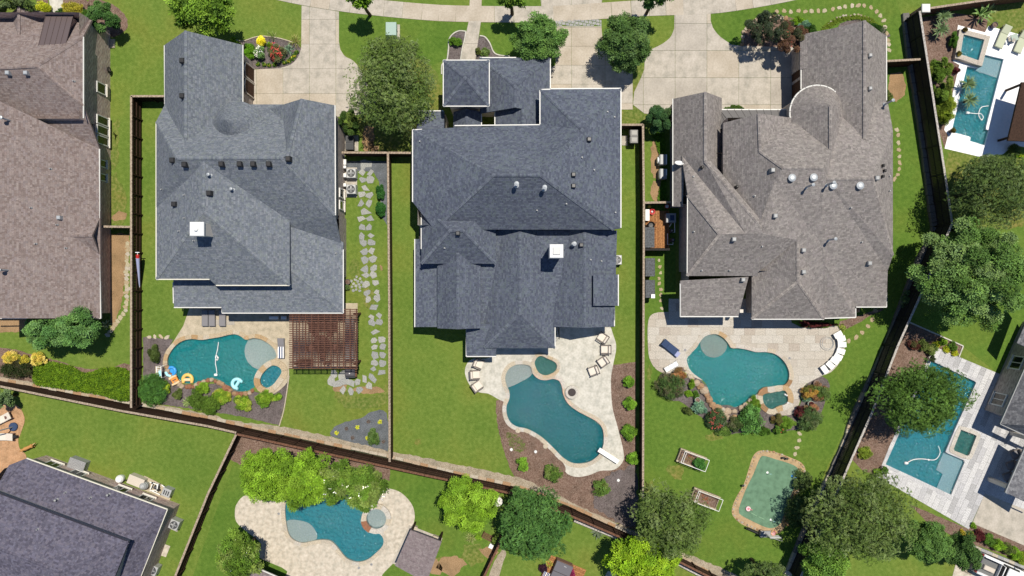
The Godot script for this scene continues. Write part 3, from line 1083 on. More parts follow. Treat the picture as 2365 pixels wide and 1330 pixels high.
# x, y: middle of the crown on the plan; rx, ry: its reach in plan units; hc: height of that middle; rv: half the crown's depth
func tree(called: String, label: String, x: float, y: float, rx: float, ry: float, hc: float, rv: float, cols: Array, sd: int, o := {}) -> Node3D:
	var c := plan(x, y, hc)
	var k := (EYE - hc) / FOC
	var t := thing(called, label, o.get("category", "tree"), Vector3(c.x, 0, c.z), 0.0, o.get("group", ""))
	var r := Vector3(rx * k, rv, ry * k)
	var size: float = o.get("leaf", 0.3)
	var n := int(o.get("dense", 1.0) * r.x * r.z * PI * 26.0 / size / size * 0.9)
	var clumps: int = o.get("clumps", clampi(int(r.x * r.z * 12.0), 14, 170))
	foliage(t, "crown", Vector3(0, hc, 0), r, clampi(n, 160, 15000), size, cols, clumps, sd, o.get("kind", "broad"), "leaf", o.get("low", -0.4), o.get("spread", 0.25) * 0.9)
	rng.seed = sd + 5
	var b := MB.new()
	var tr: float = o.get("trunk", 0.16)
	var fork := Vector3(rnd(-0.1, 0.1), maxf(0.3, hc - rv * 0.75), rnd(-0.1, 0.1))
	b.tube([Vector3(0, -0.05, 0), fork * 0.5 + Vector3(rnd(-0.05, 0.05), 0, 0), fork], tr, tr * 0.75, 8)
	own("trunk", b, M[o.get("bark", "bark")], t)
	for j in int(o.get("limbs", 5)):
		var a := TAU * j / 5.0 + rnd(-0.4, 0.4)
		var e := Vector3(cos(a) * r.x * 0.62, hc + rv * rnd(-0.1, 0.5), sin(a) * r.z * 0.62)
		own("limb", mb().tube([fork, fork.lerp(e, 0.5) + Vector3(0, 0.15, 0), e], tr * 0.55, tr * 0.12, 6), M[o.get("bark", "bark")], t)
	if o.has("bloom"):
		foliage(t, "blossom", Vector3(0, hc + rv * 0.08, 0), r * 1.03, o.get("blooms", 40), o.get("bloom_size", 0.3), o.bloom, clumps, sd + 9, "petal", "petal", 0.1, 0.26)
	return t

# low plant rooted at x, y (plan), of radius r and height h in metres
func shrub(label: String, x: float, y: float, rx: float, ry: float, h: float, cols: Array, sd: int, o := {}) -> Node3D:
	var c := plan(x, y, h * 0.5)
	var k := (EYE - h * 0.5) / FOC
	var t := thing(o.get("called", "shrub"), label, o.get("category", "shrub"), Vector3(c.x, 0, c.z), 0.0, o.get("group", ""))
	var r := Vector3(rx * k, h * 0.52, ry * k)
	var size: float = o.get("leaf", 0.17)
	var n := int(o.get("dense", 1.0) * r.x * r.z * PI * 18.0 / size / size)
	var cl := clampi(int(r.x * r.z * 40.0), 10, 60)
	foliage(t, "foliage", Vector3(0, h * 0.5, 0), r, clampi(n, 90, 5000), size, cols, cl, sd, o.get("kind", "broad"), "leaf", -0.6, o.get("spread", 0.34))
	rng.seed = sd + 3
	var b := MB.new()
	for j in 4:
		var a := TAU * j / 4.0 + rnd(-0.4, 0.4)
		b.tube([Vector3(0, -0.03, 0), Vector3(cos(a) * r.x * 0.4, h * 0.5, sin(a) * r.z * 0.4)], 0.02, 0.008, 5)
	own("stem", b, M.bark, t)
	if o.has("bloom"):
		foliage(t, "blossom", Vector3(0, h * 0.55, 0), r * 1.02, o.get("blooms", 40), o.get("bloom_size", 0.16), o.bloom, cl, sd + 7, "petal", "petal", 0.15, 0.3)
	return t

# rosette of long leaves (grass tuft, agave, yucca, palm-like)
func rosette(label: String, x: float, y: float, r: float, h: float, n: int, wid: float, cols: Array, sd: int, o := {}) -> Node3D:
	var c := plan(x, y, 0.0)
	rng.seed = sd
	var t := thing(o.get("called", "spiky_plant"), label, o.get("category", "plant"), Vector3(c.x, 0, c.z), 0.0, o.get("group", ""))
	var base: float = o.get("stalk", 0.0)
	if base > 0.0:
		own("stem", mb().tube([Vector3(0, -0.02, 0), Vector3(rnd(-0.05, 0.05), base, 0)], 0.11, 0.09, 8), M.bark, t)
	for k in n:
		var a := k * 2.39996 + rnd(-0.3, 0.3)
		var up := rnd(0.15, 1.0)
		var l := r * rnd(0.75, 1.1)
		var d := Vector3(cos(a), 0, sin(a))
		var side := Vector3(-sin(a), 0, cos(a))
		var p0 := Vector3(0, base + 0.02, 0) + d * 0.03
		var p1 := p0 + d * l * 0.5 * (1.15 - 0.5 * up) + Vector3.UP * h * up
		var p2 := p0 + d * l * (1.1 - 0.45 * up) + Vector3.UP * h * up * rnd(0.45, 1.2)
		var b := MB.new()
		var lift := Vector3.UP * wid * 0.25
		for s in [-1.0, 1.0]:
			b.quad(p0, p0 + side * s * wid * 0.5 + lift, p1 + side * s * wid + lift, p1, Vector3.UP + side * s * 0.2)
			b.flat(p1, p1 + side * s * wid + lift, p2, Vector3.UP + side * s * 0.2)
		var kk := "rosette_%d_%d" % [sd % 7, k % 3]
		var co: Color = cols[k % cols.size()]
		var key := "blade_%s_%d" % [str(co.to_html()), k % 3]
		var f := 0.85 + 0.15 * (k % 3)
		own("leaf", b, mat(key, lin(co.r * f, co.g * f, co.b * f), 0.6), t)
	return t

# carpet of leaves over an outline
func leaf_carpet(called: String, label: String, p: PackedVector2Array, n: int, size: float, h: float, cols: Array, sd: int, cat := "ground cover") -> void:
	rng.seed = sd
	var lo := p[0]; var hi := p[0]
	for x in p:
		lo = lo.min(x); hi = hi.max(x)
	var mm := MultiMesh.new()
	mm.transform_format = MultiMesh.TRANSFORM_3D
	mm.use_colors = true
	mm.mesh = leaf_mesh("broad")
	mm.instance_count = n
	var f := FastNoiseLite.new()
	f.seed = sd
	f.frequency = 1.1
	var i := 0
	while i < n:
		var q := Vector2(rnd(lo.x, hi.x), rnd(lo.y, hi.y))
		if not Geometry2D.is_point_in_polygon(q, p): continue
		var bump := 0.5 + 0.5 * f.get_noise_2d(q.x, q.y)
		var up := Vector3(rnd(-0.6, 0.6), 1.0, rnd(-0.6, 0.6)).normalized()
		var x := up.cross(Vector3(rnd(-1, 1), 0.1, rnd(-1, 1))).normalized()
		mm.set_instance_transform(i, Transform3D(Basis(x, up, x.cross(up)).scaled(Vector3.ONE * size * rnd(0.7, 1.3)), Vector3(q.x, h * (0.25 + 0.75 * bump) * rnd(0.6, 1.05), q.y)))
		var c: Color = cols[rng.randi() % cols.size()]
		var k := rnd(0.7, 1.25)
		mm.set_instance_color(i, Color(c.r * k, c.g * k, c.b * k))
		i += 1
	var o := MultiMeshInstance3D.new()
	o.name = numbered(called)
	o.multimesh = mm
	o.material_override = M.leaf
	add_child(o)
	tag(o, label, cat, "", "stuff")

# ================================================================ the scene
func _ready() -> void:
	rng.seed = 1
	var cam := Camera3D.new()
	cam.name = "camera"
	add_child(cam)
	cam.position = Vector3(0, EYE, 0)
	cam.rotation = Vector3(-PI / 2, 0, 0)
	cam.fov = rad_to_deg(2.0 * atan(665.0 / FOC))
	cam.near = 0.5
	cam.far = 600.0
	cam.current = true
	var sky := ProceduralSkyMaterial.new()
	sky.sky_top_color = lin(0.075, 0.135, 0.27)
	sky.sky_horizon_color = lin(0.25, 0.31, 0.38)
	sky.sky_curve = 0.12
	sky.ground_bottom_color = lin(0.06, 0.07, 0.04)
	sky.ground_horizon_color = lin(0.22, 0.26, 0.28)
	sky.sun_angle_max = 1.0
	var env := Environment.new()
	env.background_mode = Environment.BG_SKY
	env.sky = Sky.new()
	env.sky.sky_material = sky
	env.tonemap_mode = Environment.TONE_MAPPER_LINEAR
	env.tonemap_exposure = 1.2
	env.sdfgi_enabled = true
	env.ssao_enabled = true
	env.ssil_enabled = true
	var we := WorldEnvironment.new()
	we.name = "environment"
	we.environment = env
	add_child(we)
	var sun := DirectionalLight3D.new()
	sun.name = "sun"
	sun.light_color = Color(1.0, 0.965, 0.90)
	sun.light_energy = 1.35
	sun.light_angular_distance = 0.5
	sun.shadow_enabled = true
	add_child(sun)
	sun.look_at_from_position(Vector3(0.18, 1.0, -0.30) * 50.0, Vector3.ZERO)   # a high sun in the north-east of the plan

	materials()
	outlines()
	setting()
	print("setting ", Time.get_ticks_msec())
	house_brown()
	house_blue()
	house_slate()
	house_taupe()
	house_plum()
	far_roofs()
	print("houses ", Time.get_ticks_msec())
	fences()
	pools()
	print("pools ", Time.get_ticks_msec())
	paths()
	furniture()
	print("furniture ", Time.get_ticks_msec())
	trees()
	beds()
	print("plants ", Time.get_ticks_msec())

# ---------------------------------------------------------------- outlines that the ground is cut round
var P := {}

func outlines() -> void:
	# pool and spa of the blue-roofed house
	P.pool_b = smooth([386, 834, 391, 817, 406, 797, 423, 786, 443, 782, 466, 784, 486, 781, 506, 778, 526, 773, 543, 771, 557, 776, 569, 784, 586, 780, 606, 784, 626, 797, 636, 809, 639, 826, 616, 838, 602, 852, 590, 872, 588, 893, 569, 903, 546, 903, 526, 892, 508, 880, 491, 874, 474, 877, 457, 883, 440, 886, 424, 884, 410, 877, 397, 866, 389, 852], 4)
	P.spa_b = smooth([629, 843, 646, 847, 652, 859, 642, 876, 630, 890, 615, 896, 603, 888, 601, 874, 611, 857], 4)
	# kidney pool and three-lobed spa of the slate-roofed house
	P.pool_c = smooth([1170, 892, 1166, 872, 1174, 852, 1191, 842, 1211, 841, 1226, 846, 1231, 862, 1244, 874, 1261, 877, 1277, 874, 1292, 879, 1299, 895, 1302, 912, 1313, 932, 1333, 948, 1356, 960, 1376, 971, 1390, 985, 1395, 1005, 1393, 1031, 1383, 1051, 1363, 1066, 1340, 1071, 1320, 1069, 1300, 1057, 1287, 1044, 1264, 1021, 1244, 1005, 1218, 991, 1194, 986, 1178, 975, 1170, 958, 1169, 938, 1176, 919, 1175, 902], 4)
	P.spa_c = smooth([1234, 836, 1241, 824, 1251, 821, 1264, 827, 1280, 834, 1287, 843, 1284, 856, 1270, 865, 1257, 867, 1244, 861, 1237, 849], 4)
	# pool and spa of the taupe-roofed house
	P.pool_d = smooth([1586, 833, 1589, 823, 1598, 812, 1608, 802, 1616, 789, 1626, 777, 1639, 772, 1654, 771, 1670, 779, 1682, 792, 1689, 803, 1705, 803, 1726, 807, 1746, 812, 1767, 812, 1785, 815, 1800, 823, 1814, 838, 1822, 856, 1823, 871, 1818, 884, 1806, 892, 1780, 898, 1764, 901, 1749, 910, 1731, 922, 1716, 933, 1700, 941, 1685, 936, 1664, 936, 1649, 931, 1641, 912, 1634, 894, 1624, 879, 1606, 866, 1593, 853], 4)
	P.spa_d = smooth([1760, 914, 1767, 906, 1782, 904, 1797, 901, 1812, 901, 1818, 910, 1820, 925, 1813, 934, 1797, 938, 1785, 945, 1774, 943, 1763, 932], 4)
	# angular pools of the plots on the right
	P.pool_e = pg([2232, 153, 2258, 158, 2271, 125, 2318, 137, 2276, 299, 2284, 300, 2274, 337, 2238, 326, 2241, 317, 2196, 305])
	P.spa_e = pg([2218, 84, 2265, 96, 2252, 143, 2211, 129])
	P.pool_f = pg([2044, 1072, 2150, 832, 2255, 882, 2205, 992, 2183, 1044, 2229, 1064, 2196, 1143])
	P.spa_f = pg([2218, 991, 2255, 1005, 2236, 1054, 2199, 1039])
	# free-form pool and round spa at the bottom
	P.pool_h = smooth([659, 1164, 664, 1153, 690, 1143, 720, 1146, 746, 1149, 770, 1151, 790, 1146, 812, 1158, 830, 1170, 840, 1183, 834, 1204, 845, 1224, 858, 1230, 876, 1231, 886, 1243, 885, 1259, 869, 1277, 848, 1293, 825, 1298, 801, 1290, 785, 1272, 772, 1256, 759, 1248, 738, 1247, 717, 1251, 698, 1254, 680, 1248, 667, 1235, 661, 1211, 658, 1186], 4)
	var c := plan2(870, 1196.6)
	var ring := PackedVector2Array()
	for k in 28:
		ring.append(c + Vector2(cos(TAU * k / 28), sin(TAU * k / 28)) * 0.95)
	P.spa_h = ring
	# the trench between the stone retaining wall and the rear fence
	var n := [-40, 872, 0, 878, 300, 932, 480, 966, 563, 985, 749, 1024, 893, 1055, 1085, 1101, 1198, 1125, 1313, 1168, 1420, 1217, 1569, 1284, 1634, 1322, 1680, 1350]
	var s := PackedVector2Array()
	for q in [[1690, 1358], [1660, 1343], [1568, 1297], [1422, 1236], [1324, 1194], [1188, 1141], [980, 1097], [760, 1049], [548, 1003], [480, 984], [276, 948], [0, 892], [-40, 884]]:
		s.append(plan2(q[0], q[1], 1.8))
	var tr := pg(n)
	P.trench_north = tr.duplicate()
	tr.append_array(s)
	P.trench = tr
	for k in P:
		if k != "trench_north": holes.append(P[k])

# ---------------------------------------------------------------- ground, paving, beds
func setting() -> void:
	# soil and turf out to the far edge
	var g := MB.new()
	cut(PackedVector2Array([Vector2(-56, -36), Vector2(58, -36), Vector2(58, 36), Vector2(-56, 36)]), 0.0, g)
	for r in [[-260, -260, 260, -36], [-260, 36, 260, 260], [-260, -36, -56, 36], [58, -36, 260, 36]]:
		g.cover(PackedVector2Array([Vector2(r[0], r[1]), Vector2(r[2], r[1]), Vector2(r[2], r[3]), Vector2(r[0], r[3])]), 0.0)
	struct("ground", g, M.lawn)
	# the deeper green lawns
	ground("lawn", pg([1487, 470, 1487, 1240, 1560, 1284, 1700, 1340, 1830, 1340, 1905, 1090, 1960, 965, 2037, 800, 2084, 674, 2144, 532, 2126, 360, 2092, 144, 2082, 36, 2060, -20, 1870, -20, 1640, 30, 1640, 120, 1900, 300, 1900, 720, 1560, 720, 1560, 470]), 0.004, M.lush)
	ground("lawn", pg([1113, -5, 1250, -5, 1250, 14, 1113, 14]), 0.004, M.lush)
	ground("lawn", pg([783, 26, 1000, 50, 1085, 52, 1064, 140, 1034, 136, 1000, 150, 830, 150, 790, 120, 783, 95]), 0.004, M.lush)
	ground("lawn", pg([1110, 52, 1285, 52, 1285, 150, 1110, 135]), 0.004, M.lush)
	ground("lawn", pg([2105, 735, 2230, 700, 2400, 640, 2400, 840, 2310, 868, 2224, 799]), 0.004, M.lush)
	ground("lawn", pg([440, 1345, 560, 1010, 700, 1030, 1150, 1130, 1110, 1345]), 0.004, M.lush)
	# thin and worn turf
	ground("worn_lawn", ragged(smooth([1460, 150, 1489, 160, 1488, 290, 1437, 290, 1437, 255, 1461, 252], 2), 0.08), 0.008, M.dry)
	ground("worn_lawn", ragged(smooth([850, 255, 960, 245, 953, 350, 905, 352, 845, 350, 828, 290], 3), 0.12), 0.008, M.dry)
	ground("worn_lawn", ragged(smooth([905, 110, 960, 130, 1010, 170, 1025, 240, 1000, 256, 970, 200], 3), 0.15), 0.008, M.dry)
	ground("worn_lawn", ragged(smooth([2245, 30, 2365, 5, 2400, 80, 2285, 62, 2255, 72], 3), 0.12), 0.008, M.dry)
	ground("worn_lawn", ragged(smooth([2188, 350, 2270, 368, 2330, 360, 2365, 380, 2365, 520, 2240, 520, 2200, 500], 3), 0.12), 0.008, M.dry)
	ground("worn_lawn", ragged(smooth([770, 870, 800, 905, 850, 920, 888, 895, 893, 870, 893, 930, 840, 945, 780, 930], 3), 0.15), 0.008, M.dry)
	for e in [[262, 350, 14, 60], [270, 470, 20, 70], [268, 300, 9, 25], [850, 690, 16, 30], [820, 620, 14, 26], [815, 710, 20, 18], [965, 1020, 9, 9], [905, 560, 3, 10], [1500, 860, 6, 16], [1560, 1090, 24, 18], [1650, 1008, 22, 8], [1500, 1130, 14, 22], [885, 1050, 12, 6], [1090, 1280, 30, 26], [1020, 1300, 20, 20]]:
		ground("bare_patch", ragged(stone_poly(plan2(e[0], e[1]), e[2] / 25.0, e[3] / 25.0, 0.0, 11, 0.35), 0.12, 0.3), 0.012, M.dry)
	for e in [[278, 500, 20, 12], [275, 585, 19, 45], [848, 900, 42, 10], [785, 895, 18, 12], [850, 318, 14, 34], [862, 341, 13, 8], [856, 328, 10, 6], [1043, 1305, 34, 22], [1515, 360, 11, 70], [1517, 440, 13, 28], [880, 620, 3, 7], [1008, 1310, 15, 20], [2072, 200, 20, 34], [1130, 1275, 22, 14]]:
		ground("soil", ragged(stone_poly(plan2(e[0], e[1]), e[2] / 25.0, e[3] / 25.0, 0.0, 11, 0.25), 0.10, 0.25), 0.016, M.soil)
	ground("soil", ragged(pg([236, 540, 300, 540, 300, 560, 282, 700, 262, 760, 255, 735]), 0.1), 0.012, M.soil)
	ground("soil", ragged(pg([-5, 735, 75, 735, 75, 765, -5, 768]), 0.08), 0.012, M.soil)
	# beds
	ground("mulch_bed", ragged(smooth([206, 0, 240, 2, 275, 20, 294, 45, 290, 70, 262, 86, 245, 70, 205, 30], 4), 0.05), 0.014, M.mulch)
	ground("mulch_bed", ragged(smooth([84, 0, 110, 0, 112, 34, 100, 36], 3), 0.05), 0.014, M.mulch)
	ground("mulch_bed", ragged(smooth([140, 0, 200, 0, 206, 40, 145, 36], 3), 0.05), 0.014, M.mulch)
	ground("mulch_bed", ragged(smooth([-20, 808, 30, 806, 70, 818, 130, 832, 190, 850, 250, 850, 300, 842, 302, 922, 150, 900, 60, 880, -20, 868], 3), 0.05), 0.014, M.mulch)
	ground("mulch_bed", ragged(smooth([546, 93, 562, 94, 590, 86, 612, 84, 642, 88, 670, 96, 690, 105, 697, 114, 694, 128, 684, 144, 665, 155, 645, 159, 592, 159, 575, 150, 560, 104], 4), 0.03), 0.014, M.dark_mulch)
	ground("mulch_bed", smooth([1077, 73, 1060, 72, 1045, 80, 1037, 93, 1036, 112, 1033, 139, 1063, 139, 1068, 112, 1073, 92], 4), 0.014, M.dark_mulch)
	ground("mulch_bed", smooth([1108, 83, 1120, 86, 1131, 100, 1139, 119, 1150, 127, 1178, 131, 1178, 140, 1097, 140, 1101, 112], 4), 0.014, M.dark_mulch)
	ground("mulch_bed", ragged(pg([331, 778, 400, 784, 388, 812, 380, 850, 400, 885, 460, 890, 510, 885, 560, 908, 590, 905, 620, 908, 650, 885, 669, 866, 662, 910, 646, 982, 560, 962, 460, 946, 331, 928]), 0.04), 0.014, M.dark_mulch)
	ground("gravel_bed", ragged(pg([797, 372, 894, 372, 894, 520, 882, 500, 876, 420, 862, 396, 800, 394]), 0.02), 0.016, M.slate_gravel)
	ground("gravel_bed", ragged(smooth([764, 1004, 772, 986, 798, 974, 832, 966, 858, 952, 893, 954, 896, 1042, 850, 1032, 790, 1016], 4), 0.05), 0.016, M.slate_gravel)
	ground("mulch_bed", ragged(pg([1145, 925, 1146, 952, 1150, 988, 1161, 1031, 1174, 1071, 1187, 1100, 1210, 1107, 1297, 1149, 1363, 1182, 1468, 1225, 1468, 836, 1419, 842, 1300, 900]), 0.04), 0.014, M.mulch)
	ground("gravel_bed", ragged(smooth([1400, 1100, 1440, 1085, 1467, 1080, 1467, 1215, 1400, 1190, 1370, 1160], 3), 0.15), 0.02, M.dark_mulch)
	ground("mulch_bed", ragged(smooth([1524, 866, 1560, 856, 1600, 860, 1640, 900, 1690, 940, 1740, 930, 1765, 940, 1800, 960, 1846, 940, 1852, 900, 1880, 872, 1905, 872, 1916, 890, 1905, 930, 1890, 962, 1868, 986, 1845, 991, 1790, 999, 1740, 996, 1690, 1002, 1640, 990, 1624, 966, 1600, 950, 1578, 930, 1545, 922, 1522, 905], 3), 0.05), 0.014, M.dark_mulch)
	ground("mulch_bed", ragged(smooth([1935, 62, 1975, 45, 2010, 48, 2040, 66, 2055, 85, 2000, 90], 3), 0.04), 0.014, M.dark_mulch)
	ground("mulch_bed", ragged(smooth([1715, 100, 1718, 70, 1735, 48, 1770, 35, 1810, 38, 1850, 50, 1870, 66, 1850, 90, 1850, 112, 1715, 106], 3), 0.04), 0.014, M.mulch)
	ground("mulch_bed", pg([2130, 40, 2200, 30, 2282, 40, 2276, 76, 2212, 58, 2200, 140, 2230, 150, 2196, 305, 2182, 345, 2168, 300, 2140, 130]), 0.014, M.mulch)
	ground("mulch_bed", ragged(pg([2103, 746, 2222, 800, 2214, 824, 2164, 803, 2144, 826, 2036, 1074, 2023, 1099, 1990, 1085, 1968, 1062, 2050, 850]), 0.03), 0.014, M.mulch)
	ground("mulch_bed", ragged(pg([2100, 1164, 2237, 1222, 2245, 1208, 2400, 1274, 2400, 1310, 2235, 1252, 2150, 1215]), 0.03), 0.014, M.mulch)
	ground("mulch_bed", ragged(pg([548, 1004, 640, 1022, 760, 1048, 900, 1080, 900, 1110, 760, 1090, 560, 1075, 530, 1060]), 0.06), 0.014, M.mulch)
	ground("mulch_bed", ragged(pg([1940, 742, 1985, 728, 2020, 716, 2040, 712, 2040, 716, 2010, 728, 1990, 742, 1950, 762, 1935, 756]), 0.03), 0.014, M.mulch)
	# dry gravel strip behind the retaining wall top
	var north := [-40, 864, 0, 869, 120, 890, 304, 924, 463, 952, 549, 973, 649, 985, 766, 1009, 894, 1041, 907, 1043, 1032, 1067, 1184, 1099, 1211, 1106, 1297, 1147, 1363, 1180, 1440, 1215, 1584, 1278, 1640, 1300, 1708, 1330, 1760, 1355]
	var strip := ragged(smooth(north, 3, false), 0.07, 0.3, false)
	var south: PackedVector2Array = P.trench_north.duplicate()
	south.reverse()
	strip.append_array(south)
	var wall := thing("retaining_wall", "long tan rubble retaining wall behind the rear gardens beside the dark rear fence", "retaining wall", plan(700, 1000))
	var wb := MB.new()
	cut(strip, 0.03, wb)
	obj("gravel_top", wb, M.tan_gravel, wall)
	# its drop into the trench, and the trench floor
	var face := MB.new()
	for i in P.trench_north.size() - 1:
		var a: Vector2 = P.trench_north[i]; var b: Vector2 = P.trench_north[i + 1]
		face.quad(Vector3(a.x, 0.03, a.y), Vector3(b.x, 0.03, b.y), Vector3(b.x, -0.9, b.y), Vector3(a.x, -0.9, a.y), Vector3(0, 0, 1))
	obj("stone_face", face, M.tan_gravel, wall)
	# the coping of rough blocks along the edge of the drop
	rng.seed = 77
	for i in P.trench_north.size() - 1:
		var a: Vector2 = P.trench_north[i]; var b: Vector2 = P.trench_north[i + 1]
		var k := int(a.distance_to(b) / 0.75)
		for j in k:
			var c := a.lerp(b, (j + 0.5) / k)
			var e := (b - a).normalized()
			var nrm := Vector2(e.y, -e.x)
			c += nrm * 0.1
			obj("block", mb().slab(Vector3(c.x, 0.0, c.y), Vector3(a.distance_to(b) / k - rnd(0.02, 0.05), 0.1 + rnd(0, 0.03), rnd(0.22, 0.34)), 0.03, Basis(Vector3.UP, -e.angle())), M[["rock_pale", "limestone_b", "rock_tan"][rng.randi() % 3]], wall)
	var floor := MB.new()
	floor.cover(P.trench, -0.9)
	floor.skirt(P.trench, -0.9, 0.0, true)
	struct("trench_floor", floor, M.soil)
	# street walk in slabs
	var sw := paving("sidewalk")
	var low := [590, -10, 640, 0, 697, 12, 783, 26, 885, 38, 1000, 48, 1085, 51, 1200, 52, 1290, 51, 1390, 44, 1480, 38, 1558, 35, 1643, 32, 1720, 22, 1800, 8, 1870, -7]
	var line := smooth(low, 8, false)
	var d := 0.0
	var cutp: Array[Vector2] = []
	var last := line[0]
	cutp.append(last)
	for q in line:
		if q.distance_to(last) >= 1.5:
			cutp.append(q)
			last = q
	rng.seed = 31
	for i in cutp.size() - 1:
		var a := cutp[i]; var b := cutp[i + 1]
		var e := (b - a).normalized()
		a += e * 0.01; b -= e * 0.01
		var w := 1.5
		obj("slab", mb().solid(PackedVector2Array([a, b, b + Vector2(e.y, -e.x) * w, a + Vector2(e.y, -e.x) * w]), -0.08, 0.035 + rnd(-0.003, 0.003), 0.008), M[["concrete", "concrete_c", "concrete"][rng.randi() % 3]], sw)
	# drives, poured in bays
	var db := paving("driveway")
	tiles(db, "concrete_bay", smooth_mix([697, 13, 783, 27, 783, 96], [786, 114, 797, 130, 815, 140, 832, 160, 850, 200, 850, 262, 587, 262, 587, 161], [648, 157, 672, 149, 688, 133, 696, 112]), plan2(593, 159), Vector2(1, 0), Vector2(2.44, 2.28), 0.02, 0.03, ["concrete", "concrete_c", "concrete"])
	var dc := paving("driveway")
	tiles(dc, "concrete_bay", pg([1247, -20, 1250, 15, 1283, 47, 1389, 44, 1389, 12, 1394, -20]), plan2(1320, -20), Vector2(1, 0), Vector2(2.8, 1.4), 0.02, 0.03, ["concrete", "concrete_b"])
	tiles(dc, "concrete_bay", pg([1283, 61, 1389, 61, 1392, 100, 1410, 135, 1461, 152, 1461, 253, 1268, 253, 1268, 160, 1283, 150]), plan2(1320, 107), Vector2(1, 0), Vector2(3.1, 1.75), 0.02, 0.03, ["concrete", "concrete_c"])
	tiles(dc, "cobble", pg([1283, 47, 1389, 45, 1389, 60, 1283, 60]), plan2(1283, 47), Vector2(0.98, 0.199).normalized(), Vector2(0.36, 0.29), 0.045, 0.034, ["cobble", "cobble_b", "cobble"], 0.5)
	var dd := paving("driveway")
	tiles(dd, "concrete_bay", smooth_mix([1558, -10, 1641, -10, 1641, 48], [1646, 64, 1660, 82, 1682, 98, 1702, 105, 1815, 110, 1860, 120, 1860, 262, 1488, 262, 1488, 160, 1490, 136], [1506, 113, 1530, 101, 1548, 86, 1557, 66]), plan2(1559, 117), Vector2(1, 0), Vector2(2.94, 2.5), 0.025, 0.03, ["concrete", "concrete_c", "concrete_b"])
	var fw := paving("front_walk")
	tiles(fw, "slab", pg([1086, -20, 1113, -20, 1111, 48, 1098, 138, 1063, 138, 1083, 48]), plan2(1060, -4), Vector2(1, 0), Vector2(3.0, 2.1), 0.02, 0.042, ["concrete", "concrete_c"])
	struct("path", mb().solid(pg([112, -10, 146, -10, 146, 20, 128, 34, 120, 34]), -0.05, 0.03), M.pale_concrete)
	# white kerbs of the front beds
	for k in [[1076, 73, 1060, 72, 1045, 80, 1037, 93, 1036, 112, 1032, 140, 1021, 150, 1020, 172], [1108, 83, 1120, 86, 1131, 100, 1139, 119, 1150, 127, 1178, 131], [1076, 73, 1073, 92, 1068, 112, 1064, 138]]:
		var pts := []
		for q in smooth(k, 6, false):
			pts.append(Vector3(q.x, 0.04, q.y))
		struct("kerb", mb().tube(pts, 0.075, 0.075, 6), M.pale_concrete)
	for k in [[546, 93, 562, 95, 590, 86, 612, 84, 642, 88, 670, 96, 690, 105], [668, 868, 662, 910, 655, 950, 645, 984]]:
		var pts := []
		for q in smooth(k, 6, false):
			pts.append(Vector3(q.x, 0.03, q.y))
		struct("kerb", mb().tube(pts, 0.06, 0.06, 6), M.limestone)
	for k in [[2100, 744, 2224, 799], [2224, 799, 2214, 824]]:
		var a := plan(k[0], k[1], 0.06); var b := plan(k[2], k[3], 0.06)
		struct("kerb", mb().slab((a + b) / 2.0, Vector3(0.12, 0.14, (b - a).length()), 0.02, Basis.looking_at((b - a).normalized())), M.pale_concrete)
	# pads
	struct("concrete_pad", mb().solid(pg([797, 313, 828, 313, 828, 349, 797, 349]), -0.05, 0.06, 0.01), M.concrete)
	struct("concrete_pad", mb().solid(pg([797, 387, 825, 387, 825, 456, 797, 456]), -0.05, 0.06, 0.01), M.concrete)
	struct("concrete_pad", mb().solid(pg([1436, 313, 1450, 313, 1450, 336, 1436, 336]), -0.05, 0.05, 0.01), M.concrete)
	struct("concrete_pad", mb().solid(pg([334, 1098, 402, 1132, 392, 1156, 330, 1130]), -0.05, 0.06, 0.01), M.tan_deck)
	struct("concrete_pad", mb().solid(pg([398, 1196, 420, 1204, 410, 1228, 392, 1220]), -0.05, 0.06, 0.01), M.concrete)
	struct("concrete_pad", mb().solid(pg([376, 1254, 394, 1261, 384, 1286, 366, 1280]), -0.05, 0.06, 0.01), M.cream_deck)
	# pool decks
	ground("pool_deck", smooth_mix([442, 700, 826, 700, 826, 851], [668, 850, 664, 882, 630, 910, 596, 902, 585, 870, 540, 840, 450, 800, 394, 800], [404, 784, 424, 752]), 0.03, M.tan_deck, 0.08)
	ground("pool_deck", smooth([1146, 800, 1215, 790, 1282, 780, 1284, 745, 1340, 742, 1400, 745, 1417, 776, 1423, 803, 1416, 842, 1411, 876, 1414, 938, 1426, 985, 1439, 1038, 1439, 1064, 1419, 1084, 1386, 1087, 1360, 1097, 1330, 1101, 1307, 1091, 1302, 1071, 1250, 1010, 1185, 935, 1165, 928, 1148, 920, 1128, 909, 1105, 905, 1085, 889, 1074, 862, 1079, 839, 1095, 828, 1130, 826], 4), 0.03, M.pale_concrete, 0.08)
	var seam := [plan(1282, 870, 0.033), plan(1420, 906, 0.033)]
	var dk := paving("pool_deck")
	tiles(dk, "travertine_tile", smooth_mix([1544, 720, 1544, 690, 1820, 690, 1828, 745], [1850, 756, 1905, 758, 1922, 752, 1941, 760, 1950, 802, 1941, 833, 1920, 858, 1895, 869, 1859, 889, 1849, 910, 1846, 930, 1836, 950, 1823, 958, 1790, 960], [1750, 935, 1690, 900, 1600, 870, 1580, 850, 1562, 856, 1537, 862, 1516, 853, 1503, 835, 1497, 810, 1496, 751, 1503, 728, 1521, 721]), plan2(1500, 700), Vector2(1, 0), Vector2(0.98, 0.74), 0.01, 0.03, ["travertine_a", "travertine_b", "travertine_a", "travertine_d", "travertine_d", "travertine_a", "travertine_c"], 0.4, [P.pool_d, P.spa_d])
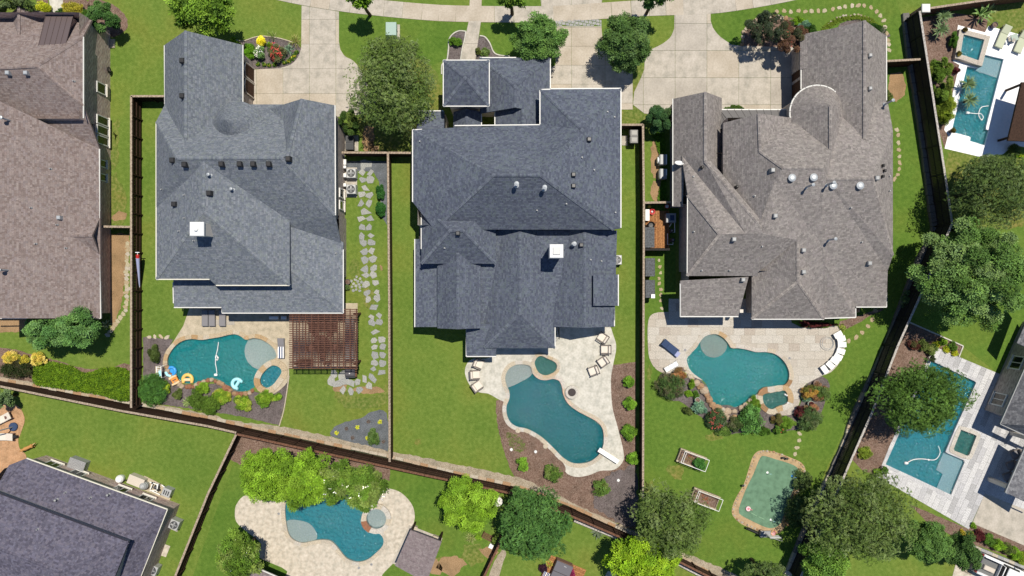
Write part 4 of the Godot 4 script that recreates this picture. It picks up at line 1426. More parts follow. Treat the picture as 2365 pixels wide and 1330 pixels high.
	ground("pool_deck", pg([2212, 58, 2274, 75, 2282, 60, 2420, 98, 2420, 350, 2340, 335, 2316, 356, 2270, 364, 2181, 343, 2189, 312, 2180, 300, 2215, 150, 2200, 142]), 0.03, M.white_deck, 0.06)
	var df := paving("pool_deck")
	var ax := (plan2(2044, 1072) - plan2(2150, 832)).normalized()
	tiles(df, "plank_paver", pg([2144, 826, 2164, 803, 2400, 902, 2400, 1190, 2274, 1139, 2237, 1222, 2023, 1099, 2036, 1074]), plan2(2150, 832), ax, Vector2(1.5, 0.5), 0.012, 0.03, ["plank_a", "plank_b", "plank_b", "plank_c", "plank_b", "plank_a", "plank_d"], 0.5, [P.pool_f, P.spa_f])
	ground("patio", pg([2274, 1139, 2245, 1208, 2420, 1283, 2420, 1198]), 0.03, M.concrete, 0.06)
	ground("pool_deck", smooth([543, 1180, 548, 1162, 567, 1143, 620, 1125, 700, 1118, 760, 1112, 830, 1115, 896, 1127, 927, 1138, 951, 1164, 958, 1190, 954, 1212, 935, 1260, 912, 1296, 883, 1327, 870, 1355, 760, 1360, 640, 1355, 664, 1319, 596, 1285, 604, 1256, 567, 1225, 546, 1204], 4), 0.03, M.cream_deck, 0.06)
	ground("patio", smooth([-30, 928, 20, 928, 45, 940, 56, 960, 57, 975, 52, 990, 47, 1005, 43, 1015, 46, 1035, 62, 1057, 40, 1100, 0, 1130, -30, 1130], 4), 0.03, M.terracotta_deck, 0.06)
	ground("patio", pg([1404, 1318, 1345, 1420, 1560, 1420, 1520, 1360]), 0.03, M.cream_deck, 0.06)
	ground("driveway", pg([2210, 1290, 2240, 1255, 2400, 1320, 2400, 1420, 2180, 1400]), 0.03, M.cream_deck, 0.06)
	# putting green
	ground("granite_surround", smooth([1768, 1040, 1795, 1045, 1827, 1057, 1850, 1068, 1860, 1084, 1858, 1107, 1842, 1139, 1830, 1174, 1817, 1206, 1805, 1226, 1785, 1234, 1765, 1231, 1718, 1213, 1698, 1198, 1690, 1184, 1693, 1164, 1704, 1141, 1718, 1117, 1730, 1079, 1738, 1055, 1750, 1042], 4), 0.02, M.crushed_granite, 0.05)
	ground("putting_green", smooth([1755, 1058, 1766, 1053, 1790, 1060, 1820, 1069, 1840, 1079, 1846, 1097, 1837, 1119, 1822, 1154, 1810, 1188, 1800, 1211, 1783, 1219, 1765, 1216, 1735, 1202, 1711, 1189, 1706, 1179, 1711, 1159, 1725, 1124, 1740, 1094], 4), 0.032, M.turf_green, 0.03)
	# gravel strip by the plot wall on the right side of the green fence plot, pale stones by the bottom fence
	ground("gravel_bed", ragged(smooth([1160, 1270, 1168, 1278, 1162, 1300, 1150, 1335, 1128, 1340, 1140, 1300], 3), 0.05), 0.016, M.tan_gravel)

func smooth_mix(a: Array, b: Array, c: Array) -> PackedVector2Array:
	var r := pg(a)
	r.append_array(smooth(b, 4, false))
	if c.size() > 2: r.append_array(smooth(c, 4, false))
	return r

# ---------------------------------------------------------------- houses
# height of a roof where the plan shows x, y
func roof_at(h: Dictionary, x: float, y: float) -> float:
	var eye := Vector3(0, EYE, 0)
	var d := plan(x, y, 0.0) - eye
	var best := 0.0
	for o in h.roof.get_children():
		if not String(o.name).begins_with("roof_plane"): continue
		var v: PackedVector3Array = o.mesh.surface_get_arrays(0)[Mesh.ARRAY_VERTEX]
		for i in range(0, v.size(), 3):
			var p = Geometry3D.ray_intersects_triangle(eye, d, v[i], v[i + 1], v[i + 2])
			if p != null and p.y > best: best = p.y
	return best

func vents(h: Dictionary, boxes: Array, pipes: Array, bm := "black_metal", s := 0.4) -> void:
	for i in range(0, boxes.size(), 2):
		box_vent(h, boxes[i], boxes[i + 1], roof_at(h, boxes[i], boxes[i + 1]), s, bm)
	for i in range(0, pipes.size(), 2):
		pipe_vent(h, pipes[i], pipes[i + 1], roof_at(h, pipes[i], pipes[i + 1]), 0.22, 0.05, "zinc", false)

func cone_roof(h: Dictionary, c: Vector2, r: float, he: float, ha: float, m: String, wall: String, n := 24) -> void:
	var b := MB.new()
	for k in n:
		var a := TAU * k / n; var e := TAU * (k + 1) / n
		b.add(plane_mesh([Vector3(c.x + cos(a) * r, he, c.y + sin(a) * r), Vector3(c.x + cos(e) * r, he, c.y + sin(e) * r), Vector3(c.x, ha, c.y)], 0.15))
	obj("roof_plane", b, M[m], h.roof)
	obj("wall", mb().lathe(Vector3(c.x, 0, c.y), [Vector2(r - 0.35, -0.05), Vector2(r - 0.35, he)], n), M[wall], h.node)

# standing seams on a metal plane: from edge a-b to edge d-c
func metal_plane(h: Dictionary, f: Array, m: String, ribs: int) -> void:
	var p := []
	for i in range(0, f.size(), 3): p.append(plan(f[i], f[i + 1], f[i + 2]))
	var part := obj("metal_roof", plane_mesh(p, 0.08), M[m], h.roof)
	for k in ribs + 1:
		var a: Vector3 = p[0].lerp(p[1], float(k) / ribs); var b: Vector3 = p[3].lerp(p[2], float(k) / ribs)
		var d := b - a
		obj("seam", mb().box((a + b) / 2.0 + Vector3(0, 0.02, 0), Vector3(0.03, 0.05, d.length()), Basis.looking_at(d.normalized(), Vector3.UP)), M[m], h.roof)

func house_brown() -> void:
	var h := house("house with brown-mauve shingle roof and a small metal dormer roof", plan(120, 400))
	var m := "roof_brown"
	planes(h, m, [
		[230, 344, 2.5, 233, 735, 2.5, -60, 735, 7.0, -60, 205, 7.0],
		[-60, 160, 6.6, 86, 152, 6.5, 193, 245, 4.7, 230, 344, 2.5, -60, 344, 2.4],
		[86, 152, 6.5, 192, 85, 4.7, 193, 245, 4.7],
		[-60, 160, 6.6, 86, 152, 6.5, 192, 85, 4.7, 214, 42, 3.0, -60, 40, 3.0],
		[230, 504, 2.5, 213, 544, 3.6, 158, 544, 3.6], [230, 589, 2.5, 213, 544, 3.6, 158, 544, 3.6]])
	caps(h, m, [[-60, 160, 6.6, 86, 152, 6.5], [86, 152, 6.5, 192, 85, 4.7], [86, 152, 6.5, 193, 245, 4.7], [213, 544, 3.6, 158, 544, 3.6]])
	wing(h, m, "brick_pink", 27, 29, 107, 130, 3.0, 4.3, "z", "gg")
	metal_plane(h, [107, 33, 4.0, 170, 34, 4.0, 151, 106, 5.0, 89, 106, 5.0], "metal_roof", 5)
	var dw := pg([112, 40, 166, 40, 152, 98, 94, 98], 4.0)
	obj("dormer_wall", mb().skirt(dw, 2.6, 3.92), M.brick_pink, h.node)
	walls(h, "brick_pink", pg([-80, 72, 254, 72, 254, 342, -80, 342]), 2.6)
	walls(h, "brick_pink", pg([-80, 74, 255, 74, 255, 302, -80, 302]), 4.6)
	walls(h, "brick_pink", pg([-80, 300, 256, 300, 256, 722, -80, 722]), 2.42)
	gutter(h, [[193, 85, 4.7, 193, 273, 4.7], [230, 344, 2.5, 230, 504, 2.5], [230, 589, 2.5, 233, 735, 2.5], [-40, 735, 2.9, 233, 735, 2.5]])
	for k in 3:
		window(h, plan(257, 287 + 22.5 * k) + Vector3(0, 1.35, 0), Vector3.RIGHT, 0.72, 1.7)
	for k in 2:
		window(h, plan(257, 384 + 31 * k) + Vector3(0, 1.3, 0), Vector3.RIGHT, 0.6, 0.9)
	window(h, plan(256, 215) + Vector3(0, 1.5, 0), Vector3.RIGHT, 0.9, 1.3)
	vents(h, [22, 170, 64, 170, 140, 503], [], "galvanised", 0.32)
	vents(h, [], [73, 480, 133, 519, 84, 563, 153, 573, 172, 188, 118, 390])
	for q in [[10, 274], [6, 620]]:
		var b := plan(q[0] + 12, q[1] + 4, roof_at(h, q[0] + 12, q[1] + 4))
		obj("flue_pipe", mb().tube([b - Vector3(0, 0.2, 0), b + Vector3(0, 0.95, 0)], 0.085, 0.085, 10).lathe(b + Vector3(0, 0.95, 0), [Vector2(0.16, 0), Vector2(0.17, 0.1), Vector2(0, 0.18)], 10), M.galvanised, h.node)

func house_blue() -> void:
	var h := house("house with blue-grey shingle roof, white cube chimney and low round turret", plan(580, 420))
	var m := "roof_blue"
	wing(h, m, "brick_grey", 380, 104, 561, 345, 3.5, 6.9, "z", "gg")
	planes(h, m, [
		[409, 365, 8.5, 361, 280, 4.9, 381, 241, 3.6, 663, 241, 3.7, 663, 362, 8.5],
		[409, 365, 8.5, 361, 280, 4.9, 361, 479, 4.9],
		[409, 365, 8.5, 361, 479, 4.9, 480, 563, 2.8, 788, 563, 2.8, 774, 497, 5.2, 650, 365, 8.5],
		[650, 365, 8.5, 774, 497, 5.2, 773, 243, 5.2, 697, 228, 7.2, 663, 362, 8.5],
		[697, 228, 7.2, 607, 256, 3.3, 612, 335, 3.3, 663, 362, 8.5],
		[470, 372, 8.3, 361, 380, 4.88, 361, 645, 4.88, 469, 487, 8.3],
		[469, 487, 8.3, 361, 645, 4.88, 484, 645, 4.88, 499, 659, 4.7, 669, 659, 4.7],
		[470, 372, 8.3, 469, 487, 8.3, 669, 659, 4.7, 669, 480, 4.7],
		[655, 470, 4.45, 672, 625, 4.1, 793, 723, 2.8, 793, 560, 2.8],
		[672, 625, 4.1, 793, 723, 2.8, 513, 723, 2.8, 500, 625, 3.9],
		[400, 636, 3.5, 402, 710, 2.72, 514, 710, 2.72, 512, 636, 3.5]])
	caps(h, m, [[409, 365, 8.5, 655, 364, 8.5], [409, 365, 8.5, 361, 280, 4.9], [650, 365, 8.5, 774, 497, 5.2], [470, 372, 8.3, 469, 487, 8.3], [469, 487, 8.3, 361, 645, 4.9], [469, 487, 8.3, 669, 659, 4.7], [697, 228, 7.2, 663, 362, 8.5], [672, 625, 4.1, 793, 723, 2.8]])
	cone_roof(h, plan2(548, 293, 5.0), 2.2, 5.0, 7.6, m, "brick_grey")
	walls(h, "brick_grey", pg([437, 322, 797, 288, 797, 512, 437, 512]), 4.8)
	walls(h, "brick_grey", pg([648, 286, 796, 286, 796, 330, 648, 330]), 3.4)
	walls(h, "brick_grey", pg([436, 505, 800, 505, 800, 640, 694, 640, 436, 636]), 2.7)
	walls(h, "brick_grey", pg([445, 500, 692, 500, 692, 640, 445, 640]), 4.6)
	gutter(h, [[380, 105, 3.5, 381, 241, 3.5], [561, 104, 3.5, 561, 238, 3.5], [774, 243, 5.2, 775, 497, 5.2], [793, 576, 2.8, 793, 723, 2.8], [793, 723, 2.8, 513, 723, 2.8], [513, 722, 2.75, 513, 711, 2.75], [513, 710, 2.72, 402, 710, 2.72], [401, 700, 2.72, 400, 652, 2.72]])
	gutter(h, [[361, 282, 4.9, 361, 644, 4.9], [361, 645, 4.9, 484, 645, 4.9], [499, 659, 4.7, 669, 659, 4.7]], "cream_trim")
	# garage doors in the wall above the drive
	for k in 2:
		var c := plan(586, 176 + 36 * k)
		var d := Node3D.new()
		d.name = "garage_door"
		h.node.add_child(d, true)
		obj("leaf", mb().box(c + Vector3(0.02, 1.1, 0), Vector3(0.07, 2.2, 1.25)), M.door_wood, d)
		obj("arch", mb().tube([c + Vector3(0.06, 0, -0.65), c + Vector3(0.06, 2.1, -0.62), c + Vector3(0.06, 2.36, 0), c + Vector3(0.06, 2.1, 0.62), c + Vector3(0.06, 0, 0.65)], 0.06, 0.06, 6), M.stucco, d)
	for k in 2:
		window(h, plan(798, 452 + 27 * k) + Vector3(0, 1.5, 0), Vector3.RIGHT, 0.75, 1.5)
	chimney(h, 456, 529, roof_at(h, 470, 535) - 1.0, 8.9, 1.12, "stucco", true)
	vents(h, [424, 142, 424, 223, 401, 371, 429, 381, 514, 380, 556, 380, 587, 380, 623, 380, 668, 368, 486, 447, 405, 472], [374, 438, 426, 451, 426, 504, 414, 534, 448, 556, 776, 585])
	for q in [[487, 405], [539, 438]]:
		pipe_vent(h, q[0], q[1], roof_at(h, q[0], q[1]), 0.5, 0.075, "galvanised")
	# stand-alone patio posts under the rear roof
	for q in [[520, 706], [640, 706], [775, 706]]:
		obj("post", mb().box(plan(q[0], q[1]) + Vector3(0, 1.35, 0), Vector3(0.25, 2.7, 0.25)), M.stucco, h.node)

func house_slate() -> void:
	var h := house("house with dark slate-blue roof, square entry tower and white chimney cap", plan(1195, 450))
	var m := "roof_slate"
	wing(h, m, "stucco", 1024, 139, 1130, 245, 5.2, 6.75, "z", "hh")
	wing(h, m, "stucco", 1108, 133, 1271, 262, 2.9, 4.9, "z", "hg")
	wing(h, m, "stucco", 1143, 225, 1271, 312, 2.85, 4.5, "z", "gg")
	wing(h, m, "stucco", 1047, 258, 1112, 300, 2.7, 3.7, "z", "gg", 0.2)
	planes(h, m, [
		[965, 256, 2.9, 1026, 256, 2.9, 1026, 302, 4.0, 962, 302, 4.0],
		[1140, 404, 8.8, 953, 300, 5.2, 1040, 295, 5.05, 1247, 288, 5.1, 1247, 404, 8.8],
		[1140, 404, 8.8, 953, 300, 5.2, 953, 466, 5.3, 1003, 530, 5.3],
		[1140, 404, 8.8, 1003, 530, 5.3, 1417, 530, 5.3, 1247, 404, 8.8],
		[1247, 404, 8.8, 1417, 530, 5.3, 1434, 527, 5.25, 1434, 204, 5.3, 1345, 300, 7.0],
		[1345, 300, 7.0, 1434, 204, 5.3, 1247, 206, 5.3],
		[1345, 300, 7.0, 1247, 206, 5.3, 1247, 288, 5.1], [1345, 300, 7.0, 1247, 288, 5.1, 1247, 404, 8.8],
		[958, 552, 2.7, 958, 755, 2.7, 1040, 755, 3.45, 1040, 552, 3.45],
		[1095, 532, 3.95, 1425, 532, 3.95, 1419, 755, 2.85, 1105, 755, 2.85],
		[1370, 634, 4.75, 1428, 634, 3.3, 1428, 706, 3.3, 1370, 706, 4.75],
		[1077, 748, 3.25, 1146, 748, 3.25, 1146, 823, 2.6, 1077, 823, 2.6]])
	wing(h, m, "stucco", 973, 466, 1145, 609, 4.4, 6.6, "x", "hh")
	wing(h, m, "stucco", 1010, 585, 1110, 758, 3.8, 5.2, "z", "gg")
	wing(h, m, "", 1118, 505, 1282, 804, 2.9, 4.85, "z", "gh")
	wing(h, m, "", 1272, 505, 1419, 754, 2.9, 4.7, "z", "gg")
	caps(h, m, [[1140, 404, 8.8, 1247, 404, 8.8], [1140, 404, 8.8, 953, 300, 5.2], [1140, 404, 8.8, 1003, 530, 5.3], [1247, 404, 8.8, 1417, 530, 5.3], [1345, 300, 7.0, 1434, 204, 5.3], [1345, 300, 7.0, 1247, 206, 5.3], [1345, 300, 7.0, 1247, 404, 8.8]])
	walls(h, "stucco", pg([982, 327, 1252, 326, 1252, 252, 1403, 252, 1403, 531, 982, 531]), 5.1)
	walls(h, "stucco", pg([977, 531, 1398, 531, 1398, 742, 1135, 742, 977, 742]), 2.7)
	walls(h, "stucco", pg([980, 282, 1036, 282, 1036, 327, 980, 327]), 2.8)
	walls(h, "stucco", pg([1085, 742, 1144, 742, 1144, 800, 1085, 800]), 2.5)
	gutter(h, [[1024, 139, 5.2, 1130, 139, 5.2], [1130, 139, 5.2, 1130, 245, 5.2], [1130, 245, 5.2, 1024, 245, 5.2], [1024, 245, 5.2, 1024, 139, 5.2], [1143, 246, 2.85, 1143, 288, 2.85], [1050, 290, 5.0, 1247, 288, 5.1], [1247, 207, 5.3, 1271, 206, 5.3], [1272, 205, 5.3, 1434, 204, 5.3], [1434, 205, 5.3, 1434, 526, 5.3], [1247, 208, 5.3, 1247, 287, 5.15], [953, 300, 5.2, 953, 466, 5.3], [973, 478, 4.4, 973, 575, 4.4], [958, 552, 2.7, 958, 755, 2.7], [1112, 262, 2.7, 1112, 290, 2.7], [1108, 133, 2.9, 1192, 133, 2.9], [1271, 135, 2.9, 1271, 204, 2.9], [1419, 560, 2.9, 1419, 633, 2.9], [1419, 707, 2.9, 1419, 753, 2.9], [1428, 634, 3.3, 1428, 706, 3.3], [1077, 760, 2.6, 1077, 823, 2.6], [1077, 823, 2.6, 1146, 823, 2.6], [1282, 755, 2.9, 1282, 804, 2.9], [965, 256, 2.9, 1024, 256, 2.9], [953, 300, 5.22, 975, 299, 5.15]])
	var aw := plan(1416, 541, 3.3)
	var ab := MB.new()
	for k in 8:
		var a := PI / 2 + PI / 2 * k / 8.0; var e := PI / 2 + PI / 2 * (k + 1) / 8.0
		ab.add(plane_mesh([aw, Vector3(aw.x + cos(a) * 1.25, 2.85, aw.z + sin(a) * 1.05), Vector3(aw.x + cos(e) * 1.25, 2.85, aw.z + sin(e) * 1.05)], 0.06))
	obj("metal_canopy", ab, M.galvanised, h.roof)
	chimney(h, 1285, 580, roof_at(h, 1285, 585) - 1.0, 7.0, 1.12, "stucco", false)
	for q in [[1193, 428, 0.9], [1257, 436, 0.9], [1325, 564, 0.7]]:
		pipe_vent(h, q[0], q[1], roof_at(h, q[0], q[1]), q[2], 0.11, "galvanised")
	vents(h, [1360, 323, 1058, 539, 1324, 404, 1324, 430, 1342, 566], [970, 327, 1403, 259, 1419, 271, 1344, 364, 1372, 393, 1240, 486, 1308, 471, 1421, 491, 1027, 573, 1364, 600, 1389, 603], "dark_plastic", 0.34)
	for q in [[1268, 782], [1150, 782], [1262, 755]]:
		obj("post", mb().box(plan(q[0], q[1]) + Vector3(0, 1.35, 0), Vector3(0.28, 2.7, 0.28)), M.stucco, h.node)
	for k in 2:
		window(h, plan(976, 620 + 70 * k) + Vector3(0, 1.5, 0), Vector3.LEFT, 0.9, 1.4, 2)

func house_taupe() -> void:
	var h := house("house with warm taupe-grey roof, round turret with white gutter and satellite dish", plan(1810, 440))
	var m := "roof_taupe"
	wing(h, m, "brick_grey", 1850, 84, 2047, 342, 3.0, 6.65, "z", "gg")
	wing(h, m, "brick_grey", 1848, 80, 1989, 160, 3.05, 4.85, "z", "gg")
	wing(h, m, "", 1825, 262, 1952, 380, 5.0, 7.4, "z", "gg")
	walls(h, "brick_grey", pg([1547, 246, 1634, 246, 1634, 480, 1547, 480]), 2.9)
	walls(h, "brick_grey", pg([1563, 372, 1640, 372, 1640, 462, 1563, 462]), 3.9)
	cone_roof(h, plan2(1888, 261, 5.0), 2.34, 5.0, 7.4, m, "brick_grey", 32)
	planes(h, m, [
		[1629, 212, 5.5, 1554, 228, 3.0, 1554, 477, 3.0, 1577, 477, 3.75, 1580, 365, 3.9, 1629, 373, 5.5], [1629, 212, 5.5, 1667, 226, 3.0, 1667, 420, 3.0, 1629, 373, 5.5],
		[1588, 450, 4.9, 1587, 637, 4.8, 1662, 541, 7.2],
		[1587, 637, 4.8, 1750, 637, 4.8, 1760, 540, 7.2, 1662, 541, 7.2],
		[1574, 358, 3.75, 1588, 450, 4.9, 1662, 541, 7.2, 1722, 540, 7.2],
		[1574, 358, 3.75, 1629, 373, 5.5, 1750, 514, 7.6, 1722, 540, 7.2],
		[1629, 373, 5.5, 1641, 371, 5.2, 1668, 402, 5.0, 1757, 508, 7.35, 1750, 514, 7.6],
		[1670, 284, 4.8, 1753, 262, 7.0, 1756, 350, 7.2, 1809, 388, 8.8, 1789, 419, 8.3, 1755, 514, 7.4, 1670, 409, 4.8],
		[1753, 262, 7.0, 1756, 350, 7.0, 1850, 320, 4.4, 1850, 275, 4.4],
		[1809, 388, 8.8, 1901, 388, 8.8, 1925, 335, 7.0, 1925, 283, 5.3, 1770, 283, 5.3, 1756, 350, 7.2],
		[1909, 413, 8.3, 2016, 413, 8.3, 2062, 300, 5.5, 2050, 235, 4.9, 1930, 250, 4.9, 1925, 330, 6.7], [1901, 388, 8.8, 1909, 413, 8.3, 1925, 330, 6.7, 1925, 335, 7.0],
		[2016, 413, 8.3, 2062, 590, 5.2, 2062, 300, 5.5],
		[1722, 540, 7.2, 1750, 514, 7.6, 1757, 508, 7.35, 1789, 419, 8.3, 1762, 540, 7.2],
		[1809, 388, 8.8, 1901, 388, 8.8, 1909, 413, 8.3, 2016, 413, 8.3, 2062, 590, 5.2, 2050, 625, 4.3, 2047, 709, 3.0, 1977, 709, 3.0, 1906, 615, 5.2, 1899, 566, 5.9, 1789, 419, 8.3],
		[1736, 637, 3.5, 1736, 737, 3.2, 1843, 650, 5.6, 1843, 554, 6.4],
		[1736, 640, 4.55, 1760, 540, 7.2, 1789, 419, 8.3, 1843, 554, 6.4],
		[1736, 737, 3.2, 1903, 737, 3.2, 1843, 650, 5.6],
		[1843, 650, 5.6, 1903, 737, 3.2, 1906, 615, 5.2, 1899, 566, 5.9, 1789, 419, 8.3, 1843, 554, 6.4],
		[1906, 615, 5.15, 1903, 735, 2.95, 1976, 733, 2.95, 1975, 706, 3.2],
		[1571, 648, 4.3, 1571, 731, 2.9, 1705, 731, 2.9, 1729, 639, 4.55]])
	caps(h, m, [[1809, 388, 8.8, 1901, 388, 8.8], [1909, 413, 8.3, 2016, 413, 8.3], [2016, 413, 8.3, 2062, 590, 5.2], [1662, 541, 7.2, 1588, 450, 4.9], [1662, 541, 7.2, 1587, 637, 4.8], [1629, 373, 5.5, 1750, 514, 7.6], [1629, 212, 5.5, 1629, 373, 5.5], [1843, 554, 6.4, 1843, 650, 5.6], [1843, 650, 5.6, 1903, 737, 3.2], [1843, 650, 5.6, 1736, 737, 3.2], [1756, 350, 7.2, 1809, 388, 8.8], [1753, 262, 7.0, 1756, 350, 7.2]])
	metal_plane(h, [1662, 253, 2.9, 1830, 253, 2.9, 1830, 290, 3.9, 1692, 290, 3.9], "metal_grey_roof", 10)
	metal_plane(h, [1662, 253, 2.9, 1662, 254, 2.9, 1692, 290, 3.9, 1655, 300, 3.2], "metal_grey_roof", 3)
	walls(h, "brick_grey", pg([1568, 460, 1990, 460, 1990, 628, 1568, 628]), 4.4)
	walls(h, "brick_grey", pg([1645, 300, 1982, 300, 1982, 461, 1645, 461]), 4.6)
	walls(h, "brick_grey", pg([1573, 627, 1690, 627, 1690, 690, 1573, 690]), 2.75)
	walls(h, "brick_grey", pg([1722, 627, 1858, 627, 1858, 722, 1722, 722]), 3.0)
	walls(h, "brick_grey", pg([1857, 628, 1996, 628, 1996, 696, 1950, 696, 1950, 718, 1857, 718]), 2.8)
	gutter(h, [[1554, 228, 3.0, 1554, 476, 3.0], [1588, 452, 4.9, 1587, 637, 4.8], [1571, 655, 4.2, 1571, 731, 2.9], [1571, 731, 2.9, 1705, 731, 2.9], [1736, 737, 3.2, 1903, 737, 3.2], [1850, 82, 3.0, 1850, 206, 3.0], [2047, 84, 3.0, 2047, 232, 3.0], [2008, 84, 3.0, 2047, 84, 3.0], [2047, 640, 3.1, 2047, 709, 3.0], [1977, 709, 3.0, 2047, 709, 3.0], [1903, 735, 2.95, 1976, 733, 2.95], [1976, 733, 2.95, 1976, 712, 3.0], [1662, 253, 2.9, 1815, 253, 2.9]])
	var c := plan2(1888, 261, 5.0)
	for k in 13:
		var a := PI * (0.93 + 1.12 * k / 13.0); var e := PI * (0.93 + 1.12 * (k + 0.93) / 13.0)
		obj("gutter", mb().tube([Vector3(c.x + cos(a) * 2.36, 4.98, c.y + sin(a) * 2.36), Vector3(c.x + cos((a + e) / 2) * 2.37, 4.98, c.y + sin((a + e) / 2) * 2.37), Vector3(c.x + cos(e) * 2.36, 4.98, c.y + sin(e) * 2.36)], 0.075, 0.075, 6), M.white_trim, h.roof)
	for k in 2:
		var q := plan(1830, 168 + 52 * k)
		obj("garage_door", mb().box(q + Vector3(-0.03, 1.1, 0), Vector3(0.08, 2.2, 1.8)), M.door_wood, h.node)
	vents(h, [1782, 394, 1788, 499, 1693, 553, 1853, 578, 1853, 628, 1714, 646, 2005, 608, 2022, 412], [], "zinc", 0.34)
	vents(h, [2006, 130, 2006, 206], [], "zinc", 0.3)
	vents(h, [1620, 387, 1700, 432, 2037, 383, 2040, 395, 2036, 408], [1601, 408, 1742, 453, 1602, 535, 1620, 624, 1684, 624, 1759, 569, 1964, 480, 1989, 559, 2053, 407, 2053, 441], "black_metal", 0.2)
	for q in [[1828, 411], [1878, 410], [1923, 429], [1985, 429]]:
		disc_vent(h, q[0], q[1], roof_at(h, q[0], q[1]))
	for q in [[1862, 432], [1909, 427], [1913, 554], [2043, 241]]:
		pipe_vent(h, q[0], q[1], roof_at(h, q[0] - 6, q[1] + 4), 1.3, 0.08, "galvanised")
	var sp := plan(1565, 381, roof_at(h, 1565, 384))
	var dish := Node3D.new()
	dish.name = "satellite_dish"
	h.node.add_child(dish)
	var tilt := Basis(Vector3.RIGHT, -0.9)
	obj("reflector", mb().lathe(sp + Vector3(0, 0.55, 0), [Vector2(0, 0.0), Vector2(0.2, 0.03), Vector2(0.38, 0.11), Vector2(0.39, 0.10), Vector2(0.2, 0.005), Vector2(0, -0.02)], 18, tilt), M.white_metal, dish)
	obj("mast", mb().tube([sp + Vector3(0, -0.2, 0.1), sp + Vector3(0, 0.5, 0.05)], 0.03, 0.03, 6), M.zinc, dish)
	obj("feed_arm", mb().tube([sp + Vector3(0, 0.5, -0.3), sp + Vector3(0, 0.85, -0.55)], 0.015, 0.015, 5), M.zinc, dish)
	for q in [[1580, 716], [1640, 716], [1690, 716], [1740, 722], [1800, 722]]:
		obj("post", mb().box(plan(q[0], q[1]) + Vector3(0, 1.37, 0), Vector3(0.3, 2.75, 0.3)), M.stucco, h.node)

func house_plum() -> void:
	var h := house("house with dark plum shingle roof set at an angle in the corner", plan(150, 1230))
	var m := "roof_plum"
	planes(h, m, [
		[62, 1058, 2.8, 387, 1176, 2.8, 297, 1256, 4.2, -8, 1142, 4.2],
		[387, 1176, 2.8, 310, 1372, 2.8, 240, 1345, 4.2, 297, 1256, 4.2],
		[62, 1058, 2.8, 21, 1074, 2.8, -30, 1195, 2.8, -20, 1146, 4.0, -8, 1142, 4.2],
		[-60, 1119, 5.3, 297, 1252, 5.3, 140, 1322, 7.0, -60, 1246, 7.0],
		[140, 1322, 7.0, -60, 1246, 7.0, -60, 1420, 5.3, 130, 1430, 5.3],
		[297, 1252, 5.3, 230, 1420, 5.3, 130, 1430, 5.3, 140, 1322, 7.0]])
	caps(h, m, [[140, 1322, 7.0, -60, 1246, 7.0], [297, 1252, 5.3, 140, 1322, 7.0]])
	walls(h, "brick_pink", pg([60, 1064, 108, 1051, 416, 1164, 350, 1345, -40, 1345, 0, 1130]), 2.72)
	walls(h, "brick_grey", pg([-70, 1110, 346, 1215, 300, 1345, -70, 1345], 0.0), 4.0)
	var up := pg([-50, 1132, 284, 1258, 236, 1400, -50, 1400], 5.3)
	walls(h, "zinc", up, 5.2)
	gutter(h, [[62, 1058, 2.8, 387, 1176, 2.8], [387, 1176, 2.8, 320, 1345, 2.8]], "cream_trim")
	var e := (plan(416, 1164) - plan(108, 1051)).normalized()
	var out := Vector3(e.z, 0, -e.x)
	for k in [0.12, 0.3, 0.62, 0.8]:
		window(h, plan(108, 1051).lerp(plan(416, 1164), k) + out * 0.02 + Vector3(0, 1.4, 0), out, 1.1, 1.2, 2)
	vents(h, [], [133, 1153, 152, 1137, 210, 1149, 253, 1141, 88, 1222])
	for q in [[133, 1153], [253, 1141]]:
		pipe_vent(h, q[0], q[1], roof_at(h, q[0], q[1]), 0.35, 0.06, "zinc")

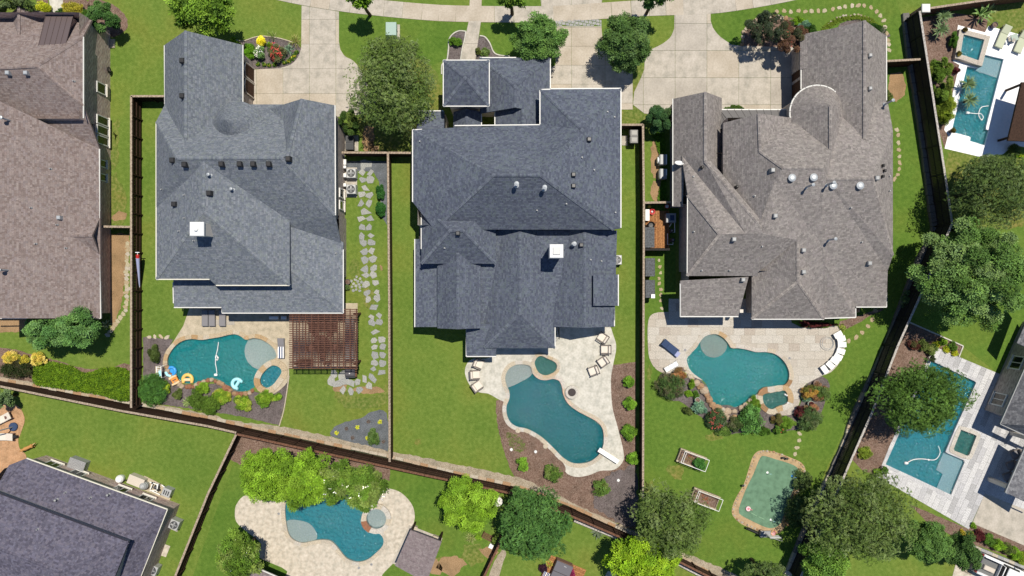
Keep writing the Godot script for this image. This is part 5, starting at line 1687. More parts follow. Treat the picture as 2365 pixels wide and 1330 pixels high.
func far_roofs() -> void:
	var f := house("house with speckled grey roof beside the white plank pool deck", plan(2400, 960))
	planes(f, "roof_grey", [[2310, 979, 3.0, 2420, 730, 3.0, 2520, 775, 5.5, 2420, 985, 5.5], [2310, 979, 3.0, 2420, 985, 5.5, 2520, 1072, 3.0], [2348, 792, 3.05, 2392, 692, 3.05, 2430, 710, 3.9, 2392, 812, 3.9]])
	planes(f, "roof_grey", [[2322, 1137, 2.9, 2372, 1022, 2.9, 2480, 1070, 4.2, 2430, 1186, 4.2]])
	walls(f, "brick_grey", pg([2272, 946, 2362, 742, 2480, 780, 2480, 1030]), 2.9)
	gutter(f, [[2310, 979, 3.0, 2400, 775, 3.0], [2310, 979, 3.0, 2420, 1030, 3.0], [2322, 1137, 2.9, 2372, 1022, 2.9], [2322, 1137, 2.9, 2430, 1186, 2.9]], "zinc")
	var d := (plan(2362, 742) - plan(2272, 946)).normalized()
	var out := Vector3(d.z, 0, -d.x)
	window(f, plan(2272, 946).lerp(plan(2362, 742), 0.14) + Vector3(0, 1.3, 0) + out * 0.02, out, 1.1, 1.5, 2)
	window(f, plan(2272, 946).lerp(plan(2362, 742), 0.55) + Vector3(0, 1.5, 0) + out * 0.02, out, 1.2, 1.3, 2)
	for q in [[2284, 1106], [2335, 1000]]:
		obj("post", mb().box(plan(q[0], q[1]) + Vector3(0, 1.4, 0), Vector3(0.35, 2.8, 0.35)), M.stucco, f.node)
	var b := house("house whose mauve-grey roof corner with white eave peeks in by the cream deck", plan(600, 1380))
	planes(b, "roof_mauve", [[572, 1302, 3.0, 672, 1346, 3.0, 640, 1470, 5.0, 530, 1430, 5.0], [572, 1302, 3.0, 545, 1312, 3.0, 500, 1420, 3.0, 530, 1430, 5.0]])
	walls(b, "brick_grey", pg([555, 1302, 668, 1345, 640, 1420, 520, 1420]), 2.9)
	gutter(b, [[572, 1302, 3.0, 672, 1346, 3.0]])
	var p := thing("pavilion", "flat-looking mauve-brown pavilion roof beside the cream pool deck", "pavilion", plan(960, 1265))
	var pts := [plan(948, 1224, 2.75), plan(1020, 1251, 2.75), plan(985, 1346, 3.05), plan(912, 1306, 3.05)]
	obj("roof", plane_mesh(pts, 0.18), M.roof_mauve, p)
	for q in pts:
		var c: Vector3 = q.lerp((pts[0] + pts[2]) / 2.0, 0.1)
		obj("post", mb().box(Vector3(c.x, c.y / 2.0 - 0.1, c.z), Vector3(0.14, c.y - 0.15, 0.14)), M.fence_dark, p)
	struct("pavilion_floor", mb().solid(pg([945, 1212, 1022, 1242, 990, 1330, 905, 1300]), -0.05, 0.05), M.concrete)

# ---------------------------------------------------------------- fences and walls
func fences() -> void:
	rng.seed = 51
	fence("dark wood fence running down between the brown-roofed and blue-roofed houses", [382, 222, 303, 222, 303, 941], 1.8, "fence_dark", "fence_cap", -1, 1.75)
	fence("short dark wood fence joining the brown-roofed house to the boundary fence", [236, 523, 301, 524], 1.8, "fence_dark", "fence_cap", -1, 1.6)
	fence("dark wood fence between the flagstone path garden and the slate-roofed house's lawn", [896, 356, 899, 700, 900, 1066], 1.8, "fence_dark", "fence_cap", 1, 2.2)
	fence("dark wood fence with gate joining the blue-roofed and slate-roofed houses", [790, 352, 953, 353], 1.8, "fence_dark", "fence_cap", -1, 2.2)
	fence("tall dark wood fence between the slate-roofed and taupe-roofed houses", [1435, 288, 1485, 288, 1487, 470, 1486, 800, 1485, 1152], 1.8, "fence_dark", "fence_cap", -1, 2.3)
	fence("short grey fence closing the side yard above the timber deck", [1489, 468, 1549, 467], 1.6, "fence_grey", "fence_cap", -1, 1.2)
	fence("low dark fence closing the side yard below the timber deck", [1489, 576, 1546, 576], 1.5, "fence_dark", "fence_grey", -1, 1.2)
	fence("short dark fence from the taupe-roofed house's north wing to the boundary", [2048, 141, 2125, 137], 2.0, "fence_dark", "fence_cap", -1, 1.5)
	fence("tall black-stained fence with pale cap along the right-hand boundary wall", [2124, 26, 2140, 129, 2161, 265, 2182, 400, 2199, 516, 2131, 671, 2073, 800, 2048, 865, 2014, 952, 1960, 1075, 1900, 1215, 1846, 1340], 2.4, "fence_grey", "wall_cap", 1, 2.4)
	fence("dark wood rear fence along the retaining wall on the left", [-40, 884, 0, 892, 276, 948, 480, 984, 545, 999], 1.8, "fence_dark", "fence_cap", 1, 2.2, -0.85)
	fence("dark rail-backed rear fence along the retaining wall in the middle", [548, 1003, 760, 1049, 980, 1097, 1188, 1141, 1324, 1194, 1422, 1236, 1568, 1297, 1690, 1358], 1.8, "fence_dark", "fence_brown", -1, 1.75, -0.85)
	fence("slanting dark fence beside the plum-roofed house's lawn", [545, 1004, 480, 1141, 405, 1330, 390, 1365], 1.8, "fence_dark", "fence_cap", -1, 2.2)
	fence("brown fence stub below the dark green round tree", [1157, 1249, 1118, 1332, 1110, 1350], 1.7, "fence_brown", "fence_brown", 1, 2.2)
	fence("brown fence at the top of the white-decked pool plot", [2140, 20, 2250, 4, 2400, -16], 1.8, "fence_brown", "fence_cap", -1, 2.3)
	fence("stub of pale-capped fence running off under the big round-crowned tree", [2199, 516, 2224, 527, 2290, 560], 1.8, "fence_grey", "fence_cap", 1, 2.2)
	var pil := plan(2138, 19, 2.1)
	var t := thing("gate_pillar", "white-capped square pillar where the brown fence meets the boundary fence", "pillar", Vector3(pil.x, 0, pil.z))
	obj("shaft", mb().box(Vector3(pil.x, 1.0, pil.z), Vector3(0.55, 2.05, 0.55)), M.brick_red, t)
	obj("cap", mb().slab(Vector3(pil.x, 2.1, pil.z), Vector3(0.75, 0.16, 0.75), 0.04), M.white_trim, t)
	# low stone wall at the foot of the boundary fence
	var inner := [2080, 33, 2092, 144, 2110, 250, 2131, 400, 2142, 492, 2146, 534, 2116, 592, 2084, 674, 2037, 798, 1998, 883, 1960, 965, 1944, 1012, 1907, 1094, 1862, 1190, 1820, 1295, 1800, 1345]
	var wt := thing("stone_wall", "low rough stone wall at the foot of the right-hand boundary fence", "wall", plan(2040, 700))
	var line := smooth(inner, 4, false)
	rng.seed = 52
	var mats := ["rock_grey", "rock_grey", "limestone_b", "rock_pale"]
	for i in line.size() - 1:
		var a := line[i]; var b := line[i + 1]
		var k := maxi(1, int(a.distance_to(b) / 0.8))
		var e := (b - a).normalized()
		var o := Vector2(e.y, -e.x)
		for j in k:
			var c := a.lerp(b, (j + 0.5) / k) + o * 0.33
			var south := c.y > 10.0
			obj("stone", mb().slab(Vector3(c.x, 0.15, c.y), Vector3(a.distance_to(b) / k - rnd(0.015, 0.05), 0.36 + rnd(-0.04, 0.05), 0.62 + rnd(-0.05, 0.05)), 0.04, Basis(Vector3.UP, -e.angle() + rnd(-0.03, 0.03))), M[mats[rng.randi() % (4 if south else 2)]], wt)
	# little rubble wall of the bottom right bed
	var gw := thing("garden_wall", "low grey stone wall below the planted strip by the parked truck", "wall", plan(2300, 1280))
	for k in 11:
		var c := plan(2232, 1254).lerp(plan(2372, 1312), (k + 0.5) / 11.0)
		obj("stone", mb().slab(c + Vector3(0, 0.25, 0), Vector3(0.58, 0.55, 0.28), 0.03, Basis(Vector3.UP, -0.393)), M[["cobble", "limestone_b", "cobble_b"][k % 3]], gw)
	# white-topped edging beam by the lower fence
	var be := thing("garden_edging", "long pale concrete beam lying along the fence right of the dark round tree", "edging", plan(1380, 1215))
	var pa := plan(1326, 1198, 0.3); var pb := plan(1424, 1238, 0.3)
	obj("beam", mb().slab((pa + pb) / 2.0 + Vector3(0, 0, 0.1), Vector3(0.3, 0.3, (pb - pa).length()), 0.03, Basis.looking_at((pb - pa).normalized())), M.wall_cap, be)
	var pc := plan(1566, 1299, 0.3); var pd := plan(1650, 1343, 0.3)
	var be2 := thing("garden_edging", "pale concrete beam along the fence below the dark oak", "edging", plan(1600, 1320))
	obj("beam", mb().slab((pc + pd) / 2.0 + Vector3(0, 0, 0.1), Vector3(0.26, 0.3, (pd - pc).length()), 0.03, Basis.looking_at((pd - pc).normalized())), M.wall_cap, be2)

# ---------------------------------------------------------------- pools
func circle(x: float, y: float, r: float, n := 20) -> PackedVector2Array:
	var c := plan2(x, y)
	var p := PackedVector2Array()
	for k in n: p.append(c + Vector2(cos(TAU * k / n), sin(TAU * k / n)) * r)
	return p

func pools() -> void:
	rng.seed = 61
	var tan := ["sand_a", "sand_c", "sand_a", "sand_b", "limestone", "sand_c"]
	var b := thing("swimming_pool", "free-form teal pool with tan coping and red rock edge and floats in it", "pool", plan(510, 835))
	pool(b, P.pool_b, 1.7, "plaster_grey", "teal", [[circle(606, 812, 1.75), 0.16, "tanning_ledge"], [smooth([398, 808, 418, 786, 446, 781, 436, 800, 418, 805], 4), 0.45, "bench"], [smooth([545, 770, 575, 790, 600, 830, 640, 840, 660, 800, 600, 760], 4), 0.55, "step"]])
	coping(b, P.pool_b, 0.36, 0.06, 0.55, tan, -0.02, 0.515)
	rock_edge(b, [385, 842, 390, 862, 404, 880, 424, 892, 442, 893, 460, 888, 477, 881, 492, 878, 510, 886, 528, 898, 548, 910, 572, 909, 588, 900], 0.24, ["rock_red", "rock_tan", "rock_red", "rock_pale"], 0.34, 0.07)
	var sb := thing("hot_tub", "oval spa with broad sandstone rim at the pool with floats", "spa", plan(627, 870))
	pool(sb, P.spa_b, 1.0, "plaster_grey", "aqua", [[smooth([604, 880, 612, 860, 628, 846, 636, 850, 622, 868, 616, 890], 4), 0.4, "bench"]], -0.02, 0.1, 1)
	coping(sb, P.spa_b, 0.52, 0.12, 0.6, tan, 0.0, 1.0, "rim_stone", -0.1)

	var cc := thing("swimming_pool", "long kidney-shaped deep teal pool with diving board", "pool", plan(1280, 960))
	pool(cc, P.pool_c, 1.9, "plaster_grey", "deep", [[smooth([1160, 895, 1160, 840, 1200, 830, 1232, 845, 1226, 868, 1200, 884, 1180, 893], 4), 0.12, "tanning_ledge"], [smooth([1268, 876, 1296, 878, 1302, 905, 1292, 890], 4), 0.5, "bench"], [smooth([1358, 955, 1390, 980, 1384, 982, 1366, 972], 4), 0.45, "bench"], [smooth([1290, 1048, 1310, 1048, 1324, 1066, 1316, 1075, 1296, 1060], 4), 0.5, "bench"]])
	coping(cc, P.pool_c, 0.34, 0.055, 0.62, ["limestone", "travertine_d", "limestone_b", "limestone"])
	for q in [[1196, 994], [1260, 1030]]:
		obj("round_stone", mb().lathe(plan(q[0], q[1]), [Vector2(0.24, 0), Vector2(0.24, 0.07), Vector2(0.2, 0.1), Vector2(0, 0.1)], 14), M.limestone, cc)
	var sc := thing("hot_tub", "three-lobed spa beside the kidney-shaped pool", "spa", plan(1260, 843))
	pool(sc, P.spa_c, 1.0, "plaster_sage", "sage", [[smooth([1234, 836, 1241, 824, 1251, 821, 1264, 827, 1280, 834, 1287, 843, 1284, 856, 1270, 865, 1276, 850, 1264, 838, 1248, 834, 1246, 850, 1256, 862, 1250, 866, 1240, 855], 4), 0.4, "bench"]], -0.02, 0.1, 1)
	coping(sc, P.spa_c, 0.26, 0.1, 0.5, ["limestone", "sand_c", "limestone_b"], 0.0, 1.0, "rim_stone", -0.1)

	var d := thing("swimming_pool", "free-form teal pool with rust and cream coping and boulder waterfall", "pool", plan(1700, 855))
	pool(d, P.pool_d, 1.7, "plaster_sage", "teal", [[circle(1650, 795, 1.25), 0.12, "tanning_ledge"], [smooth([1604, 802, 1620, 795, 1640, 797, 1660, 812, 1640, 812, 1600, 812], 4), 0.45, "step"], [smooth([1763, 812, 1790, 816, 1802, 826, 1780, 826], 4), 0.4, "bench"], [smooth([1812, 866, 1823, 862, 1822, 880, 1808, 890, 1800, 888], 4), 0.3, "bench"]])
	coping(d, P.pool_d, 0.36, 0.055, 0.72, ["limestone", "sand_e", "limestone_b", "travertine_a", "sand_a", "travertine_d", "sand_d", "limestone"], 0.02, 0.62)
	rock_edge(d, [1582, 850, 1590, 866, 1606, 876], 0.22, ["rock_pale", "limestone", "rock_tan"], 0.4, 0.1)
	rock_edge(d, [1608, 884, 1620, 894, 1630, 908, 1640, 926, 1650, 940, 1665, 945], 0.36, ["rock_tan", "rock_tan", "rock_pale"], 0.5, 0.14)
	rock_edge(d, [1668, 946, 1690, 950, 1706, 944, 1722, 934, 1740, 922], 0.3, ["limestone", "rock_pale", "limestone_b"], 0.55, 0.1)
	rock_edge(d, [1672, 956, 1686, 966, 1700, 958], 0.26, ["rock_tan", "rock_pale"], 0.4, 0.16)
	var sd := thing("hot_tub", "spa with curved cream rim and pebble spillway at the waterfall pool", "spa", plan(1790, 924))
	pool(sd, P.spa_d, 1.0, "plaster_sage", "sage", [[smooth([1786, 903, 1812, 900, 1820, 925, 1806, 938, 1786, 945, 1792, 930, 1800, 918], 4), 0.35, "bench"]], -0.02, 0.1, 1)
	coping(sd, P.spa_d, 0.46, 0.1, 0.7, ["limestone", "travertine_a", "sand_d", "limestone", "sand_a", "travertine_d"], 0.0, 1.0, "rim_stone", -0.1)
	for q in [[1813, 911], [1817, 913], [1819, 930]]:
		obj("float_ball", boulder(plan(q[0], q[1], 0.03), Vector3.ONE * 0.09, 3), M.white_plastic, sd)

	var e := thing("swimming_pool", "angular blue pool in a glaring white deck", "pool", plan(2250, 230))
	pool(e, P.pool_e, 1.6, "plaster_blue", "aqua", [[pg([2252, 160, 2271, 125, 2318, 137, 2306, 178]), 0.14, "tanning_ledge"], [pg([2232, 153, 2252, 160, 2306, 178, 2302, 190, 2228, 170]), 0.4, "step"], [pg([2274, 300, 2290, 300, 2276, 340, 2264, 335]), 0.4, "bench"]])
	coping(e, P.pool_e, 0.3, 0.05, 0.9, ["white_deck"])
	var se := thing("hot_tub", "raised square spa with bubbling water in the white deck", "spa", plan(2238, 113))
	pool(se, P.spa_e, 0.9, "plaster_blue", "aqua", [[pg([2213, 96, 2260, 110, 2252, 143, 2244, 140, 2248, 116, 2214, 108]), 0.3, "bench"]], 0.38, 0.46, 1)
	for k in [[2218, 84, 2265, 96], [2265, 96, 2252, 143], [2252, 143, 2211, 129], [2211, 129, 2218, 84]]:
		var a := plan(k[0], k[1]); var f := plan(k[2], k[3])
		var dir := (f - a).normalized()
		var out := Vector3(dir.z, 0, -dir.x)
		obj("rim", mb().slab((a + f) / 2.0 + out * 0.23 + Vector3(0, 0.23, 0), Vector3(0.46, 0.5, (f - a).length() + 0.9 * absf(dir.x) * 0.0 + (0.9 if absf(dir.z) > 0.5 else 0.0)), 0.02, Basis.looking_at(dir)), M.travertine_b, se)

	var f := thing("swimming_pool", "angular blue pool half under a round tree in pale plank paving", "pool", plan(2140, 1000))
	var ax := (plan2(2150, 832) - plan2(2044, 1072)).normalized()
	pool(f, P.pool_f, 1.6, "plaster_blue", "aqua", [[pg([2165, 1086, 2183, 1044, 2229, 1064, 2196, 1143, 2166, 1129, 2180, 1096]), 0.12, "tanning_ledge"], [pg([2165, 1086, 2180, 1096, 2166, 1129, 2140, 1117, 2150, 1085]), 0.4, "step"], [pg([2044, 1072, 2050, 1062, 2150, 1108, 2146, 1120]), 0.45, "bench"], [pg([2240, 880, 2258, 886, 2226, 950, 2212, 944]), 0.35, "bench"]])
	coping(f, P.pool_f, 0.34, 0.05, 0.75, ["plank_a", "plank_c", "plank_b"])
	var sf := thing("hot_tub", "small square spa set beside the angular pool on plank paving", "spa", plan(2228, 1022))
	pool(sf, P.spa_f, 1.0, "plaster_grey", "sage", [[pg([2218, 991, 2255, 1005, 2236, 1054, 2226, 1050, 2236, 1022, 2212, 1010]), 0.35, "bench"]], -0.02, 0.1, 1)
	coping(sf, P.spa_f, 0.36, 0.1, 0.8, ["travertine_d", "travertine_c", "travertine_b"], 0.0, 1.0, "rim_stone", -0.1)

	var g := thing("swimming_pool", "free-form turquoise pool partly under two leafy trees at the bottom", "pool", plan(770, 1220))
	pool(g, P.pool_h, 1.6, "plaster_grey", "aqua", [[smooth([660, 1205, 700, 1206, 722, 1220, 730, 1246, 700, 1258, 660, 1245], 4), 0.14, "tanning_ledge"], [smooth([658, 1194, 690, 1195, 704, 1218, 680, 1218, 660, 1208], 4), 0.35, "step"], [smooth([722, 1236, 745, 1234, 768, 1240, 776, 1262, 750, 1252, 726, 1250], 4), 0.3, "bench"], [smooth([800, 1282, 830, 1284, 858, 1284, 840, 1300, 810, 1298], 4), 0.3, "bench"]], -0.1, 0.0, 1)
	coping(g, P.pool_h, 0.32, 0.055, 0.62, ["limestone", "travertine_a", "limestone_b"])
	var sg := thing("hot_tub", "round spa with pale ring and wooden spillway at the bottom pool", "spa", plan(870, 1197))
	pool(sg, P.spa_h, 1.0, "plaster_grey", "aqua", [[circle(870, 1197, 0.93), 0.45, "bench"]], 0.1, 0.2, 0)
	coping(sg, P.spa_h, 0.42, 0.22, 0.55, ["limestone", "travertine_d"], 0.0, 0.33, "rim_stone", -0.1)
	coping(sg, P.spa_h, 0.5, 0.18, 0.3, ["rock_red"], 0.33, 0.47, "spillway_stone", -0.1)
	coping(sg, P.spa_h, 0.42, 0.22, 0.55, ["limestone", "travertine_d"], 0.47, 1.0, "rim_stone", -0.1)

# ---------------------------------------------------------------- stone paths
func paths() -> void:
	rng.seed = 71
	# big flagstone path down the garden of the blue-roofed house
	var t := thing("flagstone_path", "long winding path of grey flagstones in the grass", "path", plan(855, 650))
	var mid := smooth([846, 380, 846, 420, 844, 460, 845, 500, 846, 540, 850, 580, 853, 620, 858, 660, 862, 700, 868, 740, 871, 780, 876, 820, 871, 855, 850, 880, 820, 893, 790, 890], 8, false)
	var acc := 0.0
	var row := 0
	for i in mid.size() - 1:
		acc += mid[i].distance_to(mid[i + 1])
		if acc < 0.74: continue
		acc -= 0.74
		row += 1
		var e := (mid[i + 1] - mid[i]).normalized()
		var o := Vector2(-e.y, e.x)
		var two := row % 3 != 0 or rng.randf() < 0.4
		var n := 2 if two else 1
		for k in n:
			var off := (-0.36 + 0.74 * k + rnd(-0.06, 0.06)) if two else rnd(-0.15, 0.15)
			var p := stone_poly(mid[i] + o * off, 0.4 if two else 0.58, rnd(0.31, 0.4), e.angle() + PI / 2 + rnd(-0.5, 0.5), rng.randi_range(4, 6), 0.34)
			obj("flagstone", mb().solid(p, -0.03, 0.04 + rnd(-0.01, 0.01), 0.015), M[["flag_a", "flag_b", "flag_c"][rng.randi() % 3]], t)
	stones(t, [840, 379, 850, 378, 772, 864, 790, 866, 780, 886, 800, 880, 766, 880], 13, ["flag_a", "flag_b"], 0.04)
	# the round flagged patch by the wall
	var r := thing("flagstone_patch", "round patch of grey crazy paving by the house wall", "paving", plan(826, 657))
	for k in 16:
		var a := k * 2.39996
		var q := sqrt((k + 0.5) / 16.0) * 0.72
		var c := plan2(826, 657)
		obj("flagstone", mb().solid(stone_poly(c + Vector2(cos(a), sin(a)) * q, 0.16, 0.15, rnd(0, 6), 6, 0.3), -0.02, 0.04, 0.012), M[["flag_a", "flag_b", "flag_c"][k % 3]], r)
	# stepping stones of the brown-roofed house
	var s := thing("stepping_stones", "line of pale stepping stones along the fence beside the brown-roofed house", "path", plan(292, 660))
	for k in 27:
		var u := k / 26.0
		var x := 294.0 - 3.0 * u if u < 0.72 else 292.0 - (u - 0.72) * 160.0
		stones(s, [x + rnd(-2, 2), 562 + 212 * u], 7.5, ["flag_cream", "limestone_b", "flag_tan"], 0.03, 5)
	# arc across the front lawn of the taupe-roofed house
	var a := thing("stepping_stones", "arc of small tan stepping stones across the front lawn at the top", "path", plan(1950, 60))
	stones(a, [1794, 27, 1811, 25, 1826, 27, 1844, 25, 1860, 27, 1874, 26, 1890, 25, 1904, 25, 1923, 21, 1938, 18, 1951, 15, 1968, 14, 1982, 13, 1995, 13, 2011, 17, 2024, 27, 2033, 36, 2040, 48, 2044, 63, 2048, 77, 2051, 93, 2052, 102, 2053, 116], 6.5, ["flag_tan", "flag_cream", "flag_tan", "limestone"], 0.03, 6)
	var b := thing("stepping_stones", "column of orange-tan stepping stones right of the taupe-roofed house", "path", plan(2072, 350))
	stones(b, [2071, 300, 2074, 312, 2075, 330, 2076, 346, 2077, 362, 2077, 376, 2076, 391, 2073, 404, 2066, 413], 6.5, ["flag_tan", "flag_cream"], 0.03, 5)
	var c := thing("stepping_stones", "curved row of round tan stepping stones below the taupe-roofed house", "path", plan(1990, 745))
	stones(c, [2022, 718, 2014, 738, 2004, 753, 1991, 768, 1977, 779, 1960, 787, 2023, 708], 6.6, ["flag_cream", "flag_tan"], 0.03, 7)
	var d := thing("stepping_stones", "four pale stepping stones leading to the putting green", "path", plan(1843, 1025))
	stones(d, [1846, 1001, 1845, 1017, 1840, 1034, 1836, 1049], 6.8, ["flag_cream"], 0.03, 6)
	var f := thing("stepping_stones", "column of tan stepping stones beside the grey-roofed sheds", "path", plan(1525, 660))
	stones(f, [1522, 601, 1524, 616, 1525, 630, 1522, 643, 1523, 655, 1526, 668, 1526, 681, 1526, 694, 1529, 712], 5.6, ["flag_tan", "flag_cream"], 0.03, 5)
	# dry-laid stone edge of the bed in front of the taupe-roofed house
	var e := thing("stone_edging", "curved row of tan edging stones around the front shrub bed", "edging", plan(1740, 60))
	rock_edge(e, [1712, 104, 1716, 80, 1726, 62, 1742, 50, 1765, 42, 1800, 40, 1815, 44], 0.17, ["rock_pale", "limestone", "rock_tan"], 0.4, 0.06)
	var g := thing("stone_edging", "thin curved row of edging stones at the top bed near the turret house", "edging", plan(1960, 50))
	rock_edge(g, [1905, 62, 1930, 44, 1960, 36, 1990, 36, 2015, 50], 0.12, ["limestone_b", "rock_pale"], 0.34, 0.04)
	var gg := thing("stone_edging", "three flat tan stones topping the bed beside the left pool", "edging", plan(365, 778))
	stones(gg, [345, 778, 358, 778, 372, 777, 386, 779], 7, ["limestone", "sand_c"], 0.05, 6, 0.6)
	# rubble border scattered round the putting green
	var h := thing("stone_edging", "ring of small tan stones edging the putting green", "edging", plan(1770, 1140))
	rock_edge(h, [1750, 1046, 1768, 1042, 1796, 1047, 1828, 1060, 1850, 1072, 1857, 1088, 1854, 1108, 1838, 1140], 0.09, ["rock_pale", "rock_tan", "limestone_b"], 0.3, 0.03)
	rock_edge(h, [1800, 1228, 1784, 1231, 1765, 1227, 1720, 1209, 1701, 1196, 1694, 1183, 1697, 1165, 1708, 1142, 1722, 1118, 1734, 1080, 1742, 1056], 0.09, ["rock_pale", "rock_tan", "limestone_b"], 0.3, 0.03)

# ---------------------------------------------------------------- furniture and equipment
func turn_to(x0: float, y0: float, x1: float, y1: float) -> float:
	return -atan2(y1 - y0, x1 - x0)

# chaise with its head at -x
func lounger(label: String, x: float, y: float, ang: float, cushion: String, frame: String, len := 1.9, wid := 0.62, raise := 0.0, group := "") -> Node3D:
	var t := thing("sun_lounger", label, "sun lounger", plan(x, y), ang, group)
	for s in [-1, 1]:
		own("side_rail", mb().box(Vector3(0, 0.26, s * (wid / 2.0 - 0.03)), Vector3(len, 0.07, 0.05)), M[frame], t)
		for e in [-1, 1]:
			own("leg", mb().box(Vector3(e * (len / 2.0 - 0.18), 0.13, s * (wid / 2.0 - 0.04)), Vector3(0.06, 0.26, 0.06)), M[frame], t)
	var back := len * 0.36
	own("seat_cushion", mb().slab(Vector3(back / 2.0, 0.34, 0), Vector3(len - back, 0.11, wid), 0.04), M[cushion], t)
	var bs := Basis(Vector3(0, 0, 1), -raise)
	own("back_cushion", mb().slab(Vector3(-len / 2.0 + back, 0.34, 0) + bs * Vector3(-back / 2.0, 0, 0), Vector3(back, 0.11, wid), 0.04, bs), M[cushion], t)
	return t

# cushioned club chair facing +x
func club_chair(label: String, x: float, y: float, ang: float) -> void:
	var t := thing("patio_chair", label, "chair", plan(x, y), ang, "cream cushioned patio chairs on the pale deck")
	var f := MB.new()
	for s in [-1, 1]:
		own("arm", mb().slab(Vector3(0, 0.56, s * 0.4), Vector3(0.82, 0.06, 0.09), 0.015), M.wicker_grey, t)
		for e in [-1, 1]:
			own("leg", mb().box(Vector3(e * 0.37, 0.27, s * 0.4), Vector3(0.06, 0.54, 0.06)), M.wicker_grey, t)
	own("seat_base", mb().box(Vector3(0, 0.27, 0), Vector3(0.8, 0.1, 0.72)), M.wicker_grey, t)
	own("back_frame", mb().box(Vector3(-0.42, 0.5, 0), Vector3(0.07, 0.6, 0.86), Basis(Vector3(0, 0, 1), 0.15)), M.wicker_grey, t)
	own("seat_cushion", mb().slab(Vector3(0.05, 0.4, 0), Vector3(0.74, 0.16, 0.68), 0.05), M.cushion_cream, t)
	own("back_cushion", mb().slab(Vector3(-0.3, 0.62, 0), Vector3(0.17, 0.42, 0.66), 0.05, Basis(Vector3(0, 0, 1), 0.2)), M.cushion_cream, t)

func air_conditioner(label: String, x: float, y: float, ang := 0.0, s := 0.86, h := 0.8) -> void:
	var t := thing("air_conditioner", label, "air conditioner", plan(x, y, h) * Vector3(1, 0, 1) + Vector3(0, 0.06, 0), ang, "outdoor air conditioning units")
	own("cabinet", mb().slab(Vector3(0, h / 2.0, 0), Vector3(s, h, s), 0.04), M.grey_metal, t)
	own("fan_well", mb().lathe(Vector3(0, h + 0.004, 0), [Vector2(0.0, 0.0), Vector2(s * 0.37, 0.0), Vector2(s * 0.4, 0.03), Vector2(s * 0.42, 0.0)], 20), M.dark_plastic, t)
	for k in 4:
		own("fan_blade", mb().slab(Vector3(0, h + 0.02, 0) + Basis(Vector3.UP, TAU * k / 4) * Vector3(s * 0.18, 0, 0), Vector3(s * 0.3, 0.015, s * 0.16), 0.004, Basis(Vector3.UP, TAU * k / 4) * Basis(Vector3.RIGHT, 0.25)), M.zinc, t)
	for k in 3:
		own("grille_ring", ring_mb(Vector3(0, h + 0.05, 0), s * (0.13 + 0.12 * k), 0.008), M.zinc, t)
	for k in 6:
		own("louvre", mb().box(Vector3(0, 0.12 + k * h * 0.13, s / 2.0 + 0.005), Vector3(s * 0.86, 0.02, 0.02)), M.zinc, t)

func ring_mb(c: Vector3, r: float, w: float, n := 20, bs := Basis.IDENTITY) -> MB:
	var p := []
	for k in n + 1:
		p.append(c + bs * Vector3(cos(TAU * k / n) * r, 0, sin(TAU * k / n) * r))
	return mb().tube(p, w, w, 6, false)

func bin(label: String, x: float, y: float, ang: float) -> void:
	var t := thing("trash_bin", label, "trash bin", plan(x, y, 1.0) * Vector3(1, 0, 1) + Vector3(0, 0.06, 0), ang, "wheeled trash bins")
	var b := MB.new()
	var lo := [Vector3(-0.25, 0.05, -0.24), Vector3(0.25, 0.05, -0.24), Vector3(0.25, 0.05, 0.24), Vector3(-0.25, 0.05, 0.24)]
	var hi := [Vector3(-0.33, 0.98, -0.3), Vector3(0.33, 0.98, -0.3), Vector3(0.33, 0.98, 0.3), Vector3(-0.33, 0.98, 0.3)]
	for i in 4:
		b.quad(lo[i], lo[(i + 1) % 4], hi[(i + 1) % 4], hi[i], lo[i] + lo[(i + 1) % 4])
	b.quad(hi[0], hi[1], hi[2], hi[3], Vector3.UP)
	own("body", b, M.black_bin, t)
	own("lid", mb().slab(Vector3(0.0, 1.02, 0), Vector3(0.74, 0.08, 0.66), 0.035), M.dark_plastic, t)
	own("lid_panel", mb().slab(Vector3(0.02, 1.065, 0), Vector3(0.5, 0.03, 0.42), 0.012), M.black_bin, t)
	own("handle", mb().tube([Vector3(-0.42, 1.0, -0.25), Vector3(-0.42, 1.0, 0.25)], 0.02, 0.02, 6), M.dark_plastic, t)
	for s in [-1, 1]:
		own("wheel", mb().lathe(Vector3(-0.27, 0.11, s * 0.27), [Vector2(0, -0.03), Vector2(0.11, -0.03), Vector2(0.11, 0.03), Vector2(0, 0.03)], 12, Basis(Vector3.RIGHT, PI / 2)), M.rubber, t)

func pot(label: String, x: float, y: float, r: float, h: float, m: String, plant: Array, sd: int) -> void:
	var t := thing("plant_pot", label, "plant pot", plan(x, y))
	own("pot", mb().lathe(Vector3.ZERO, [Vector2(0, 0.0), Vector2(r * 0.65, 0.0), Vector2(r * 0.95, h * 0.6), Vector2(r, h), Vector2(r * 0.86, h), Vector2(r * 0.82, h * 0.85), Vector2(0, h * 0.85)], 18), M[m], t)
	own("soil", mb().lathe(Vector3(0, h * 0.87, 0), [Vector2(r * 0.83, 0), Vector2(0, 0.01)], 18), M.mulch, t)
	if not plant.is_empty():
		foliage(t, "plant", Vector3(0, h + r * 0.3, 0), Vector3(r * 0.9, r * 0.6, r * 0.9), 150, 0.16, plant, 10, sd, "broad")

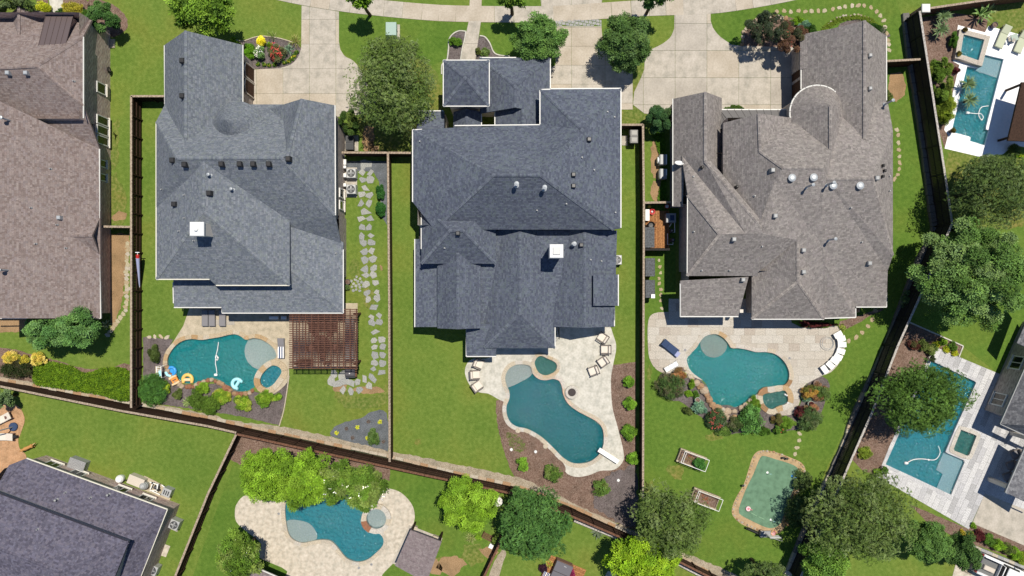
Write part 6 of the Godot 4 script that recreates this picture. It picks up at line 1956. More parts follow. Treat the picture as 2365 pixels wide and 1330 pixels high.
# inflatable armchair float: a horseshoe with a bar across
func horseshoe(label: String, x: float, y: float, ang: float, m: String, bar: String, s := 0.5, y0 := 0.0) -> void:
	var t := thing("pool_float", label, "pool float", plan(x, y) + Vector3(0, y0, 0), ang)
	var p := []
	for k in 15:
		var a := lerpf(-0.62 * PI, 0.62 * PI, k / 14.0)
		p.append(Vector3(cos(a) * s, 0.06, sin(a) * s))
	own("backrest", mb().tube(p, 0.16, 0.16, 10), M[m], t)
	own("seat", mb().tube([Vector3(-0.1 * s, 0.03, -s * 0.85), Vector3(-0.1 * s, 0.02, s * 0.85)], 0.15, 0.15, 10), M[bar], t)
	for e in [-1, 1]:
		own("end_cushion", boulder(Vector3(cos(0.62 * PI) * s - 0.05, 0.07, e * sin(0.62 * PI) * s), Vector3(0.2, 0.15, 0.17), 4), M[m], t)

func box_thing(called: String, label: String, cat: String, x: float, y: float, h: float, sx: float, sz: float, ang: float, body: String, top: String, y0 := 0.0) -> Node3D:
	var p := plan(x, y, h)
	var t := thing(called, label, cat, Vector3(p.x, y0, p.z), ang)
	own("body", mb().slab(Vector3(0, h / 2.0 - 0.03, 0), Vector3(sx, h - 0.06, sz), 0.02), M[body], t)
	own("lid", mb().slab(Vector3(0, h - 0.03, 0), Vector3(sx + 0.05, 0.07, sz + 0.05), 0.025), M[top], t)
	return t

func furniture() -> void:
	rng.seed = 81
	# ---- front gardens
	var ub := box_thing("utility_box", "grey-green steel utility cabinet on the lawn by the big oak", "utility box", 903, 66, 0.9, 0.92, 1.15, 0.0, "green_box", "green_box")
	own("door_seam", mb().box(Vector3(0.475, 0.45, 0), Vector3(0.02, 0.75, 0.03)), M.dark_plastic, ub)
	own("plinth", mb().box(Vector3(0.08, 0.05, 0.0), Vector3(1.2, 0.1, 1.35)), M.concrete, ub)
	var bl := thing("stone_slab", "pale rectangular stone slab beside the brown-roofed house wall", "slab", plan(261, 101))
	own("slab", mb().slab(Vector3(0, 0.06, 0), Vector3(0.42, 0.14, 0.8), 0.03), M.limestone, bl)
	var hr := thing("hose_reel", "small dark hose reel hanging on the brown-roofed house's brick wall", "hose reel", plan(258, 166))
	own("hose", ring_mb(Vector3(0.1, 0.6, 0), 0.24, 0.05, 16, Basis(Vector3(0, 0, 1), PI / 2)).add(ring_mb(Vector3(0.16, 0.6, 0), 0.18, 0.045, 16, Basis(Vector3(0, 0, 1), PI / 2))), M.fence_grey, hr)
	own("bracket", mb().box(Vector3(0.0, 0.6, 0), Vector3(0.12, 0.2, 0.2)), M.black_metal, hr)
	# ---- pole against the left fence
	var up := thing("folded_umbrella", "folded pale patio umbrella with a red collar leaning along the dark fence", "umbrella", plan(326, 600))
	var ua := plan(323, 668, 0.3); var uz := plan(318, 590, 1.5)
	obj("canopy", mb().tube([ua.lerp(uz, 0.1), ua.lerp(uz, 0.5), ua.lerp(uz, 0.93)], 0.05, 0.17, 8), M.cushion_lilac, up)
	obj("collar", mb().tube([ua.lerp(uz, 0.93), ua.lerp(uz, 1.02)], 0.15, 0.15, 8), M.red, up)
	obj("pole", mb().tube([ua, uz + (uz - ua) * 0.1], 0.03, 0.03, 6), M.white_metal, up)
	obj("handle", mb().box(uz + (uz - ua) * 0.09, Vector3(0.36, 0.06, 0.06)), M.white_metal, up)
	# ---- bins and cooling units
	bin("black wheeled bin with grey lid, nearer the shrub, by the blue-roofed house", 808, 322, 0.0)
	bin("black wheeled bin pushed against the fence, by the blue-roofed house", 808, 338, 0.0)
	bin("black wheeled bin in the fence shadow, upper of the pair by the slate-roofed house", 1464, 307, 0.0)
	bin("black wheeled bin in the fence shadow, lower of the pair by the slate-roofed house", 1464, 323, 0.0)
	air_conditioner("upper of two air conditioners beside the blue-roofed house's wall", 811, 400)
	air_conditioner("lower of two air conditioners beside the blue-roofed house's wall", 811, 437)
	air_conditioner("single air conditioner tucked under the slate-roofed house's right eave", 1425, 600)
	air_conditioner("air conditioner on a slab near the plum-roofed house's corner", 402, 1212, -0.4)
	air_conditioner("air conditioner at the bottom edge by the plum-roofed house", 352, 1317, -0.4)
	for k in 2:
		var p := plan(1532, 368 + 33 * k, 0.95)
		var t := thing("generator", ["grey metal cabinet with rounded hood in the side yard, upper one", "grey metal cabinet with a notched top in the side yard, lower one"][k], "equipment", Vector3(p.x, 0, p.z))
		own("body", mb().slab(Vector3(0, 0.45, 0), Vector3(0.66, 0.9, 0.9), 0.03), M.grey_metal, t)
		own("hood", mb().slab(Vector3(-0.04, 0.92, 0), Vector3(0.5, 0.08, 0.92), 0.03), M.zinc, t)
		own("trim", mb().box(Vector3(0.27, 0.95, -0.12 if k else 0.0), Vector3(0.1, 0.06, 0.55 if k else 0.9)), M.white_metal, t)
		own("panel", mb().box(Vector3(-0.345, 0.5, 0), Vector3(0.03, 0.6, 0.7)), M.mid_plastic, t)
		if k == 0: own("exhaust", mb().lathe(Vector3(-0.42, 0.5, 0), [Vector2(0, -0.06), Vector2(0.3, -0.06), Vector2(0.3, 0.06), Vector2(0, 0.06)], 18, Basis(Vector3(0, 0, 1), PI / 2)), M.white_metal, t)
	# ---- utility boxes and meters at the blue-roofed house's wall
	for k in 4:
		var q := plan(801, 378 + [0, 11, 30, 52][k])
		var t := thing("meter_box", ["white gas meter topmost by the blue-roofed house's gate", "small white valve box below the gas meter by the blue-roofed house", "white round meter beside the upper air conditioner", "white disconnect box beside the lower air conditioner"][k], "meter", q)
		own("case", mb().slab(Vector3(0, 0.7, 0), Vector3(0.24, 0.34, [0.5, 0.25, 0.36, 0.3][k]), 0.04), M.white_plastic, t)
		own("pipe", mb().tube([Vector3(0, -0.02, 0), Vector3(0, 0.55, 0)], 0.03, 0.03, 6), M.zinc, t)
	# ---- garden of the blue-roofed house: pergola
	pergola()
	for k in 3:
		lounger(["leftmost of three grey loungers under the blue-roofed house's eave", "middle of three grey loungers under the blue-roofed house's eave", "rightmost of three grey loungers under the blue-roofed house's eave"][k], [477, 493, 517][k], 734, -PI / 2, "cushion_grey", "mid_plastic", 1.5, 0.58, 0.15, "grey loungers under the eave")
	var mt := thing("doormat", "pale bath mat lying under the grey loungers", "mat", plan(506, 744))
	own("mat", mb().slab(Vector3(0, 0.04, 0), Vector3(2.9, 0.03, 0.5), 0.008), M.concrete_b, mt)
	var ln := lounger("grey lounger with a blue striped towel beside the pergola", 652, 803, -PI / 2, "cushion_grey", "mid_plastic", 1.85, 0.6, 0.25, "")
	var tw := thing("towel", "white and navy striped towel draped over the lounger by the pergola", "towel", plan(652, 813))
	for k in 5:
		own("stripe", mb().slab(Vector3(-0.22 + 0.11 * k, 0.415 + 0.012 * sin(k * 2.1), 0.0), Vector3(0.108, 0.02, 1.05), 0.004), M[["towel_white", "towel_blue"][k % 2]], tw)
	for k in 2:
		var bt := thing("bench", ["white bench cushion under the eave left of the pergola", "smaller pale stool under the eave beside the pergola"][k], "bench", plan([636, 659][k], 733))
		own("cushion", mb().slab(Vector3(0, 0.42, 0), Vector3([0.85, 0.5][k], 0.14, 0.3), 0.05), M.towel_white, bt)
		for e in [-1, 1]: own("leg", mb().box(Vector3(e * [0.34, 0.2][k], 0.17, 0), Vector3(0.05, 0.36, 0.24)), M.mid_plastic, bt)
	# grill in a brick surround
	var gr := thing("barbecue_grill", "black slatted-lid grill on a stand below the pergola", "grill", plan(808, 862, 0.9) * Vector3(1, 0, 1))
	own("cart", mb().slab(Vector3(0, 0.4, 0), Vector3(0.9, 0.8, 0.85), 0.02), M.dark_plastic, gr)
	own("hood", mb().slab(Vector3(0, 0.9, -0.05), Vector3(0.88, 0.22, 0.62), 0.08), M.cover_grey, gr)
	for k in 6: own("slat", mb().box(Vector3(0, 1.02, -0.3 + 0.1 * k), Vector3(0.82, 0.03, 0.03)), M.black_metal, gr)
	own("side_shelf", mb().slab(Vector3(0.53, 0.72, 0), Vector3(0.16, 0.06, 0.72), 0.015), M.fence_brown, gr)
	own("thermometer", mb().lathe(Vector3(0.0, 1.03, 0.0), [Vector2(0.06, 0), Vector2(0.05, 0.03), Vector2(0, 0.03)], 12), M.white_metal, gr)
	# two pots by the wall
	pot("dark square planter by the round flagstone patch", 805, 651, 0.26, 0.4, "dark_plastic", [], 1)
	pot("small dark pot below the planter by the round flagstone patch", 805, 663, 0.17, 0.3, "pot_brown", [Color(0.10, 0.16, 0.05)], 2)
	# ---- pool toys
	var wl := -0.1
	horseshoe("pale blue horseshoe float drifting at the pool's lower edge", 547, 886, 2.6, "pale_blue_float", "pale_blue_float", 0.42, wl)
	horseshoe("yellow horseshoe float at the rock edge of the pool", 433, 876, PI / 2, "yellow_float", "cream_float", 0.42, wl)
	var of := thing("pool_float", "orange and cream lounge float beside the yellow one", "pool float", plan(406, 877) + Vector3(0, 0.1, 0), 0.5)
	own("mattress", mb().slab(Vector3(0, 0.1, 0), Vector3(0.62, 0.12, 0.5), 0.04), M.orange_float, of)
	for s in [-1, 1]: own("side_tube", mb().tube([Vector3(-0.38, 0.14, s * 0.3), Vector3(0, 0.14, s * 0.34), Vector3(0.36, 0.14, s * 0.3)], 0.1, 0.1, 8), M.cream_float, of)
	own("slot", mb().box(Vector3(0, 0.165, -0.02), Vector3(0.36, 0.02, 0.1)), M.cover_brown, of)
	var bf := thing("pool_float", "bright blue ring chair float at the left rim of the pool", "pool float", plan(396, 857) + Vector3(0, wl, 0), 0.9)
	own("ring", ring_mb(Vector3(0, 0.1, 0), 0.36, 0.15, 18), M.blue_float, bf)
	own("backrest", mb().tube([Vector3(-0.32, 0.26, -0.3), Vector3(-0.42, 0.34, 0), Vector3(-0.32, 0.26, 0.3)], 0.13, 0.13, 8), M.pale_blue_float, bf)
	own("seat", mb().slab(Vector3(0.05, 0.06, 0), Vector3(0.4, 0.06, 0.4), 0.02), M.blue_float, bf)
	var rk := thing("towel_rack", "white tubular rack with towels at the pool's left edge", "rack", plan(377, 857), 0.05)
	for k in 2: own("side", mb().tube([Vector3(-0.2 + 0.42 * k, 0, -0.52), Vector3(-0.2 + 0.42 * k, 0.8, -0.52), Vector3(-0.2 + 0.42 * k, 0.8, 0.52), Vector3(-0.2 + 0.42 * k, 0, 0.52)], 0.035, 0.035, 6), M.white_plastic, rk)
	for k in 5: own("rung", mb().tube([Vector3(-0.2, 0.8, -0.42 + 0.2 * k), Vector3(0.22, 0.8, -0.42 + 0.2 * k)], 0.025, 0.025, 6), M.white_plastic, rk)
	own("towel", mb().slab(Vector3(0.12, 0.83, 0.1), Vector3(0.22, 0.02, 0.5), 0.005), M.pale_blue_float, rk)
	var ps := thing("stone_slab", "tan square paving stone behind the white towel rack", "slab", plan(366, 855))
	own("slab", mb().slab(Vector3(0, 0.04, 0), Vector3(0.5, 0.08, 0.75), 0.02), M.sand_c, ps)
	pool_cleaner("white pool cleaner with floating hose in the pool with floats", [504, 790, 502, 805, 499, 818, 497, 826, 501, 832, 503, 826, 499, 822, 497, 838, 499, 850, 500, 862, 497, 866], wl)
	pool_cleaner("white looping cleaner hose in the white-decked pool", [2284, 244, 2268, 247, 2262, 258, 2262, 268, 2268, 276, 2272, 270, 2266, 262, 2256, 262, 2236, 260], wl)
	pool_cleaner("blue-white pool robot with thin hose in the angular pool under the tree", [2094, 1070, 2110, 1062, 2130, 1060, 2160, 1062, 2172, 1046, 2168, 1030], wl)
	# ---- patio of the slate-roofed house
	var seats := [[1390, 779, 2.55, "top cream patio chair of the right-hand cluster by the kidney pool"], [1397, 806, PI, "second cream patio chair from the top of the right-hand cluster"], [1391, 834, 3.75, "third cream patio chair from the top of the right-hand cluster"], [1369, 855, 3.5, "bottom cream patio chair of the right-hand cluster nearest the fire pit"],
		[1106, 839, -0.38, "top cream patio chair of the left-hand trio"], [1098, 864, 0.05, "middle cream patio chair of the left-hand trio"], [1103, 890, 0.6, "bottom cream patio chair of the left-hand trio"]]
	for s in seats: club_chair(s[3], s[0], s[1], s[2])
	var fp := thing("fire_pit", "round stone fire pit with dark ash bowl on the pale deck", "fire pit", plan(1320, 905))
	own("ring", mb().lathe(Vector3.ZERO, [Vector2(0.62, 0.0), Vector2(0.62, 0.3), Vector2(0.58, 0.34), Vector2(0.38, 0.34), Vector2(0.36, 0.3), Vector2(0.36, 0.05)], 28), M.travertine_d, fp)
	own("lava_rock", mb().lathe(Vector3(0, 0.26, 0), [Vector2(0.37, 0), Vector2(0.2, 0.05), Vector2(0, 0.07)], 24), M.ash, fp)
	var dv := thing("diving_board", "white diving board angled over the kidney pool", "diving board", plan(1404, 1050), turn_to(1426, 1066, 1381, 1037))
	own("board", mb().slab(Vector3(0, 0.42, 0), Vector3(2.15, 0.06, 0.42), 0.015), M.white_plastic, dv)
	own("stand", mb().box(Vector3(-0.6, 0.21, 0), Vector3(0.7, 0.36, 0.34)), M.white_metal, dv)
	var tr := thing("iron_trellis", "black curled iron garden ornament against the slate-roofed house's patio post", "ornament", plan(1289, 768))
	for k in 4: own("scroll", ring_mb(Vector3(0, 0.35 + 0.35 * k, -0.3 + 0.2 * k), 0.18 + 0.03 * (k % 2), 0.018, 14, Basis(Vector3(0, 0, 1), PI / 2)), M.black_metal, tr)
	own("frame", mb().tube([Vector3(0, 0, -0.5), Vector3(0, 1.6, -0.5), Vector3(0, 1.6, 0.5), Vector3(0, 0, 0.5)], 0.02, 0.02, 6), M.black_metal, tr)
	for q in [[1181, 1038, "left white valve lid in the mulch below the kidney pool"], [1237, 1043, "middle white valve lid in the mulch below the kidney pool"], [1428, 1109, "white valve lid in the grey mulch near the tall fence"], [2165, 990, "white valve lid hidden beside the angular pool"]]:
		if q[0] > 2000: continue
		var t := thing("valve_lid", q[2], "valve lid", plan(q[0], q[1]))
		own("lid", mb().lathe(Vector3.ZERO, [Vector2(0.12, 0), Vector2(0.11, 0.05), Vector2(0, 0.06)], 14), M.white_plastic, t)
		own("rim", ring_mb(Vector3(0, 0.02, 0), 0.14, 0.02, 14), M.grey_metal, t)
	# ---- side yard of the taupe-roofed house
	side_yard()
	# ---- garden of the taupe-roofed house
	var nl := lounger("navy lounger with lilac towel at its foot beside the waterfall pool", 1545, 801, turn_to(1527, 788, 1562, 816), "cushion_navy", "dark_plastic", 1.75, 0.68, 0.35)
	var lt := thing("towel", "lilac towel folded on the foot of the navy lounger", "towel", plan(1562, 817), turn_to(1527, 788, 1562, 816))
	own("cloth", mb().slab(Vector3(0, 0.42, 0), Vector3(0.34, 0.05, 0.5), 0.015), M.cushion_lilac, lt)
	var wf := thing("lounger_frame", "bare white tubular lounger frame near the navy lounger", "sun lounger", plan(1549, 846), turn_to(1533, 855, 1562, 838))
	for s in [-1, 1]: own("rail", mb().tube([Vector3(-0.7, 0.3, s * 0.24), Vector3(0.7, 0.32, s * 0.24)], 0.022, 0.022, 6), M.grey_metal, wf)
	for k in 4: own("bar", mb().tube([Vector3(-0.66 + 0.44 * k, 0.3, -0.24), Vector3(-0.66 + 0.44 * k, 0.3, 0.24)], 0.018, 0.018, 6), M.grey_metal, wf)
	own("sling", mb().slab(Vector3(0, 0.28, 0), Vector3(1.3, 0.015, 0.42), 0.004), M.white_plastic, wf)
	for s in [-1, 1]:
		for e in [-1, 1]: own("leg", mb().tube([Vector3(e * 0.62, 0.3, s * 0.24), Vector3(e * 0.7, 0.0, s * 0.26)], 0.02, 0.02, 6), M.grey_metal, wf)
	curved_seat()
	pot("round stone pot at the deck edge beside the lounger frame", 1570, 853, 0.3, 0.4, "pot_brown", [], 3)
	pot("round brown stone pot at the deck's right-hand edge", 1882, 884, 0.3, 0.42, "pot_brown", [], 4)
	pot("pale celadon pot among the shrubs left of the waterfall", 1608, 922, 0.26, 0.5, "pot_celadon", [], 5)
	pot("celadon striped pot among the shrubs right of the spa", 1868, 931, 0.3, 0.5, "pot_celadon", [], 6)
	planter("upper raised timber bed with white pipe frame and one leafy plant", 1594, 1058, true)
	planter("lower raised timber bed with white pipe frame beside the dark oak", 1625, 1148, false)
	putting_green()
	# ---- white-decked pool plot
	var la := turn_to(2322, 65, 2304, 108)
	lounger("sage chaise left of the little table on the white deck", 2310, 88, la, "cushion_sage", "wicker_grey", 2.15, 0.72, 0.35, "sage chaises on the white deck")
	lounger("sage chaise right of the little table on the white deck", 2353, 99, la, "cushion_sage", "wicker_grey", 2.15, 0.72, 0.35, "sage chaises on the white deck")
	var tb := thing("side_table", "small dark side table between the sage chaises", "table", plan(2334, 91), 0.3)
	own("top", mb().slab(Vector3(0, 0.5, 0), Vector3(0.62, 0.05, 0.62), 0.01), M.pot_celadon, tb)
	for s in [-1, 1]:
		for e in [-1, 1]: own("leg", mb().box(Vector3(s * 0.25, 0.24, e * 0.25), Vector3(0.05, 0.48, 0.05)), M.dark_plastic, tb)
	for k in 2:
		var bk := thing("magazine", ["left of two pale magazines on the side table", "right of two pale magazines on the side table"][k], "magazine", plan(2331 + 10 * k, 91 + 2 * k, 0.53) * Vector3(1, 0, 1) + Vector3(0, 0.53, 0), [0.2, -0.6][k])
		own("cover", mb().slab(Vector3(0, 0.01, 0), Vector3(0.22, 0.02, 0.36), 0.004), M.concrete_b, bk)
	pot("purple pot with dark plant at the spa's top corner", 2219, 74, 0.2, 0.6, "pot_purple", [Color(0.09, 0.06, 0.02), Color(0.16, 0.12, 0.04)], 7)
	pot("purple pot at the spa's lower left corner", 2205, 129, 0.18, 0.6, "pot_purple", [Color(0.10, 0.09, 0.02), Color(0.20, 0.16, 0.03)], 8)
	pot("purple pot by the lawn edge near the chaises", 2289, 62, 0.26, 0.55, "pot_purple", [], 9)
	pot("purple pot at the lower left corner of the white-decked pool", 2193, 304, 0.2, 0.5, "pot_purple", [Color(0.13, 0.12, 0.03), Color(0.10, 0.08, 0.02)], 10)
	# covered corner at the right edge
	var cv := thing("patio_cover", "dark patio cover at the right edge shading the white deck", "patio cover", plan(2400, 260))
	obj("roof", mb().solid(pg([2358, 190, 2440, 215, 2440, 330, 2326, 325], 2.6), 2.5, 2.7), M.fence_dark, cv)
	for q in [[2346, 200], [2328, 318]]: obj("post", mb().box(plan(q[0], q[1], 1.3), Vector3(0.18, 2.5, 0.18)), M.fence_dark, cv)
	# ---- plank deck plot
	pot("glazed pot with twiggy plant at the plank deck's top corner", 2145, 827, 0.3, 0.5, "pot_white", [Color(0.05, 0.07, 0.03)], 11)
	pot("white-rimmed pot at the pool's lower left corner on the plank deck", 2037, 1080, 0.28, 0.45, "pot_white", [Color(0.10, 0.20, 0.04), Color(0.05, 0.10, 0.02)], 12)
	for k in 3:
		var ch := thing("lounge_chair", ["top wicker chair in the shade of the speckled grey roof", "middle wicker chair in the shade of the speckled grey roof", "bottom wicker chair in the shade of the speckled grey roof"][k], "chair", plan([2338, 2328, 2320][k], [1046, 1072, 1098][k]), 0.4)
		own("seat", mb().slab(Vector3(0, 0.35, 0), Vector3(0.7, 0.2, 0.7), 0.05), M.cushion_grey, ch)
		own("backrest", mb().slab(Vector3(0.35, 0.6, 0), Vector3(0.14, 0.5, 0.74), 0.04), M.wicker_grey, ch)
		for s in [-1, 1]: own("arm", mb().slab(Vector3(0, 0.5, s * 0.38), Vector3(0.7, 0.12, 0.1), 0.02), M.wicker_grey, ch)
	truck()
	# ---- plum-roofed house plot
	plum_yard()
	# ---- bottom deck plot
	for k in 2:
		var sb := thing("stone_block", ["left square stone seat above the pavilion", "right square stone seat above the pavilion"][k], "seat", plan([958, 1007][k], [1217, 1240][k]), -0.38)
		own("block", mb().slab(Vector3(0, 0.22, 0), Vector3(0.5, 0.45, 0.4), 0.03), M.limestone_b, sb)
		own("top", mb().slab(Vector3(0, 0.47, 0), Vector3(0.56, 0.06, 0.46), 0.02), M.limestone, sb)
	for q in [[644, 1186, "round deck drain left of the bottom pool"], [829, 1311, "left of two round deck drains below the bottom pool"], [858, 1303, "right of two round deck drains below the bottom pool"], [1582, 808, "round deck drain beside the waterfall pool"], [1823, 827, "round deck drain right of the waterfall pool"]]:
		var t := thing("deck_drain", q[2], "drain", plan(q[0], q[1]))
		own("cover", mb().lathe(Vector3(0, 0.03, 0), [Vector2(0.12, 0), Vector2(0.11, 0.012), Vector2(0, 0.012)], 14), M.cobble_b, t)
		own("slot", mb().box(Vector3(0, 0.046, 0), Vector3(0.15, 0.008, 0.015)), M.dark_plastic, t)
	var ss := thing("stone_statue", "small pale stone figure between the two round trees by the fence", "ornament", plan(1150, 1150))
	own("plinth", mb().slab(Vector3(0, 0.2, 0), Vector3(0.4, 0.4, 0.4), 0.03), M.limestone, ss)
	own("bowl", mb().lathe(Vector3(0, 0.4, 0), [Vector2(0.1, 0), Vector2(0.14, 0.4), Vector2(0.42, 0.6), Vector2(0.44, 0.66), Vector2(0.36, 0.64), Vector2(0, 0.58)], 16), M.pot_white, ss)
	var gb := thing("garden_bench", "brown slatted crate below the bright green round tree", "crate", plan(1126, 1236), -0.45)
	for k in 4: own("slat", mb().slab(Vector3(0, 0.4, -0.22 + 0.15 * k), Vector3(0.95, 0.05, 0.1), 0.01), M.fence_brown, gb)
	for s in [-1, 1]: own("side", mb().box(Vector3(s * 0.45, 0.2, 0), Vector3(0.06, 0.4, 0.55)), M.fence_brown, gb)
	var ub2 := box_thing("utility_box", "small white utility cover on the slab by the brown fence stub", "utility box", 1134, 1262, 0.3, 0.34, 0.36, -0.45, "white_plastic", "white_plastic")
	hot_tub_deck()

func pool_cleaner(label: String, a: Array, wl: float) -> void:
	var t := thing("pool_cleaner", label, "pool cleaner", plan(a[0], a[1]) + Vector3(0, wl, 0))
	var pts := []
	for q in smooth(a, 6, false): pts.append(Vector3(q.x, wl + 0.025, q.y))
	obj("hose", mb().tube(pts, 0.032, 0.032, 6), M.white_plastic, t)
	var e: Vector3 = pts[0] if a.size() < 14 else pts[pts.size() - 1]
	obj("head", boulder(e + Vector3(0, -0.02, 0), Vector3(0.18, 0.1, 0.14), 8), M.white_plastic, t)
	obj("float", boulder(pts[pts.size() / 2] + Vector3(0, 0.03, 0), Vector3(0.08, 0.06, 0.08), 9), M.white_plastic, t)

func pergola() -> void:
	var ht := 2.7
	var a := plan(668, 713, ht); var b := plan(826, 852, ht)
	var t := thing("pergola", "brown wooden slat pergola beside the teal pool", "pergola", Vector3((a.x + b.x) / 2.0, 0, (a.z + b.z) / 2.0))
	for x in [a.x + 0.45, (a.x + b.x) / 2.0, b.x - 0.35]:
		for z in [a.z + 0.5, b.z - 0.45]:
			obj("post", mb().box(Vector3(x, ht / 2.0 - 0.1, z), Vector3(0.16, ht - 0.2, 0.16)), M.pergola, t)
	for z in [a.z + 0.4, a.z + 0.6, b.z - 0.35, b.z - 0.55]:
		obj("beam", mb().box(Vector3((a.x + b.x) / 2.0, ht - 0.22, z), Vector3(b.x - a.x, 0.2, 0.06)), M.pergola, t)
	for k in 11:
		var x := lerpf(a.x + 0.3, b.x - 0.12, k / 10.0)
		obj("rafter", mb().box(Vector3(x, ht - 0.09, (a.z + b.z) / 2.0), Vector3(0.07, 0.14, b.z - a.z)), M.pergola, t)
	for k in 33:
		var z := lerpf(a.z + 0.05, b.z - 0.05, k / 32.0)
		obj("slat", mb().box(Vector3((a.x + b.x) / 2.0 + rnd(-0.02, 0.02), ht, z), Vector3(b.x - a.x, 0.04, 0.085)), M.pergola, t)
	# what stands under it
	var s := thing("sofa", "brown outdoor sofa under the pergola's upper slats", "sofa", plan(748, 752))
	own("seat", mb().slab(Vector3(0, 0.35, 0.1), Vector3(2.6, 0.25, 0.8), 0.05), M.cover_brown, s)
	own("backrest", mb().slab(Vector3(0, 0.6, -0.3), Vector3(2.6, 0.5, 0.2), 0.05), M.cover_brown, s)
	var tb := thing("dining_table", "round dark patio table in the middle of the pergola", "table", plan(748, 793))
	own("top", mb().lathe(Vector3(0, 0.68, 0), [Vector2(0, -0.05), Vector2(0.78, -0.05), Vector2(0.8, 0.0), Vector2(0.78, 0.04), Vector2(0, 0.04)], 24), M.cover_brown, tb)
	own("base", mb().lathe(Vector3.ZERO, [Vector2(0.35, 0), Vector2(0.08, 0.1), Vector2(0.07, 0.66)], 14), M.black_metal, tb)
	for k in 5:
		var g := TAU * k / 5.0 + 0.3
		var ch := thing("dining_chair", ["patio chair right of the round table under the pergola", "patio chair lower right of the round table under the pergola", "patio chair lower left of the round table under the pergola", "patio chair left of the round table under the pergola", "patio chair above the round table under the pergola"][k], "chair", plan(748, 793) + Vector3(cos(g) * 1.15, 0, sin(g) * 1.15), -g)
		own("seat", mb().slab(Vector3(0, 0.43, 0), Vector3(0.5, 0.08, 0.5), 0.02), M.cover_brown, ch)
		own("backrest", mb().slab(Vector3(0.25, 0.7, 0), Vector3(0.07, 0.5, 0.5), 0.02), M.cover_brown, ch)
		for e in [-1, 1]:
			for f in [-1, 1]: own("leg", mb().tube([Vector3(e * 0.2, 0, f * 0.2), Vector3(e * 0.2, 0.4, f * 0.2)], 0.02, 0.02, 5), M.black_metal, ch)
	var ct := thing("outdoor_kitchen", "long brown counter along the pergola's right-hand side", "counter", plan(812, 780))
	own("cabinet", mb().box(Vector3(0, 0.42, 0), Vector3(0.7, 0.84, 3.6)), M.brick_grey, ct)
	own("worktop", mb().slab(Vector3(0, 0.88, 0), Vector3(0.78, 0.07, 3.7), 0.02), M.flag_c, ct)
	var lc := thing("covered_chair", "brown covered lounge chair at the pergola's lower left", "chair", plan(706, 836))
	own("cover", boulder(Vector3(0, 0.35, 0), Vector3(0.85, 0.45, 0.38), 12), M.cover_brown, lc)
	own("skirt", mb().slab(Vector3(0, 0.12, 0), Vector3(1.5, 0.24, 0.66), 0.04), M.cover_brown, lc)

